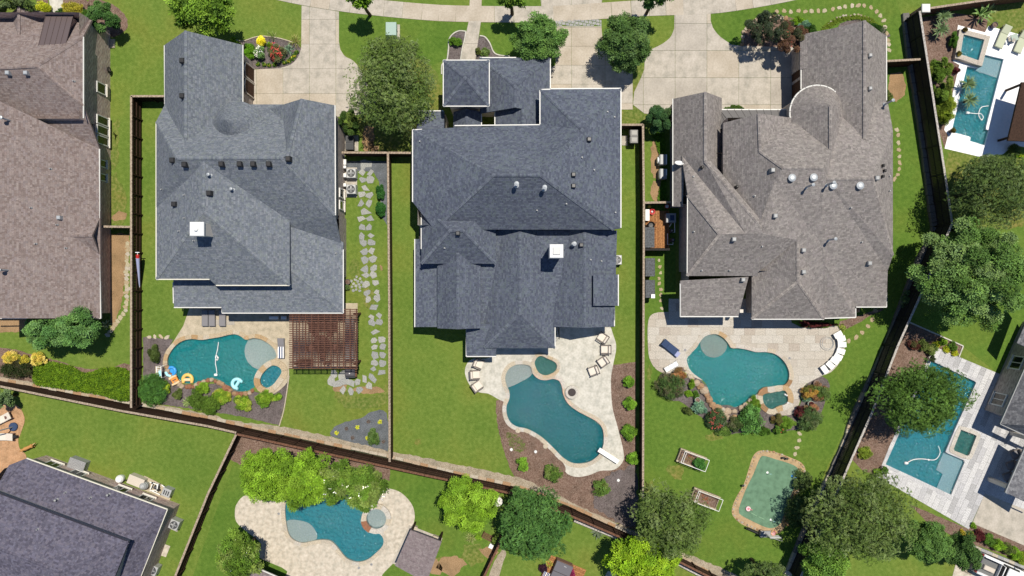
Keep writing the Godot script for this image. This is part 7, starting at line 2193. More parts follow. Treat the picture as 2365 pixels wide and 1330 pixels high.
func side_yard() -> void:
	var dk := thing("timber_deck", "orange timber deck in the narrow side yard", "deck", plan(1512, 522))
	var a := plan(1490, 487); var b := plan(1545, 573)
	rng.seed = 83
	var n := 14
	for k in n:
		var x := lerpf(a.x, b.x, (k + 0.5) / n)
		obj("board", mb().slab(Vector3(x, 0.1, (a.z + b.z) / 2.0), Vector3((b.x - a.x) / n - 0.012, 0.05, b.z - a.z + rnd(-0.03, 0.03)), 0.006), M[["deck_wood", "deck_wood_b", "deck_wood"][rng.randi() % 3]], dk)
	for z in [a.z + 0.4, (a.z + b.z) / 2.0, b.z - 0.4]:
		obj("joist", mb().box(Vector3((a.x + b.x) / 2.0, 0.035, z), Vector3(b.x - a.x, 0.08, 0.08)), M.fence_dark, dk)
	for k in 3:
		var p := plan([1500, 1501, 1501][k], [548, 617, 667][k], 1.5)
		var t := thing("storage_shed", ["low lean-to shed with blue-grey roof on the timber deck", "middle lean-to shed with blue-grey roof against the tall fence", "lowest lean-to shed with blue-grey roof and a white box on it"][k], "shed", Vector3(p.x, 0, p.z))
		var d: float = [1.85, 1.65, 1.6][k]
		own("cabinet", mb().box(Vector3(0, 0.68, 0), Vector3(0.72, 1.36, d - 0.12)), M.deck_wood, t)
		own("roof", mb().slab(Vector3(0.03, 1.45, 0), Vector3(0.88, 0.06, d), 0.012, Basis(Vector3(0, 0, 1), -0.08)), M.shed_roof, t)
		for j in 4: own("roof_batten", mb().box(Vector3(0.03, 1.49, -d / 2.0 + d * (j + 0.5) / 4.0), Vector3(0.86, 0.025, 0.03), Basis(Vector3(0, 0, 1), -0.08)), M.shed_roof, t)
		for e in [-1, 1]: own("door", mb().box(Vector3(0.37, 0.66, e * d * 0.22), Vector3(0.04, 1.2, d * 0.4)), M.deck_wood_b, t)
	var wb := box_thing("storage_box", "small white box on the lowest shed roof", "box", 1508, 684, 1.62, 0.34, 0.34, 0.0, "white_plastic", "white_plastic")
	wb.position.y = 0.0
	for c in wb.get_children(): c.free()
	wb.position = plan(1508, 684, 1.6) * Vector3(1, 0, 1) + Vector3(0, 1.46, 0)
	own("body", mb().slab(Vector3(0, 0.09, 0), Vector3(0.32, 0.16, 0.32), 0.02), M.white_plastic, wb)
	own("lid", mb().slab(Vector3(0, 0.18, 0), Vector3(0.35, 0.04, 0.35), 0.012), M.white_plastic, wb)
	var pl := thing("storage_box", "pale deck box against the fence in the side yard", "box", plan(1492, 498))
	own("body", mb().slab(Vector3(0.02, 0.3, 0), Vector3(0.34, 0.45, 1.0), 0.02), M.beige_plastic, pl)
	own("lid", mb().slab(Vector3(0.02, 0.55, 0), Vector3(0.38, 0.06, 1.04), 0.02), M.white_plastic, pl)
	var bl := thing("ball", "yellow ball in the corner of the side yard fence", "ball", plan(1500, 476, 0.15) * Vector3(1, 0, 1))
	own("ball", mb().lathe(Vector3(0, 0.17, 0), sphere_prof(0.17), 16), M.yellow, bl)
	var rb := thing("watering_can", "red round tub with a grey middle on the timber deck", "tub", plan(1506, 489, 0.3) * Vector3(1, 0, 1) + Vector3(0, 0.12, 0))
	own("tub", mb().lathe(Vector3.ZERO, [Vector2(0.18, 0), Vector2(0.25, 0.25), Vector2(0.27, 0.28), Vector2(0.2, 0.26), Vector2(0.14, 0.05), Vector2(0, 0.05)], 18), M.red, rb)
	own("middle", mb().lathe(Vector3(0, 0.06, 0), [Vector2(0.1, 0), Vector2(0.09, 0.16), Vector2(0, 0.18)], 14), M.galvanised, rb)
	var rw := thing("helmet", "red and white tub by the gate of the side yard", "tub", plan(1541, 476, 0.3) * Vector3(1, 0, 1))
	own("tub", mb().lathe(Vector3.ZERO, [Vector2(0.2, 0), Vector2(0.24, 0.24), Vector2(0, 0.26)], 16), M.red, rw)
	own("lid", mb().lathe(Vector3(0, 0.26, 0), [Vector2(0.17, 0), Vector2(0.1, 0.06), Vector2(0, 0.07)], 16), M.white_plastic, rw)
	var bk := thing("wheelbarrow", "black wheelbarrow upended above the deck shed", "wheelbarrow", plan(1501, 521))
	own("tray", mb().lathe(Vector3(0, 0.42, 0), [Vector2(0, 0), Vector2(0.22, 0.02), Vector2(0.34, 0.2), Vector2(0.33, 0.21), Vector2(0.2, 0.05), Vector2(0, 0.04)], 16), M.black_metal, bk)
	own("wheel", mb().lathe(Vector3(-0.35, 0.26, 0), [Vector2(0, -0.04), Vector2(0.15, -0.04), Vector2(0.15, 0.04), Vector2(0, 0.04)], 14, Basis(Vector3.RIGHT, PI / 2)), M.rubber, bk)
	for s in [-1, 1]: own("handle", mb().tube([Vector3(-0.3, 0.26, s * 0.1), Vector3(0.1, 0.34, s * 0.2), Vector3(0.55, 0.5, s * 0.24)], 0.02, 0.02, 6), M.black_metal, bk)
	# pool plant in the shade by the wall
	var eq := thing("pool_equipment", "white plumbing and pumps of the pool plant in the side-yard shade", "pool equipment", plan(1548, 535))
	for k in 3:
		own("pump", mb().lathe(Vector3(-0.1 + 0.1 * k, 0.05, -0.9 + 0.85 * k), [Vector2(0.2, 0), Vector2(0.2, 0.5), Vector2(0.12, 0.6), Vector2(0, 0.62)], 14), M.dark_plastic, eq)
		own("filter_lid", mb().lathe(Vector3(-0.1 + 0.1 * k, 0.67, -0.9 + 0.85 * k), [Vector2(0.08, 0), Vector2(0.07, 0.06), Vector2(0, 0.07)], 12), M.zinc, eq)
	for p in [[Vector3(-0.35, 0.5, -1.3), Vector3(-0.25, 0.5, -0.8), Vector3(0.1, 0.5, -0.9), Vector3(-0.2, 0.5, -0.4)], [Vector3(0.3, 0.45, -0.9), Vector3(0.3, 0.45, 0.1), Vector3(-0.1, 0.45, 0.1)], [Vector3(-0.35, 0.4, 0.2), Vector3(-0.35, 0.4, 1.2), Vector3(0.15, 0.4, 1.2), Vector3(0.15, 0.4, 0.8)]]:
		own("pipe", mb().tube(p, 0.04, 0.04, 7), M.pvc, eq)
	var hp := box_thing("heat_pump", "grey pool heater in the shade above the pool plumbing", "heater", 1550, 503, 0.9, 0.85, 0.8, 0.0, "mid_plastic", "mid_plastic")
	own("vent_panel", mb().slab(Vector3(0.1, 0.9, 0), Vector3(0.4, 0.04, 0.5), 0.01), M.cushion_navy, hp)

func sphere_prof(r: float) -> Array:
	var p := []
	for k in 9:
		var a := -PI / 2 + PI * k / 8.0
		p.append(Vector2(cos(a) * r, sin(a) * r))
	return p

func curved_seat() -> void:
	var t := thing("curved_bench", "curved row of eight white slab seats at the deck's right-hand rim", "bench", plan(1925, 810))
	var pts := [[1931, 772, -0.52], [1938, 782, -0.3], [1940, 795, -0.05], [1937, 810, 0.3], [1931, 823, 0.5], [1923, 832, 0.62], [1913, 842, 0.75], [1900, 852, 0.95]]
	for k in pts.size():
		var p := plan(pts[k][0], pts[k][1])
		var bs := Basis(Vector3.UP, -pts[k][2] as float)
		obj("seat_slab", mb().slab(p + Vector3(0, 0.4, 0), Vector3(0.78, 0.07, 0.5), 0.015, bs), M.white_plastic, t)
		obj("seat_support", mb().box(p + Vector3(0, 0.19, 0), Vector3(0.6, 0.36, 0.36), bs), M.mid_plastic, t)
	var r := thing("fire_ring", "faint circular metal ring on the deck inside the curved white seats", "ring", plan(1909, 793))
	own("outer_ring", ring_mb(Vector3(0, 0.06, 0), 0.62, 0.025, 26), M.zinc, r)
	own("inner_ring", ring_mb(Vector3(0.06, 0.06, 0), 0.5, 0.018, 26), M.galvanised, r)

func planter(label: String, x: float, y: float, leafy: bool) -> void:
	var ang := -0.36
	var t := thing("raised_bed", label, "planter", plan(x, y), ang, "raised timber beds with pipe frames")
	var L := 2.5; var W := 1.15
	for s in [-1, 1]:
		own("side_board", mb().slab(Vector3(0, 0.24, s * W / 2.0), Vector3(L, 0.48, 0.08), 0.01), M.planter_wood, t)
		own("end_board", mb().slab(Vector3(s * (L / 2.0 - 0.04), 0.235, 0), Vector3(0.08, 0.47, W - 0.08), 0.01), M.planter_wood, t)
		own("cap_rail", mb().slab(Vector3(0, 0.5, s * W / 2.0), Vector3(L + 0.08, 0.04, 0.14), 0.008), M.pale_wood, t)
	own("soil", mb().box(Vector3(0, 0.18, 0), Vector3(L - 0.16, 0.36, W - 0.1)), M.mulch, t)
	var z := 1.1
	var c := [Vector3(-L / 2.0 + 0.25, z, -W / 2.0), Vector3(L / 2.0 + 0.1, z, -W / 2.0), Vector3(L / 2.0 + 0.1, z, W / 2.0 - 0.05), Vector3(-L / 2.0 + 0.25, z, W / 2.0 - 0.05)]
	for i in 4:
		own("frame_pipe", mb().tube([c[i], c[(i + 1) % 4]], 0.028, 0.028, 6), M.pvc, t)
		own("frame_leg", mb().tube([c[i], c[i] * Vector3(0.97, 0, 1.0) + Vector3(0, 0.3, 0)], 0.026, 0.026, 6), M.pvc, t)
	own("frame_pipe", mb().tube([Vector3(-0.7, 0.7, -W / 2.0), Vector3(-0.7, 0.7, W / 2.0 - 0.05)], 0.024, 0.024, 6), M.pvc, t)
	foliage(t, "seedlings", Vector3(-0.2, 0.4, 0), Vector3(0.95, 0.06, 0.4), 90, 0.13, [Color(0.20, 0.22, 0.07), Color(0.30, 0.22, 0.10), Color(0.36, 0.13, 0.06)], 14, 88 + int(x), "fine")
	if leafy:
		foliage(t, "leafy_plant", Vector3(0.75, 0.75, 0.0), Vector3(0.5, 0.42, 0.5), 420, 0.2, [Color(0.05, 0.15, 0.03), Color(0.07, 0.19, 0.04), Color(0.04, 0.11, 0.03)], 14, 89, "broad")

func putting_green() -> void:
	# practice aids on and beside the green
	var f := thing("pool_ring", "small pink inflatable ring lying on the putting green", "float", plan(1727, 1174))
	own("ring", ring_mb(Vector3(0, 0.11, 0), 0.16, 0.085, 16), M.pale_pink, f)
	own("neck", mb().tube([Vector3(0.16, 0.12, 0.02), Vector3(0.22, 0.28, 0.03), Vector3(0.32, 0.24, 0.06)], 0.05, 0.03, 8), M.pink, f)
	own("seat", mb().lathe(Vector3(0, 0.06, 0), [Vector2(0.13, 0), Vector2(0, 0.03)], 14), M.pink, f)
	for k in 2:
		var a := plan([1734, 1752][k], [1184, 1193][k], 0.036); var b := plan([1748, 1765][k], [1191, 1199][k], 0.036)
		var m := thing("green_marking", ["left pale dash painted on the putting green", "right pale dash painted on the putting green"][k], "marking", a)
		obj("dash", mb().box((a + b) / 2.0 + Vector3(0, 0.002, 0), Vector3(0.06, 0.006, (b - a).length()), Basis.looking_at((b - a).normalized())), M.green_line, m)
	for q in [[1772, 1091, "white hole cup with flag shadow at the top of the putting green", 0], [1829, 1099, "blue-topped hole marker at the right of the putting green", 1], [1780, 1200, "white golf ball marker near the bottom of the putting green", 0]]:
		var t := thing("hole_marker", q[2], "golf hole", plan(q[0], q[1]))
		own("cup", mb().lathe(Vector3(0, 0.035, 0), [Vector2(0.11, 0), Vector2(0.1, 0.012), Vector2(0, 0.008)], 14), M[["white_plastic", "blue_float"][q[3]]], t)
		own("pin", mb().tube([Vector3(0, 0.03, 0), Vector3(0.02, 0.6, 0)], 0.014, 0.014, 5), M.white_plastic, t)
		own("pennant", mb().box(Vector3(0.1, 0.54, 0), Vector3(0.17, 0.1, 0.012)), M[["pale_blue_float", "blue_float"][q[3]]], t)
	for q in [[1713, 1119, "black spot lamp at the left rim of the putting green"], [1806, 1055, "left black spot lamp at the top rim of the putting green"], [1814, 1057, "right black spot lamp at the top rim of the putting green"]]:
		var t := thing("garden_lamp", q[2], "garden lamp", plan(q[0], q[1]))
		own("stake", mb().tube([Vector3(0, -0.02, 0), Vector3(0, 0.25, 0)], 0.02, 0.02, 6), M.black_metal, t)
		own("head", mb().lathe(Vector3(0, 0.25, 0), [Vector2(0.05, 0), Vector2(0.12, 0.12), Vector2(0.1, 0.16), Vector2(0, 0.17)], 12), M.black_metal, t)
	# portable hoop: pole, board and arms, with its base on the grass
	var h := thing("basketball_hoop", "portable hoop with white backboard standing at the green's lower rim", "basketball hoop", plan(1766, 1232))
	own("base", mb().slab(Vector3(0, 0.12, 0), Vector3(1.0, 0.24, 0.6), 0.06), M.zinc, h)
	own("pole", mb().tube([Vector3(0, 0.2, 0), Vector3(-0.02, 1.7, -0.1), Vector3(0.0, 2.3, -0.5)], 0.05, 0.04, 8), M.grey_metal, h)
	own("backboard", mb().slab(Vector3(0.0, 2.35, -0.55), Vector3(0.95, 0.05, 0.65), 0.015, Basis(Vector3.RIGHT, PI / 2)), M.white_plastic, h)
	own("rim", ring_mb(Vector3(0.0, 2.15, -0.82), 0.22, 0.015, 16), M.orange_float, h)
	own("net", mb().lathe(Vector3(0.0, 1.8, -0.82), [Vector2(0.12, 0), Vector2(0.22, 0.34)], 12), M.pale_pink, h)
	for s in [-1, 1]: own("arm", mb().tube([Vector3(s * 0.08, 1.7, -0.1), Vector3(s * 0.25, 2.3, -0.5)], 0.025, 0.025, 6), M.grey_metal, h)
	var b := thing("bench", "thin black metal bench on the grass at the green's lower left", "bench", plan(1735, 1222), -0.42)
	own("seat", mb().slab(Vector3(0, 0.42, 0), Vector3(1.3, 0.05, 0.16), 0.01), M.black_metal, b)
	own("backrest", mb().slab(Vector3(0, 0.75, -0.18), Vector3(1.3, 0.1, 0.04), 0.01), M.black_metal, b)
	for s in [-1, 1]:
		own("leg", mb().tube([Vector3(s * 0.55, 0, 0.2), Vector3(s * 0.55, 0.42, 0.05), Vector3(s * 0.55, 0.78, -0.18)], 0.02, 0.02, 6), M.black_metal, b)
		own("leg", mb().tube([Vector3(s * 0.55, 0, -0.3), Vector3(s * 0.55, 0.42, -0.05)], 0.02, 0.02, 6), M.black_metal, b)
	var g := thing("rebounder", "slanting grey tubular practice net frame beside the hoop", "net frame", plan(1783, 1238), -0.3)
	for s in [-1, 1]: own("tube", mb().tube([Vector3(s * 0.75, 0, 0.2), Vector3(s * 0.7, 0.7, 0), Vector3(s * 0.75, 0.02, -0.3)], 0.025, 0.025, 6), M.grey_metal, g)
	own("crossbar", mb().tube([Vector3(-0.7, 0.7, 0), Vector3(0.7, 0.7, 0)], 0.025, 0.025, 6), M.grey_metal, g)
	var bl := thing("ball", "dark ball lying at the foot of the practice net", "ball", plan(1784, 1234) + Vector3(0.15, 0, -0.1))
	own("ball", mb().lathe(Vector3(0, 0.12, 0), sphere_prof(0.12), 14), M.cover_brown, bl)

func truck() -> void:
	var t := thing("pickup_truck", "white open-bed pickup truck parked at the bottom right corner", "truck", plan(2312, 1322, 0.8) * Vector3(1, 0, 1), -0.42)
	# nose points to +x; the bed with its rear bumper is at -x
	var w := 1.9
	own("chassis", mb().slab(Vector3(0.2, 0.5, 0), Vector3(5.0, 0.4, w - 0.1), 0.08), M.car_dark, t)
	for s in [-1, 1]:
		own("bed_side", mb().slab(Vector3(-1.35, 0.85, s * (w / 2.0 - 0.11)), Vector3(1.9, 0.72, 0.22), 0.06), M.car_paint, t)
		own("bed_rail", mb().tube([Vector3(-2.2, 1.24, s * (w / 2.0 - 0.2)), Vector3(-0.45, 1.26, s * (w / 2.0 - 0.2))], 0.035, 0.035, 8), M.white_metal, t)
		for e in [-1.35, 1.75]:
			own("wheel", mb().lathe(Vector3(e, 0.38, s * (w / 2.0 - 0.1)), [Vector2(0, -0.13), Vector2(0.2, -0.13), Vector2(0.37, -0.11), Vector2(0.39, 0), Vector2(0.37, 0.11), Vector2(0.2, 0.13), Vector2(0, 0.13)], 20, Basis(Vector3.RIGHT, PI / 2)), M.rubber, t)
		own("tail_light", mb().box(Vector3(-2.34, 0.95, s * (w / 2.0 - 0.12)), Vector3(0.06, 0.3, 0.14)), M.lens_red, t)
		own("mirror", mb().slab(Vector3(0.75, 1.3, s * (w / 2.0 + 0.12)), Vector3(0.14, 0.16, 0.22), 0.03), M.car_dark, t)
	own("bed_floor", mb().box(Vector3(-1.35, 0.72, 0), Vector3(1.85, 0.06, w - 0.44)), M.car_bed, t)
	own("tailgate", mb().slab(Vector3(-2.28, 0.86, 0), Vector3(0.1, 0.6, w - 0.34), 0.03), M.cover_grey, t)
	own("rear_bumper", mb().slab(Vector3(-2.5, 0.52, 0), Vector3(0.22, 0.2, w - 0.1), 0.05), M.car_dark, t)
	own("roll_bar", mb().tube([Vector3(-0.5, 0.9, -w / 2.0 + 0.2), Vector3(-0.42, 1.6, -w / 2.0 + 0.28), Vector3(-0.42, 1.6, w / 2.0 - 0.28), Vector3(-0.5, 0.9, w / 2.0 - 0.2)], 0.045, 0.045, 8), M.white_metal, t)
	own("cargo_box", mb().slab(Vector3(-1.25, 0.9, 0.15), Vector3(1.05, 0.3, 0.42), 0.05), M.beige_plastic, t)
	# cab lofted from sill to roof
	var b := MB.new()
	var lo := [Vector3(-0.35, 1.05, -0.88), Vector3(1.3, 1.05, -0.88), Vector3(1.3, 1.05, 0.88), Vector3(-0.35, 1.05, 0.88)]
	var hi := [Vector3(-0.2, 1.75, -0.72), Vector3(0.75, 1.75, -0.72), Vector3(0.75, 1.75, 0.72), Vector3(-0.2, 1.75, 0.72)]
	for i in 4: b.quad(lo[i], lo[(i + 1) % 4], hi[(i + 1) % 4], hi[i], lo[i] + lo[(i + 1) % 4] - Vector3(0.9, 2.1, 0))
	own("glasshouse", b, M.car_dark, t)
	own("cab_roof", mb().slab(Vector3(0.28, 1.78, 0), Vector3(1.05, 0.1, 1.5), 0.05), M.car_paint, t)
	own("cab_body", mb().slab(Vector3(0.5, 0.8, 0), Vector3(1.75, 0.56, w), 0.06), M.car_paint, t)
	own("bonnet", mb().slab(Vector3(2.0, 0.85, 0), Vector3(1.35, 0.5, w - 0.06), 0.1), M.car_paint, t)
	own("windscreen", mb().quad2([Vector3(1.33, 1.07, -0.84), Vector3(1.33, 1.07, 0.84), Vector3(0.79, 1.74, 0.69), Vector3(0.79, 1.74, -0.69)]), M.window_glass, t)
	var pal := thing("pallet", "pale timber pallet on the drive behind the white pickup", "pallet", plan(2236, 1308), -0.42)
	for k in 8: own("slat", mb().slab(Vector3(-0.42 + 0.12 * k, 0.14, 0), Vector3(0.09, 0.03, 1.15), 0.005), M.pale_wood, pal)
	for k in 3: own("bearer", mb().box(Vector3(0, 0.06, -0.5 + 0.5 * k), Vector3(0.95, 0.12, 0.09)), M.pale_wood, pal)

func plum_yard() -> void:
	var d := box_thing("storage_chest", "grey deck box against the plum-roofed house's wall", "chest", 176, 1074, 0.8, 1.5, 0.95, -0.35, "mid_plastic", "cobble_b")
	var e := thing("well_pump", "white domed tank beside the beige chest at the plum-roofed house", "tank", plan(283, 1103))
	own("tank", mb().lathe(Vector3.ZERO, [Vector2(0.3, 0), Vector2(0.36, 0.3), Vector2(0.36, 0.5), Vector2(0.26, 0.7), Vector2(0, 0.78)], 18), M.white_metal, e)
	own("valve", mb().tube([Vector3(0.3, 0.4, 0.1), Vector3(0.5, 0.4, 0.15), Vector3(0.5, 0.0, 0.15)], 0.04, 0.04, 6), M.black_metal, e)
	box_thing("storage_chest", "beige deck chest between the white tank and the pool pumps", "chest", 313, 1112, 0.75, 1.45, 0.8, -0.38, "beige_plastic", "beige_plastic")
	var q := thing("pool_equipment", "cluster of white pipes, filter and pump by the plum-roofed house", "pool equipment", plan(368, 1125), -0.38)
	own("filter_tank", mb().lathe(Vector3(-1.15, 0.1, 0.15), [Vector2(0.3, 0), Vector2(0.33, 0.2), Vector2(0.33, 0.65), Vector2(0.22, 0.85), Vector2(0.1, 0.95), Vector2(0, 0.97)], 18), M.grey_metal, q)
	own("filter_band", ring_mb(Vector3(-1.15, 0.55, 0.15), 0.34, 0.035, 18), M.zinc, q)
	for p in [[Vector3(-0.8, 0.5, -0.35), Vector3(-0.1, 0.5, -0.4), Vector3(0.1, 0.5, 0.1), Vector3(-0.5, 0.5, 0.4)], [Vector3(-0.5, 0.35, 0.4), Vector3(0.45, 0.35, 0.45)], [Vector3(0.0, 0.6, -0.55), Vector3(0.15, 0.6, 0.2)], [Vector3(0.3, 0.4, -0.45), Vector3(0.65, 0.4, -0.35), Vector3(0.65, 0.1, -0.35)], [Vector3(-0.55, 0.4, -0.4), Vector3(-0.55, 0.4, 0.3)]]:
		own("pipe", mb().tube(p, 0.05, 0.05, 7), M.white_plastic, q)
	own("pump", mb().lathe(Vector3(-0.15, 0.25, 0.02), [Vector2(0, -0.3), Vector2(0.16, -0.3), Vector2(0.18, 0.2), Vector2(0, 0.26)], 14, Basis(Vector3(0, 0, 1), PI / 2)), M.dark_plastic, q)
	own("valve", boulder(Vector3(0.2, 0.62, 0.0), Vector3(0.12, 0.1, 0.12), 5), M.black_metal, q)
	own("valve", boulder(Vector3(-0.55, 0.5, -0.35), Vector3(0.1, 0.1, 0.1), 6), M.black_metal, q)
	var h := box_thing("pool_heater", "grey pool heater with dark vents right of the white pipes", "heater", 384, 1138, 0.8, 0.75, 0.7, -0.38, "grey_metal", "grey_metal")
	for k in 3: own("vent", mb().box(Vector3(-0.2 + 0.2 * k, 0.81, 0.0), Vector3(0.1, 0.02, 0.4)), M.dark_plastic, h)
	pot("small brown bucket in front of the pool pumps", 352, 1146, 0.13, 0.25, "terracotta", [], 20)
	# lounge corner at the left edge
	for k in 2:
		var l := lounger(["cream lounger with dark red pattern at the left edge", "cream lounger with a dark headrest at the left edge"][k], [10, 14][k], [967, 1007][k], [PI + 0.45, PI][k], "cushion_cream", "cover_brown", 2.0, 0.66, 0.3)
		var cu := thing("cushion", ["dark red cushion on the upper cream lounger", "black cushion on the lower cream lounger"][k], "cushion", plan([17, 34][k], [963, 1008][k], 0.4) * Vector3(1, 0, 1) + Vector3(0, 0.4, 0), 0.3)
		own("pad", mb().slab(Vector3(0, 0.06, 0), Vector3(0.42, 0.1, 0.28), 0.04), M[["cover_brown", "black_metal"][k]], cu)
	var g := thing("umbrella_stand", "dark blue parasol base with grey arm between the cream loungers", "umbrella stand", plan(33, 985))
	own("base", mb().lathe(Vector3.ZERO, [Vector2(0.4, 0), Vector2(0.4, 0.16), Vector2(0.34, 0.22), Vector2(0, 0.24)], 20), M.cushion_navy, g)
	own("mast", mb().tube([Vector3(0, 0.2, 0), Vector3(-0.2, 2.2, 0.05), Vector3(-1.2, 2.5, 0.2)], 0.06, 0.05, 8), M.zinc, g)
	# the golden dog stretched out at a trot on the grass
	dog()

func dog() -> void:
	var c := plan(66, 1033, 0.4)
	var t := thing("dog", "golden-tan dog walking on the grass beside the terracotta patio", "dog", Vector3(c.x, 0, c.z), 0.42)
	# nose to -x, tail to +x: one skin over tapered bones, meshed as surface nets
	var bones := [
		[Vector3(-0.30, 0.46, 0), Vector3(0.05, 0.45, 0), 0.155, 0.135], [Vector3(0.05, 0.45, 0), Vector3(0.34, 0.47, 0), 0.135, 0.13],
		[Vector3(-0.32, 0.50, 0), Vector3(-0.50, 0.62, 0.02), 0.115, 0.085], [Vector3(-0.50, 0.64, 0.02), Vector3(-0.60, 0.63, 0.03), 0.095, 0.08], [Vector3(-0.60, 0.62, 0.03), Vector3(-0.75, 0.58, 0.05), 0.058, 0.04],
		[Vector3(-0.5, 0.66, 0.1), Vector3(-0.49, 0.56, 0.13), 0.03, 0.028], [Vector3(-0.5, 0.66, -0.06), Vector3(-0.49, 0.56, -0.09), 0.03, 0.028],
		[Vector3(0.40, 0.52, 0), Vector3(0.56, 0.60, -0.03), 0.045, 0.04], [Vector3(0.56, 0.60, -0.03), Vector3(0.78, 0.56, -0.1), 0.05, 0.025],
		[Vector3(-0.28, 0.42, 0.1), Vector3(-0.30, 0.22, 0.11), 0.075, 0.042], [Vector3(-0.30, 0.22, 0.11), Vector3(-0.38, 0.04, 0.11), 0.042, 0.035], [Vector3(-0.38, 0.035, 0.11), Vector3(-0.45, 0.03, 0.11), 0.036, 0.032],
		[Vector3(-0.28, 0.42, -0.1), Vector3(-0.20, 0.23, -0.11), 0.075, 0.042], [Vector3(-0.20, 0.23, -0.11), Vector3(-0.18, 0.04, -0.11), 0.042, 0.035], [Vector3(-0.18, 0.035, -0.11), Vector3(-0.25, 0.03, -0.11), 0.036, 0.032],
		[Vector3(0.32, 0.44, 0.09), Vector3(0.24, 0.27, 0.11), 0.095, 0.06], [Vector3(0.24, 0.27, 0.11), Vector3(0.38, 0.17, 0.11), 0.055, 0.036], [Vector3(0.38, 0.17, 0.11), Vector3(0.35, 0.04, 0.11), 0.036, 0.032], [Vector3(0.35, 0.035, 0.11), Vector3(0.28, 0.03, 0.11), 0.036, 0.032],
		[Vector3(0.32, 0.44, -0.09), Vector3(0.30, 0.26, -0.11), 0.095, 0.06], [Vector3(0.30, 0.26, -0.11), Vector3(0.46, 0.18, -0.11), 0.055, 0.036], [Vector3(0.46, 0.18, -0.11), Vector3(0.47, 0.04, -0.11), 0.036, 0.032], [Vector3(0.47, 0.035, -0.11), Vector3(0.40, 0.03, -0.11), 0.036, 0.032]]
	own("body", skin(bones, 0.02, 0.035), M.golden_fur, t)
	own("tail_feather", mb().tube([Vector3(0.56, 0.59, -0.03), Vector3(0.68, 0.585, -0.07), Vector3(0.8, 0.55, -0.11)], 0.055, 0.03, 8), M.golden_tuft, t)
	own("nose", boulder(Vector3(-0.785, 0.585, 0.055), Vector3(0.022, 0.02, 0.024), 2), M.dark_nose, t)
	for s in [0.09, -0.03]: own("eye", boulder(Vector3(-0.665, 0.655, s), Vector3(0.013, 0.013, 0.013), 2), M.dark_nose, t)

func skin(bones: Array, cell: float, blend: float) -> MB:
	var lo := Vector3(9, 9, 9); var hi := -lo
	for b in bones:
		for k in 2:
			lo = lo.min(b[k] - Vector3.ONE * (b[2] + 0.06)); hi = hi.max(b[k] + Vector3.ONE * (b[2] + 0.06))
	var n := Vector3i(((hi - lo) / cell).ceil()) + Vector3i.ONE
	var f := PackedFloat32Array()
	f.resize(n.x * n.y * n.z)
	var dist := func(p: Vector3) -> float:
		var s := 0.0
		for b in bones:
			var e: Vector3 = b[1] - b[0]
			var t := clampf((p - b[0]).dot(e) / maxf(e.length_squared(), 1e-6), 0.0, 1.0)
			var d: float = p.distance_to(b[0] + e * t) - lerpf(b[2], b[3], t)
			s += exp(-d / (blend * 0.45))
		return -log(maxf(s, 1e-30)) * blend * 0.45
	for z in n.z:
		for y in n.y:
			for x in n.x:
				f[x + n.x * (y + n.y * z)] = dist.call(lo + Vector3(x, y, z) * cell)
	var vert := {}
	for z in n.z - 1:
		for y in n.y - 1:
			for x in n.x - 1:
				var m := Vector3.ZERO
				var c := 0
				for e in 12:
					var ax := e / 4
					var o := [0, 0, 0]
					o[(ax + 1) % 3] = e & 1
					o[(ax + 2) % 3] = (e >> 1) & 1
					var i0 := (x + o[0] as int) + n.x * ((y + o[1] as int) + n.y * (z + o[2] as int))
					var st: int = [1, n.x, n.x * n.y][ax]
					var a := f[i0]; var b := f[i0 + st]
					if (a < 0.0) != (b < 0.0):
						var p := Vector3(x + o[0], y + o[1], z + o[2])
						p[ax] += a / (a - b)
						m += p
						c += 1
				if c > 0: vert[Vector3i(x, y, z)] = lo + m / c * cell
	var mb := MB.new()
	var grad := func(p: Vector3) -> Vector3:
		var h := cell * 0.5
		return Vector3(dist.call(p + Vector3(h, 0, 0)) - dist.call(p - Vector3(h, 0, 0)), dist.call(p + Vector3(0, h, 0)) - dist.call(p - Vector3(0, h, 0)), dist.call(p + Vector3(0, 0, h)) - dist.call(p - Vector3(0, 0, h))).normalized()
	var nr := {}
	for k in vert: nr[k] = grad.call(vert[k])
	for z in range(1, n.z - 1):
		for y in range(1, n.y - 1):
			for x in range(1, n.x - 1):
				for ax in 3:
					var i0 := x + n.x * (y + n.y * z)
					var st: int = [1, n.x, n.x * n.y][ax]
					if (f[i0] < 0.0) == (f[i0 + st] < 0.0): continue
					var u := Vector3i.ZERO; var w := Vector3i.ZERO
					u[(ax + 1) % 3] = 1
					w[(ax + 2) % 3] = 1
					var p := Vector3i(x, y, z)
					var q := [p - u - w, p - w, p, p - u]
					if not q.all(func(k): return vert.has(k)): continue
					mb.tri(vert[q[0]], vert[q[1]], vert[q[2]], nr[q[0]], nr[q[1]], nr[q[2]])
					mb.tri(vert[q[0]], vert[q[2]], vert[q[3]], nr[q[0]], nr[q[2]], nr[q[3]])
	return mb

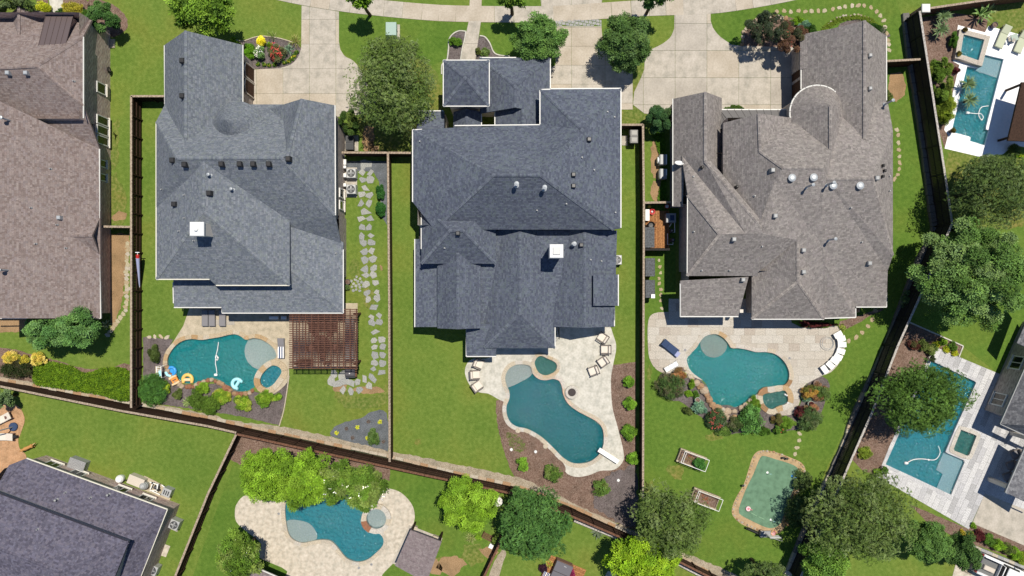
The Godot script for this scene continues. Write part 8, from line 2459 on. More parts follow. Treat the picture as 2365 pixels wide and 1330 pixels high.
func hot_tub_deck() -> void:
	var ang := -0.40
	var t := thing("timber_deck", "reddish timber deck with hot tub and plants at the bottom edge", "deck", plan(1295, 1325), ang)
	for k in 18:
		own("board", mb().slab(Vector3(0.2, 0.14, -1.2 + 0.2 * k), Vector3(3.6, 0.05, 0.185), 0.006), M[["deck_wood", "deck_wood_b"][k % 2]], t)
	for k in 3: own("joist", mb().box(Vector3(-1.3 + 1.5 * k, 0.055, 0.5), Vector3(0.1, 0.12, 3.4)), M.fence_dark, t)
	var h := thing("hot_tub", "dark covered square hot tub on the reddish timber deck", "hot tub", plan(1298, 1318, 0.95) * Vector3(1, 0, 1) + Vector3(0, 0.16, 0), ang)
	own("shell", mb().slab(Vector3(0, 0.4, 0.2), Vector3(1.55, 0.8, 1.9), 0.05), M.hot_tub, h)
	own("cover", mb().slab(Vector3(0, 0.86, -0.25), Vector3(1.6, 0.12, 0.95), 0.03), M.cover_grey, h)
	own("cover", mb().slab(Vector3(0, 0.86, 0.72), Vector3(1.6, 0.12, 0.92), 0.03), M.cover_grey, h)
	own("cover_strap", mb().box(Vector3(0.1, 0.925, -0.5), Vector3(0.25, 0.012, 0.08)), M.mid_plastic, h)
	var s := thing("folding_chair", "blue and white striped folding chair left of the hot tub", "chair", plan(1262, 1326), ang)
	for k in 5: own("strap", mb().slab(Vector3(-0.3 + 0.15 * k, 0.6, 0), Vector3(0.08, 0.02, 0.8), 0.004), M[["cushion_lilac", "white_plastic"][k % 2]], s)
	for e in [-1, 1]: own("frame", mb().tube([Vector3(e * 0.4, 0.15, -0.4), Vector3(e * 0.4, 0.6, -0.4), Vector3(e * 0.4, 0.6, 0.4), Vector3(e * 0.4, 0.15, 0.4)], 0.025, 0.025, 6), M.galvanised, s)

# ---------------------------------------------------------------- trees
const OAK := [Color(0.112, 0.172, 0.046), Color(0.142, 0.204, 0.062), Color(0.088, 0.138, 0.036), Color(0.170, 0.225, 0.085)]
const DARKOAK := [Color(0.090, 0.140, 0.044), Color(0.116, 0.172, 0.056), Color(0.140, 0.192, 0.076), Color(0.074, 0.115, 0.036)]
const LEAFY := [Color(0.095, 0.185, 0.045), Color(0.120, 0.220, 0.056), Color(0.074, 0.145, 0.036)]
const BRIGHT := [Color(0.150, 0.270, 0.022), Color(0.185, 0.310, 0.030), Color(0.120, 0.220, 0.020)]
const LIME := [Color(0.190, 0.320, 0.018), Color(0.235, 0.360, 0.025), Color(0.140, 0.250, 0.018)]
const MAPLE := [Color(0.130, 0.230, 0.026), Color(0.165, 0.270, 0.034), Color(0.085, 0.160, 0.022)]
const PISTACHE := [Color(0.072, 0.165, 0.042), Color(0.092, 0.192, 0.052), Color(0.056, 0.130, 0.034)]
const MAGNOLIA := [Color(0.095, 0.175, 0.024), Color(0.125, 0.205, 0.032), Color(0.070, 0.130, 0.018), Color(0.150, 0.210, 0.050)]
const CRAPE := [Color(0.075, 0.165, 0.045), Color(0.100, 0.205, 0.058), Color(0.130, 0.240, 0.075)]
const WHITE := [Color(0.82, 0.82, 0.74), Color(0.75, 0.76, 0.62)]

func trees() -> void:
	tree("maple_tree", "bright green maple at the top left, casting a black shadow on the lawn", 470, 24, 74, 56, 4.6, 2.3, MAPLE, 201, {"leaf": 0.42, "spread": 0.24, "dense": 0.8})
	tree("live_oak", "big olive-green live oak between the two middle drives", 908, 198, 96, 112, 4.2, 2.7, OAK, 202, {"leaf": 0.26, "kind": "fine", "dense": 0.62, "trunk": 0.3, "spread": 0.26})
	tree("street_tree", "small street tree at the top edge over the walk's left part", 836, -2, 34, 20, 3.6, 1.5, BRIGHT, 203, {"leaf": 0.34})
	tree("street_tree", "small street tree at the top edge left of the middle drive", 1183, -2, 33, 18, 3.4, 1.4, MAPLE, 204, {"leaf": 0.34})
	tree("street_tree", "small dark street tree at the top edge right of the middle drive", 1512, -8, 40, 22, 3.8, 1.6, LEAFY, 205, {"leaf": 0.34})
	tree("crape_myrtle", "round green tree left of the middle driveway", 1245, 93, 57, 53, 3.0, 1.9, LEAFY, 206, {"leaf": 0.3})
	tree("crape_myrtle", "round green tree right of the middle driveway, casting shadow on it", 1443, 97, 58, 68, 3.1, 2.0, [Color(0.085, 0.155, 0.045), Color(0.11, 0.185, 0.06), Color(0.06, 0.115, 0.032)], 207, {"leaf": 0.3})
	tree("crape_myrtle", "left half of the twin-crowned tree below the brown-roofed house", 112, 757, 52, 47, 3.0, 1.6, CRAPE, 208, {"leaf": 0.3})
	tree("crape_myrtle", "right half of the twin-crowned tree below the brown-roofed house", 180, 757, 50, 46, 3.1, 1.7, CRAPE, 209, {"leaf": 0.3})
	tree("oak_tree", "dark tree at the top left corner behind the brown-roofed house", 22, 2, 62, 26, 4.2, 1.6, DARKOAK, 210, {"leaf": 0.3, "kind": "fine"})
	tree("ash_tree", "left lime-green tree over the top of the bottom pool", 624, 1098, 62, 66, 4.6, 2.3, BRIGHT, 211, {"leaf": 0.34, "spread": 0.25})
	tree("ash_tree", "right lime-green tree over the top of the bottom pool", 704, 1108, 58, 64, 4.7, 2.3, BRIGHT, 212, {"leaf": 0.34, "spread": 0.25})
	tree("magnolia_tree", "left magnolia with white blooms over the bottom pool", 780, 1112, 40, 44, 4.2, 1.9, MAGNOLIA, 213, {"leaf": 0.36, "bloom": WHITE, "blooms": 16})
	tree("magnolia_tree", "right magnolia with white blooms beside the round spa", 845, 1124, 50, 52, 4.4, 2.1, MAGNOLIA, 214, {"leaf": 0.36, "bloom": WHITE, "blooms": 20})
	tree("magnolia_tree", "magnolia standing left of the mauve roof corner at the bottom", 553, 1278, 50, 58, 3.6, 2.0, MAGNOLIA, 215, {"leaf": 0.36, "bloom": WHITE, "blooms": 8})
	tree("ash_tree", "bright green round tree touching the rear fence", 1085, 1164, 67, 62, 4.2, 2.1, BRIGHT, 216, {"leaf": 0.32, "spread": 0.24})
	tree("pistache_tree", "dark green domed tree overlapping the rear fence", 1232, 1212, 86, 86, 4.6, 2.5, PISTACHE, 217, {"leaf": 0.28, "kind": "fine", "spread": 0.22, "dense": 0.8})
	tree("pear_tree", "lime-green round tree at the bottom edge below the dark oak", 1480, 1288, 88, 56, 3.6, 2.2, LIME, 218, {"leaf": 0.36})
	tree("live_oak", "dark olive oak straddling the fence beside the raised beds", 1545, 1205, 82, 86, 4.4, 2.5, OAK, 219, {"leaf": 0.26, "kind": "fine", "dense": 0.7, "trunk": 0.24})
	tree("live_oak", "big olive oak at the boundary wall by the putting green", 1986, 1192, 122, 104, 5.2, 3.0, OAK, 220, {"leaf": 0.28, "kind": "fine", "dense": 0.62, "trunk": 0.32, "spread": 0.24})
	tree("hackberry_tree", "bright leafy tree at the bottom edge under the big olive oak", 1902, 1300, 56, 52, 3.2, 1.7, [Color(0.11, 0.21, 0.035), Color(0.14, 0.25, 0.045), Color(0.08, 0.16, 0.03)], 221, {"leaf": 0.34})
	tree("yaupon_tree", "leafy green tree right of the big olive oak by the plank deck", 2142, 1246, 52, 48, 3.0, 1.6, LEAFY, 222, {"leaf": 0.28})
	tree("yaupon_tree", "dark leafy tree beside the pale garden wall at the bottom right", 2216, 1270, 42, 44, 2.8, 1.5, [Color(0.055, 0.11, 0.03), Color(0.075, 0.14, 0.04)], 223, {"leaf": 0.28})
	tree("elm_tree", "dense round elm overhanging the angular pool", 2124, 918, 104, 90, 4.6, 2.6, [Color(0.090, 0.170, 0.036), Color(0.112, 0.200, 0.045), Color(0.068, 0.130, 0.028)], 224, {"leaf": 0.26, "kind": "fine", "spread": 0.22, "dense": 0.75})
	tree("red_oak", "very large grey-green oak at the right with spreading limbs", 2238, 632, 128, 118, 6.0, 3.4, [Color(0.100, 0.185, 0.046), Color(0.125, 0.215, 0.060), Color(0.074, 0.142, 0.034), Color(0.16, 0.245, 0.085)], 225, {"leaf": 0.36, "spread": 0.19, "dense": 0.85, "trunk": 0.35, "clumps": 90})
	tree("live_oak", "dusky olive oak below the white-decked pool at the right edge", 2290, 440, 96, 86, 4.8, 2.5, DARKOAK, 226, {"leaf": 0.26, "kind": "fine", "dense": 0.55, "trunk": 0.28})
	tree("live_oak", "dusky oak cut by the bottom edge left of the boundary wall", 1765, 1326, 58, 36, 3.4, 1.6, DARKOAK, 227, {"leaf": 0.26, "kind": "fine", "dense": 0.7})
	tree("vitex_tree", "dusky small tree at the left of the turret house's front bed", 1763, 62, 42, 42, 2.6, 1.5, [Color(0.058, 0.082, 0.046), Color(0.078, 0.105, 0.060), Color(0.045, 0.062, 0.036)], 228, {"leaf": 0.24, "kind": "fine", "dense": 0.6})
	tree("crape_myrtle", "reddish-tinged crape myrtle in the turret house's front bed", 1823, 86, 34, 38, 2.4, 1.4, [Color(0.075, 0.088, 0.045), Color(0.105, 0.100, 0.055), Color(0.15, 0.085, 0.055)], 229, {"leaf": 0.22, "kind": "fine", "bloom": [Color(0.42, 0.10, 0.08)], "blooms": 14, "bloom_size": 0.16})
	tree("holly_tree", "dark rounded holly at the corner of the blue-roofed house's drive", 807, 280, 25, 30, 1.7, 1.3, [Color(0.045, 0.085, 0.020), Color(0.060, 0.105, 0.026), Color(0.09, 0.13, 0.03)], 230, {"leaf": 0.2})
	tree("holly_tree", "dark rounded holly by the taupe-roofed house's drive corner", 1520, 271, 31, 32, 1.7, 1.3, [Color(0.035, 0.085, 0.030), Color(0.050, 0.110, 0.040), Color(0.075, 0.14, 0.05)], 231, {"leaf": 0.2})
	tree("yaupon_tree", "dark green shrubby tree beside the brown-roofed house's front corner", 241, 38, 36, 32, 2.2, 1.3, [Color(0.045, 0.105, 0.028), Color(0.060, 0.130, 0.035), Color(0.080, 0.155, 0.045)], 232, {"leaf": 0.24})
	tree("pine_bush", "grey-green conifer at the left edge above the terracotta patio", 8, 918, 24, 22, 1.6, 1.2, [Color(0.10, 0.16, 0.06), Color(0.15, 0.22, 0.10)], 233, {"leaf": 0.26})
	tree("crape_myrtle", "small dark tree over the gravel at the bottom, right of the deck lamp", 2290, 396, 60, 40, 3.6, 1.4, DARKOAK, 234, {"leaf": 0.24, "kind": "fine", "dense": 0.5})

# ---------------------------------------------------------------- beds and small plants
const DEEP := [Color(0.030, 0.075, 0.014), Color(0.042, 0.095, 0.018)]
const MID := [Color(0.070, 0.150, 0.022), Color(0.090, 0.180, 0.028), Color(0.055, 0.115, 0.018)]
const FRESH := [Color(0.140, 0.260, 0.020), Color(0.180, 0.310, 0.028), Color(0.110, 0.200, 0.018)]
const OLIVE := [Color(0.090, 0.125, 0.032), Color(0.12, 0.155, 0.045), Color(0.065, 0.092, 0.026)]
const GOLD := [Color(0.55, 0.42, 0.08), Color(0.66, 0.54, 0.16), Color(0.40, 0.36, 0.06)]
const SUN := [Color(0.78, 0.66, 0.03), Color(0.82, 0.72, 0.08)]
const RED := [Color(0.50, 0.05, 0.05), Color(0.58, 0.09, 0.08), Color(0.40, 0.03, 0.05)]
const RUST := [Color(0.26, 0.12, 0.05), Color(0.34, 0.18, 0.08), Color(0.16, 0.10, 0.04)]
const WINE := [Color(0.085, 0.022, 0.024), Color(0.12, 0.030, 0.032), Color(0.060, 0.020, 0.02)]
const BLUEGREEN := [Color(0.10, 0.20, 0.13), Color(0.14, 0.25, 0.17)]

func beds() -> void:
	# brown-roofed house, front
	shrub("golden low shrub left of the pale front path", 103, 17, 20, 12, 0.7, [Color(0.30, 0.34, 0.02), Color(0.38, 0.40, 0.03)], 301)
	shrub("golden low shrub right of the pale front path", 168, 22, 24, 17, 0.7, [Color(0.26, 0.24, 0.03), Color(0.36, 0.32, 0.04)], 302)
	shrub("dark low mound in the shade of the metal dormer roof", 146, 30, 20, 8, 0.6, DEEP, 303)
	shrub("green low plants at the brown-roofed house's front corner", 202, 33, 12, 8, 0.5, MID, 304)
	# brown-roofed house, rear bed
	shrub("left pale golden shrub of the bed by the rear fence", 26, 826, 20, 14, 1.1, GOLD, 305)
	shrub("small golden shrub between the two larger golden ones", 60, 832, 14, 12, 0.9, [Color(0.42, 0.36, 0.05), Color(0.30, 0.33, 0.05)], 306)
	shrub("right pale golden shrub of the bed by the rear fence", 91, 829, 18, 14, 1.1, GOLD, 307)
	shrub("dark spiky mound below the golden shrubs", 38, 852, 40, 20, 1.2, [Color(0.030, 0.048, 0.016), Color(0.045, 0.062, 0.022), Color(0.06, 0.06, 0.03)], 308, {"kind": "fine"})
	leaf_carpet("groundcover", "bright lime ground cover filling the bed along the rear fence", smooth([88, 838, 130, 838, 170, 848, 200, 862, 250, 850, 300, 858, 300, 922, 240, 910, 180, 900, 130, 892, 84, 882], 4), 5200, 0.26, 0.42, [Color(0.150, 0.270, 0.018), Color(0.190, 0.310, 0.022), Color(0.110, 0.200, 0.016), Color(0.06, 0.13, 0.015)], 309)
	rosette("pale variegated rosette at the brown-roofed house's rear corner", 249, 748, 0.5, 0.4, 26, 0.045, [Color(0.45, 0.46, 0.22), Color(0.30, 0.36, 0.14)], 310)
	# blue-roofed house, front bed
	shrub("clipped green hedge block by the blue-roofed house's wall", 573, 118, 14, 14, 0.8, [Color(0.085, 0.210, 0.012), Color(0.105, 0.240, 0.016)], 311, {"leaf": 0.12, "dense": 1.6, "spread": 0.5})
	shrub("round ball of yellow flowers in the front bed", 604, 97, 9.5, 9.5, 0.75, SUN, 312, {"leaf": 0.11, "dense": 2.0, "spread": 0.5, "called": "flower_bush", "category": "flowers"})
	shrub("bush with white flower heads in the front bed", 599, 122, 13, 14, 1.0, CRAPE, 313, {"bloom": WHITE, "blooms": 70, "bloom_size": 0.2, "called": "flower_bush", "category": "flowers"})
	shrub("red rose bush in the front bed of the blue-roofed house", 640, 121, 19, 19, 1.1, [Color(0.11, 0.12, 0.05), Color(0.09, 0.13, 0.05)], 314, {"bloom": RED, "blooms": 150, "bloom_size": 0.2, "called": "rose_bush", "category": "flowers"})
	rosette("blue-green spiky yucca in the front bed", 669, 116, 0.65, 0.6, 40, 0.03, [Color(0.13, 0.24, 0.15), Color(0.18, 0.28, 0.17)], 315)
	rosette("wispy tall grass at the driveway edge of the front bed", 684, 98, 0.85, 0.9, 46, 0.016, [Color(0.33, 0.28, 0.09), Color(0.22, 0.26, 0.06)], 316, {"called": "grass_tuft"})
	rosette("wispy grass clump above the red rose bush", 633, 88, 0.6, 1.1, 26, 0.014, [Color(0.20, 0.28, 0.08), Color(0.28, 0.30, 0.12)], 317, {"called": "grass_tuft"})
	shrub("small lime plant left of the red roses", 624, 103, 6, 5, 0.35, FRESH, 318)
	for k in 9:
		var q: Array = [[596, 148], [610, 149], [622, 150], [634, 149], [658, 145], [667, 141], [674, 135], [680, 128], [685, 120]][k]
		shrub("small yellow border flower in the row edging the front bed by the drive", q[0], q[1], 5.5, 4, 0.22, MID, 320 + k, {"leaf": 0.1, "bloom": SUN, "blooms": 16, "bloom_size": 0.1, "called": "border_flower", "category": "flowers", "group": "yellow border flowers along the drive"})
	shrub("bright green low plant at the blue-roofed house's front corner", 540, 94, 7, 7, 0.5, FRESH, 330)
	# blue-roofed house, side and rear
	shrub("upper of two clipped round shrubs by the fence", 880, 444, 11.5, 16, 0.9, [Color(0.028, 0.100, 0.022), Color(0.040, 0.125, 0.030)], 331, {"leaf": 0.14, "dense": 1.3})
	shrub("lower of two clipped round shrubs by the fence", 880, 481, 12.5, 16, 0.9, [Color(0.028, 0.100, 0.022), Color(0.040, 0.125, 0.030)], 332, {"leaf": 0.14, "dense": 1.3})
	shrub("narrow dark shrub between the dark fence and the left pool", 357, 817, 12, 23, 0.9, [Color(0.050, 0.075, 0.020), Color(0.065, 0.095, 0.026)], 333)
	shrub("large green shrub filling the corner by the dark fence and rear wall", 352, 899, 30, 34, 1.3, [Color(0.060, 0.150, 0.030), Color(0.075, 0.175, 0.036), Color(0.045, 0.110, 0.022)], 334)
	shrub("yellow-green shrub tucked beside the large corner shrub", 384, 893, 9, 13, 0.8, [Color(0.30, 0.38, 0.03), Color(0.24, 0.32, 0.03)], 335)
	shrub("small speckled plant below the orange float", 411, 910, 10, 11, 0.5, OLIVE, 336)
	rosette("pale yucca below the rock edge of the left pool", 434, 928, 0.55, 0.4, 34, 0.035, [Color(0.28, 0.36, 0.12), Color(0.20, 0.28, 0.09)], 337)
	shrub("left of two feathery green mounds below the rock edge", 455, 922, 20, 22, 0.9, [Color(0.075, 0.135, 0.022), Color(0.095, 0.16, 0.028)], 338, {"kind": "fine", "dense": 1.2})
	shrub("right of two feathery green mounds below the rock edge", 486, 934, 22, 22, 0.9, [Color(0.080, 0.150, 0.022), Color(0.105, 0.18, 0.028)], 339, {"kind": "fine", "dense": 1.2})
	shrub("leafy fern-like plant on the bed behind the rock edge", 470, 896, 14, 12, 0.6, FRESH, 340)
	shrub("yellow-leaved lily clump in the bed left of the spa", 513, 914, 20, 17, 0.6, [Color(0.20, 0.30, 0.03), Color(0.32, 0.36, 0.05), Color(0.12, 0.22, 0.02)], 341)
	shrub("drooping lily clump below the pool near the spa", 562, 930, 19, 18, 0.6, [Color(0.18, 0.29, 0.025), Color(0.28, 0.35, 0.05), Color(0.10, 0.18, 0.02)], 342)
	shrub("spreading lily clump below the spa", 612, 920, 22, 18, 0.6, [Color(0.16, 0.27, 0.025), Color(0.26, 0.33, 0.05), Color(0.10, 0.19, 0.02)], 343)
	shrub("small lily clump right of the spa's rim", 643, 916, 9, 8, 0.5, FRESH, 344)
	for k in 4:
		var q: Array = [[778, 999], [826, 986], [878, 974], [849, 1011]][k]
		rosette(["leftmost yellow tuft in the grey gravel corner bed", "upper middle yellow tuft in the grey gravel corner bed", "yellow tuft nearest the fence in the grey gravel bed", "yellow tuft beside the leafy shrub in the grey gravel bed"][k], q[0], q[1], 0.24, 0.22, 26, 0.03, [Color(0.60, 0.60, 0.02), Color(0.48, 0.52, 0.02)], 350 + k, {"called": "yellow_tuft"})
	shrub("leafy green shrub in the grey gravel corner bed", 863, 1006, 13, 18, 0.9, [Color(0.07, 0.13, 0.03), Color(0.10, 0.16, 0.05)], 355)
	for k in 4:
		var q: Array = [[801, 989], [815, 1010], [851, 973], [886, 1019]][k]
		rosette(["left dry brown tuft in the grey gravel bed", "lower dry brown tuft in the grey gravel bed", "upper dry brown tuft in the grey gravel bed", "dry brown tuft at the right corner of the grey gravel bed"][k], q[0], q[1], 0.22, 0.2, 24, 0.025, [Color(0.10, 0.07, 0.06), Color(0.15, 0.11, 0.09)], 356 + k, {"called": "dry_tuft"})
	# slate-roofed house
	shrub("clipped green mound in the bed left of the front walk", 1053, 96, 18, 9, 0.7, [Color(0.090, 0.190, 0.020), Color(0.11, 0.22, 0.026)], 361, {"leaf": 0.14, "dense": 1.3})
	shrub("pale silvery plant in the bed right of the front walk", 1120, 120, 13, 8, 0.5, [Color(0.12, 0.19, 0.05), Color(0.18, 0.25, 0.09)], 362)
	shrub("small dark plant beside the front walk by the tower", 1105, 118, 6, 7, 0.5, [Color(0.06, 0.08, 0.02), Color(0.10, 0.12, 0.03)], 363)
	for k in 5:
		var q: Array = [[1453, 881], [1455, 932], [1453, 996], [1462, 1059], [1208, 1073]][k]
		shrub(["topmost bright shrub in the mulch strip along the tall fence", "second bright shrub down in the mulch strip along the tall fence", "third bright shrub down in the mulch strip along the tall fence", "lowest bright shrub in the mulch strip along the tall fence", "bright green shrub in the mulch at the lawn's lower corner"][k], q[0], q[1], [14, 14, 17, 14, 14][k], [12, 14, 18, 13, 15][k], 0.9, [Color(0.12, 0.24, 0.025), Color(0.15, 0.29, 0.03), Color(0.085, 0.17, 0.02)], 370 + k, {"leaf": 0.2})
	for k in 2:
		var q: Array = [[1278, 1091], [1389, 1126]][k]
		shrub(["feathery green shrub just below the kidney pool", "feathery green shrub in the grey mulch below the diving board"][k], q[0], q[1], 19, 19, 0.95, [Color(0.085, 0.15, 0.03), Color(0.11, 0.19, 0.04), Color(0.16, 0.22, 0.06)], 376 + k, {"kind": "fine", "leaf": 0.24})
	leaf_carpet("weeds", "patch of thin weeds in the mulch below the kidney pool", smooth([1170, 1000, 1195, 1005, 1215, 1030, 1200, 1045, 1178, 1030], 4), 150, 0.14, 0.08, [Color(0.12, 0.19, 0.04), Color(0.18, 0.22, 0.07)], 379)
	# taupe-roofed house, front
	shrub("teal-green round shrub in the front bed by the turret house", 1858, 60, 13, 12, 0.8, BLUEGREEN, 381)
	shrub("dark green shrub at the front bed's right end", 1872, 68, 16, 13, 0.8, DEEP, 382)
	shrub("yellow-green low plants behind the front bed's tan stones", 1842, 48, 18, 9, 0.4, FRESH, 383)
	shrub("clipped dark green dome beside the turret house's top gable", 2012, 69, 26, 14, 1.0, [Color(0.025, 0.070, 0.012), Color(0.035, 0.088, 0.016)], 384, {"leaf": 0.13, "dense": 1.5, "spread": 0.5})
	leaf_carpet("border_grass", "arc of yellow-green border grass at the top bed", smooth([1898, 64, 1925, 46, 1960, 38, 1995, 38, 2022, 52, 2030, 64, 2010, 54, 1985, 46, 1955, 46, 1928, 56, 1905, 70], 4), 500, 0.16, 0.2, [Color(0.22, 0.30, 0.04), Color(0.16, 0.24, 0.03)], 385)
	shrub("low clipped hedge under the metal porch roof", 1698, 249, 28, 5, 0.5, [Color(0.06, 0.11, 0.02), Color(0.085, 0.15, 0.03)], 386, {"leaf": 0.12})
	leaf_carpet("side_grass", "strip of long bright grass in the side yard by the tall fence", smooth([1508, 310, 1532, 308, 1536, 460, 1520, 462, 1530, 400, 1518, 340], 3), 1500, 0.2, 0.2, [Color(0.09, 0.20, 0.02), Color(0.13, 0.27, 0.03)], 387)
	# taupe-roofed house, rear beds
	shrub("big leafy shrub at the left end of the waterfall bed", 1548, 892, 30, 28, 1.4, [Color(0.055, 0.100, 0.030), Color(0.075, 0.130, 0.038), Color(0.10, 0.10, 0.05)], 391, {"leaf": 0.22})
	shrub("reddish shrub between the deck and the big leafy shrub", 1566, 866, 17, 13, 0.9, RUST, 392)
	shrub("lime shrub beside the stone pot at the deck edge", 1576, 866, 9, 8, 0.6, FRESH, 393)
	shrub("small rust-coloured plant among the bed's left shrubs", 1574, 880, 7, 8, 0.5, RUST, 394)
	shrub("narrow yellow-green plant beside the flat boulders", 1598, 887, 6, 11, 0.6, FRESH, 395)
	shrub("small lime plant in the mulch left of the boulders", 1590, 908, 10, 6, 0.35, FRESH, 396)
	shrub("grassy green plant beside the pale celadon pot", 1608, 910, 5, 9, 0.5, MID, 397)
	shrub("blue-green agave-like shrub below the celadon pot", 1615, 940, 16, 13, 0.9, BLUEGREEN, 398, {"leaf": 0.26})
	shrub("olive shrub at the lawn edge left of the waterfall", 1588, 948, 13, 8, 0.6, OLIVE, 399)
	shrub("rose bush with pink-red blooms below the waterfall", 1652, 967, 22, 24, 1.1, [Color(0.045, 0.080, 0.030), Color(0.06, 0.10, 0.04)], 400, {"bloom": RED, "blooms": 46, "bloom_size": 0.24, "called": "rose_bush", "category": "flowers"})
	shrub("dusky rounded shrub right of the rose bush", 1696, 979, 17, 15, 0.9, [Color(0.06, 0.09, 0.03), Color(0.10, 0.11, 0.05)], 401)
	shrub("broad-leaved bright shrub between waterfall and spa", 1732, 967, 24, 30, 1.3, [Color(0.085, 0.200, 0.045), Color(0.11, 0.24, 0.06), Color(0.055, 0.125, 0.03)], 402, {"leaf": 0.3})
	shrub("clump of bright grass between spa and pool rocks", 1743, 932, 12, 20, 0.5, [Color(0.10, 0.20, 0.02), Color(0.15, 0.25, 0.03)], 403)
	shrub("low green plants below the broad-leaved shrub", 1765, 994, 16, 9, 0.5, MID, 404)
	shrub("low green plants along the bed's lower edge, left end", 1672, 996, 20, 10, 0.5, [Color(0.09, 0.16, 0.03), Color(0.13, 0.20, 0.05)], 405)
	shrub("red-brown flowering plant below the spa", 1796, 968, 12, 14, 0.7, [Color(0.10, 0.10, 0.03), Color(0.15, 0.10, 0.04)], 406)
	shrub("bright lime shrub below the spa", 1818, 975, 18, 15, 0.8, [Color(0.12, 0.22, 0.025), Color(0.16, 0.26, 0.04)], 407)
	shrub("green plant with red flowers at the bed's bottom edge", 1800, 992, 14, 9, 0.6, MID, 408, {"bloom": [Color(0.55, 0.10, 0.06)], "blooms": 16, "bloom_size": 0.16, "called": "flower_bush", "category": "flowers"})
	shrub("amber and rust shrub at the top of the right-hand bed", 1868, 905, 18, 15, 1.0, [Color(0.36, 0.22, 0.05), Color(0.30, 0.15, 0.06), Color(0.12, 0.12, 0.03)], 409)
	shrub("mixed green and rust shrub right of the amber one", 1895, 906, 20, 20, 1.0, [Color(0.08, 0.13, 0.03), Color(0.22, 0.12, 0.06), Color(0.11, 0.17, 0.05)], 410)
	shrub("blue-green low plant left in the right-hand bed", 1862, 918, 9, 9, 0.5, BLUEGREEN, 411)
	shrub("rust and wine shrub in the middle of the right-hand bed", 1875, 940, 18, 12, 0.9, [Color(0.30, 0.14, 0.08), Color(0.12, 0.04, 0.04), Color(0.24, 0.17, 0.09)], 412)
	shrub("big dusky shrub at the bottom of the right-hand bed", 1868, 966, 26, 25, 1.3, [Color(0.060, 0.105, 0.035), Color(0.08, 0.13, 0.045), Color(0.11, 0.14, 0.06)], 413, {"leaf": 0.22})
	shrub("dark wine shrub at the deck corner of the right-hand bed", 1846, 952, 9, 12, 0.9, WINE, 414)
	shrub("long row of wine-red shrubs below the taupe-roofed house", 1884, 749, 46, 7, 0.8, WINE, 415, {"kind": "fine"})
	shrub("little star-shaped lime plant by the round stepping stones", 1946, 757, 7, 7, 0.3, [Color(0.30, 0.33, 0.08), Color(0.2, 0.26, 0.05)], 416)
	shrub("leafy weeds against the boundary wall near the big olive oak", 1852, 1108, 20, 26, 1.0, DARKOAK, 417, {"kind": "fine"})
	shrub("dark overhanging bush on the boundary wall below the putting green", 1838, 1178, 22, 40, 1.3, DARKOAK, 418, {"kind": "fine"})
	shrub("dry tan grass clump on the green's right-hand rim", 1836, 1150, 7, 12, 0.4, [Color(0.42, 0.28, 0.14), Color(0.34, 0.2, 0.1)], 419, {"kind": "fine"})
	shrub("dry tan grass clump at the green's lower right rim", 1815, 1202, 8, 14, 0.4, [Color(0.44, 0.32, 0.16), Color(0.36, 0.24, 0.12)], 420, {"kind": "fine"})
	shrub("green leaves hanging over the boundary fence by the big grey-green oak", 2100, 700, 16, 22, 1.2, [Color(0.085, 0.14, 0.058), Color(0.11, 0.17, 0.078)], 421)
	# white-decked pool plot
	tree("hedge", "tall clipped hedge beside the white-decked pool", 2172, 176, 24, 62, 1.2, 1.2, [Color(0.085, 0.150, 0.022), Color(0.115, 0.185, 0.030), Color(0.15, 0.20, 0.035)], 430, {"leaf": 0.2, "category": "hedge", "dense": 1.2, "low": -0.8, "limbs": 2})
	shrub("yellow-green lower end of the hedge by the white-decked pool", 2180, 250, 20, 32, 1.8, [Color(0.16, 0.22, 0.022), Color(0.21, 0.26, 0.03), Color(0.11, 0.16, 0.02)], 431, {"leaf": 0.18, "dense": 1.3})
	shrub("small clipped green hedge beside the square spa", 2202, 92, 8, 18, 1.0, [Color(0.05, 0.12, 0.016), Color(0.065, 0.145, 0.02)], 432, {"leaf": 0.12, "dense": 1.4})
	for k in 4:
		var q: Array = [[2166, 44], [2160, 76], [2222, 200], [2226, 236]][k]
		rosette(["upper fan palm in the corner bed by the pillar", "lower fan palm in the corner bed by the hedge", "upper fan palm leaning over the white-decked pool", "lower fan palm leaning over the white-decked pool"][k], q[0], q[1], 0.95, 0.55, 44, 0.055, [Color(0.10, 0.17, 0.06), Color(0.14, 0.22, 0.08), Color(0.08, 0.13, 0.05)], 440 + k, {"called": "fan_palm", "stalk": 0.7})
	rosette("long-leaved bright banana plant by the brown fence", 2254, 40, 1.15, 0.9, 20, 0.085, [Color(0.13, 0.25, 0.05), Color(0.18, 0.30, 0.08)], 445, {"called": "banana_plant", "stalk": 0.5})
	rosette("small spiky plant at the lawn corner by the brown fence", 2280, 26, 0.8, 0.8, 12, 0.05, [Color(0.30, 0.36, 0.14), Color(0.2, 0.28, 0.08)], 446)
	shrub("dark wine plant between the spa and the fan palms", 2208, 162, 8, 7, 0.5, WINE, 447)
	shrub("yellow flowers at the right edge below the white deck", 2352, 356, 10, 7, 0.5, FRESH, 448, {"bloom": SUN, "blooms": 20, "bloom_size": 0.12, "called": "flower_bush", "category": "flowers"})
	shrub("grey-green bush at the right edge beside the patio cover", 2342, 345, 14, 12, 0.8, OLIVE, 449)
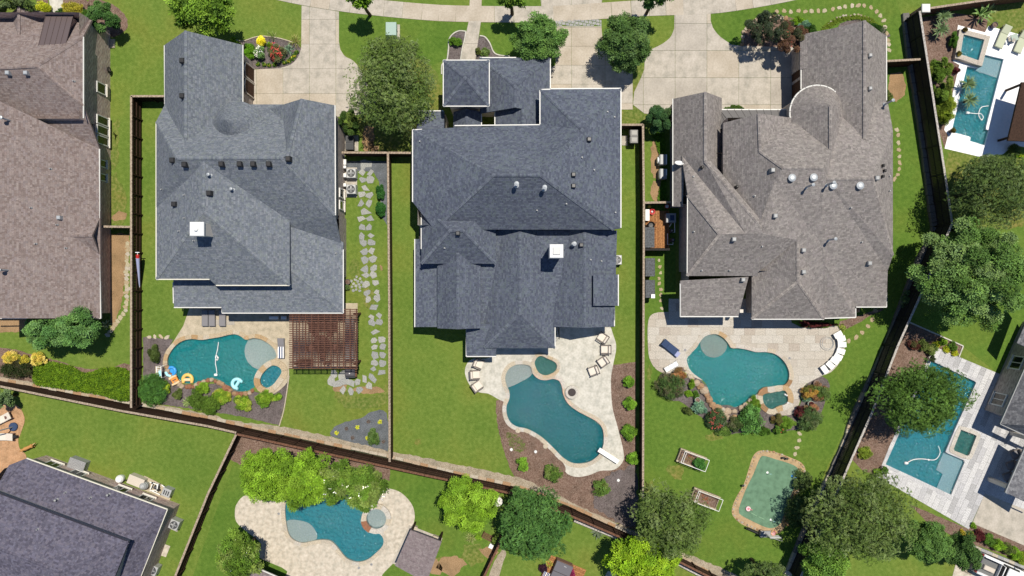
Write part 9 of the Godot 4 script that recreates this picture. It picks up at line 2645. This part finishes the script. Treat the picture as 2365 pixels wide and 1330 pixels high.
	# plank-deck plot
	for k in 5:
		var q: Array = [[2110, 796], [2134, 795], [2150, 805], [2178, 790], [2200, 800]][k]
		shrub(["dark wine plant leftmost in the bed above the plank deck", "olive plant second from left in the bed above the plank deck", "pale green plant by the pot above the plank deck", "green plant near the kerb in the bed above the plank deck", "dark green plant rightmost in the bed above the plank deck"][k], q[0], q[1], [12, 12, 14, 9, 7][k], [11, 12, 12, 8, 10][k], 0.7, [[Color(0.10, 0.04, 0.03), Color(0.07, 0.07, 0.03)], OLIVE, [Color(0.14, 0.20, 0.05), Color(0.2, 0.24, 0.07)], FRESH, MID][k], 450 + k)
	for k in 3:
		var q: Array = [[2163, 795], [2186, 806], [2206, 815]][k]
		shrub(["upper yellow flower clump above the plank deck", "middle yellow flower clump above the plank deck", "lower yellow flower clump above the plank deck"][k], q[0], q[1], 7, 7, 0.35, [Color(0.30, 0.36, 0.03), Color(0.5, 0.5, 0.04)], 456 + k, {"bloom": SUN, "blooms": 26, "bloom_size": 0.1, "called": "flower_bush", "category": "flowers"})
	shrub("yellow-green shrub alone in the mulch left of the angular pool", 1998, 1046, 15, 13, 0.7, [Color(0.22, 0.27, 0.04), Color(0.16, 0.22, 0.03)], 460)
	shrub("lime plant at the plank deck's lower left corner", 2028, 1090, 9, 8, 0.5, FRESH, 461)
	for k in 6:
		var q: Array = [[2262, 1236], [2284, 1246], [2306, 1258], [2326, 1266], [2346, 1278], [2362, 1290]][k]
		shrub(["dark wine shrub, first in the strip above the parked truck", "green shrub, second in the strip above the parked truck", "fresh green shrub, third in the strip above the parked truck", "olive shrub, fourth in the strip above the parked truck", "lime shrub, fifth in the strip above the parked truck", "lime shrub at the strip's right-hand end above the parked truck"][k], q[0], q[1], 15, 13, 0.8, [WINE, MID, FRESH, OLIVE, FRESH, [Color(0.2, 0.28, 0.03), Color(0.15, 0.22, 0.02)]][k], 470 + k)
	for k in 4:
		var q: Array = [[2248, 1214], [2244, 1234], [2222, 1230], [2230, 1242]][k]
		shrub(["lime plant at the plank deck's bottom corner by the patio", "orange-yellow plant below the plank deck's bottom corner", "small golden plant left below the plank deck's corner", "small olive-gold plant nearest the leafy tree below the deck"][k], q[0], q[1], 6, 6, 0.35, [FRESH, [Color(0.5, 0.36, 0.03)], [Color(0.40, 0.32, 0.03)], [Color(0.34, 0.3, 0.04)]][k], 480 + k)
	# bottom plots
	rosette("grey-green agave left of the lime-green round tree", 1380, 1228, 0.75, 0.5, 26, 0.05, [Color(0.10, 0.14, 0.08), Color(0.14, 0.18, 0.11)], 490)
	rosette("yellow spiky yucca on the reddish timber deck", 1268, 1300, 0.5, 0.5, 34, 0.04, [Color(0.42, 0.36, 0.05), Color(0.30, 0.32, 0.06)], 491)
	shrub("magenta flowering plant right of the hot tub", 1320, 1328, 10, 14, 0.8, [Color(0.25, 0.03, 0.09), Color(0.36, 0.06, 0.14), Color(0.16, 0.02, 0.06)], 492, {"called": "flower_bush", "category": "flowers"})
	shrub("dark purple plant left of the hot tub", 1256, 1312, 9, 10, 0.7, [Color(0.035, 0.015, 0.03), Color(0.05, 0.02, 0.03)], 493)
	rosette("dry pale grass tuft left of the brown crate", 1088, 1240, 0.7, 0.5, 40, 0.015, [Color(0.36, 0.36, 0.14), Color(0.26, 0.30, 0.09)], 494, {"called": "grass_tuft"})
	shrub("small tree-like shrub at the top left of the plum-roofed house's yard", 1105, 1240, 8, 6, 0.4, FRESH, 495)
	# feathery yellow tufts and weeds in the front lawn strip by the taupe house wall
	shrub("wispy plant at the corner of the taupe-roofed house's right side", 2052, 222, 8, 14, 0.5, OLIVE, 496)
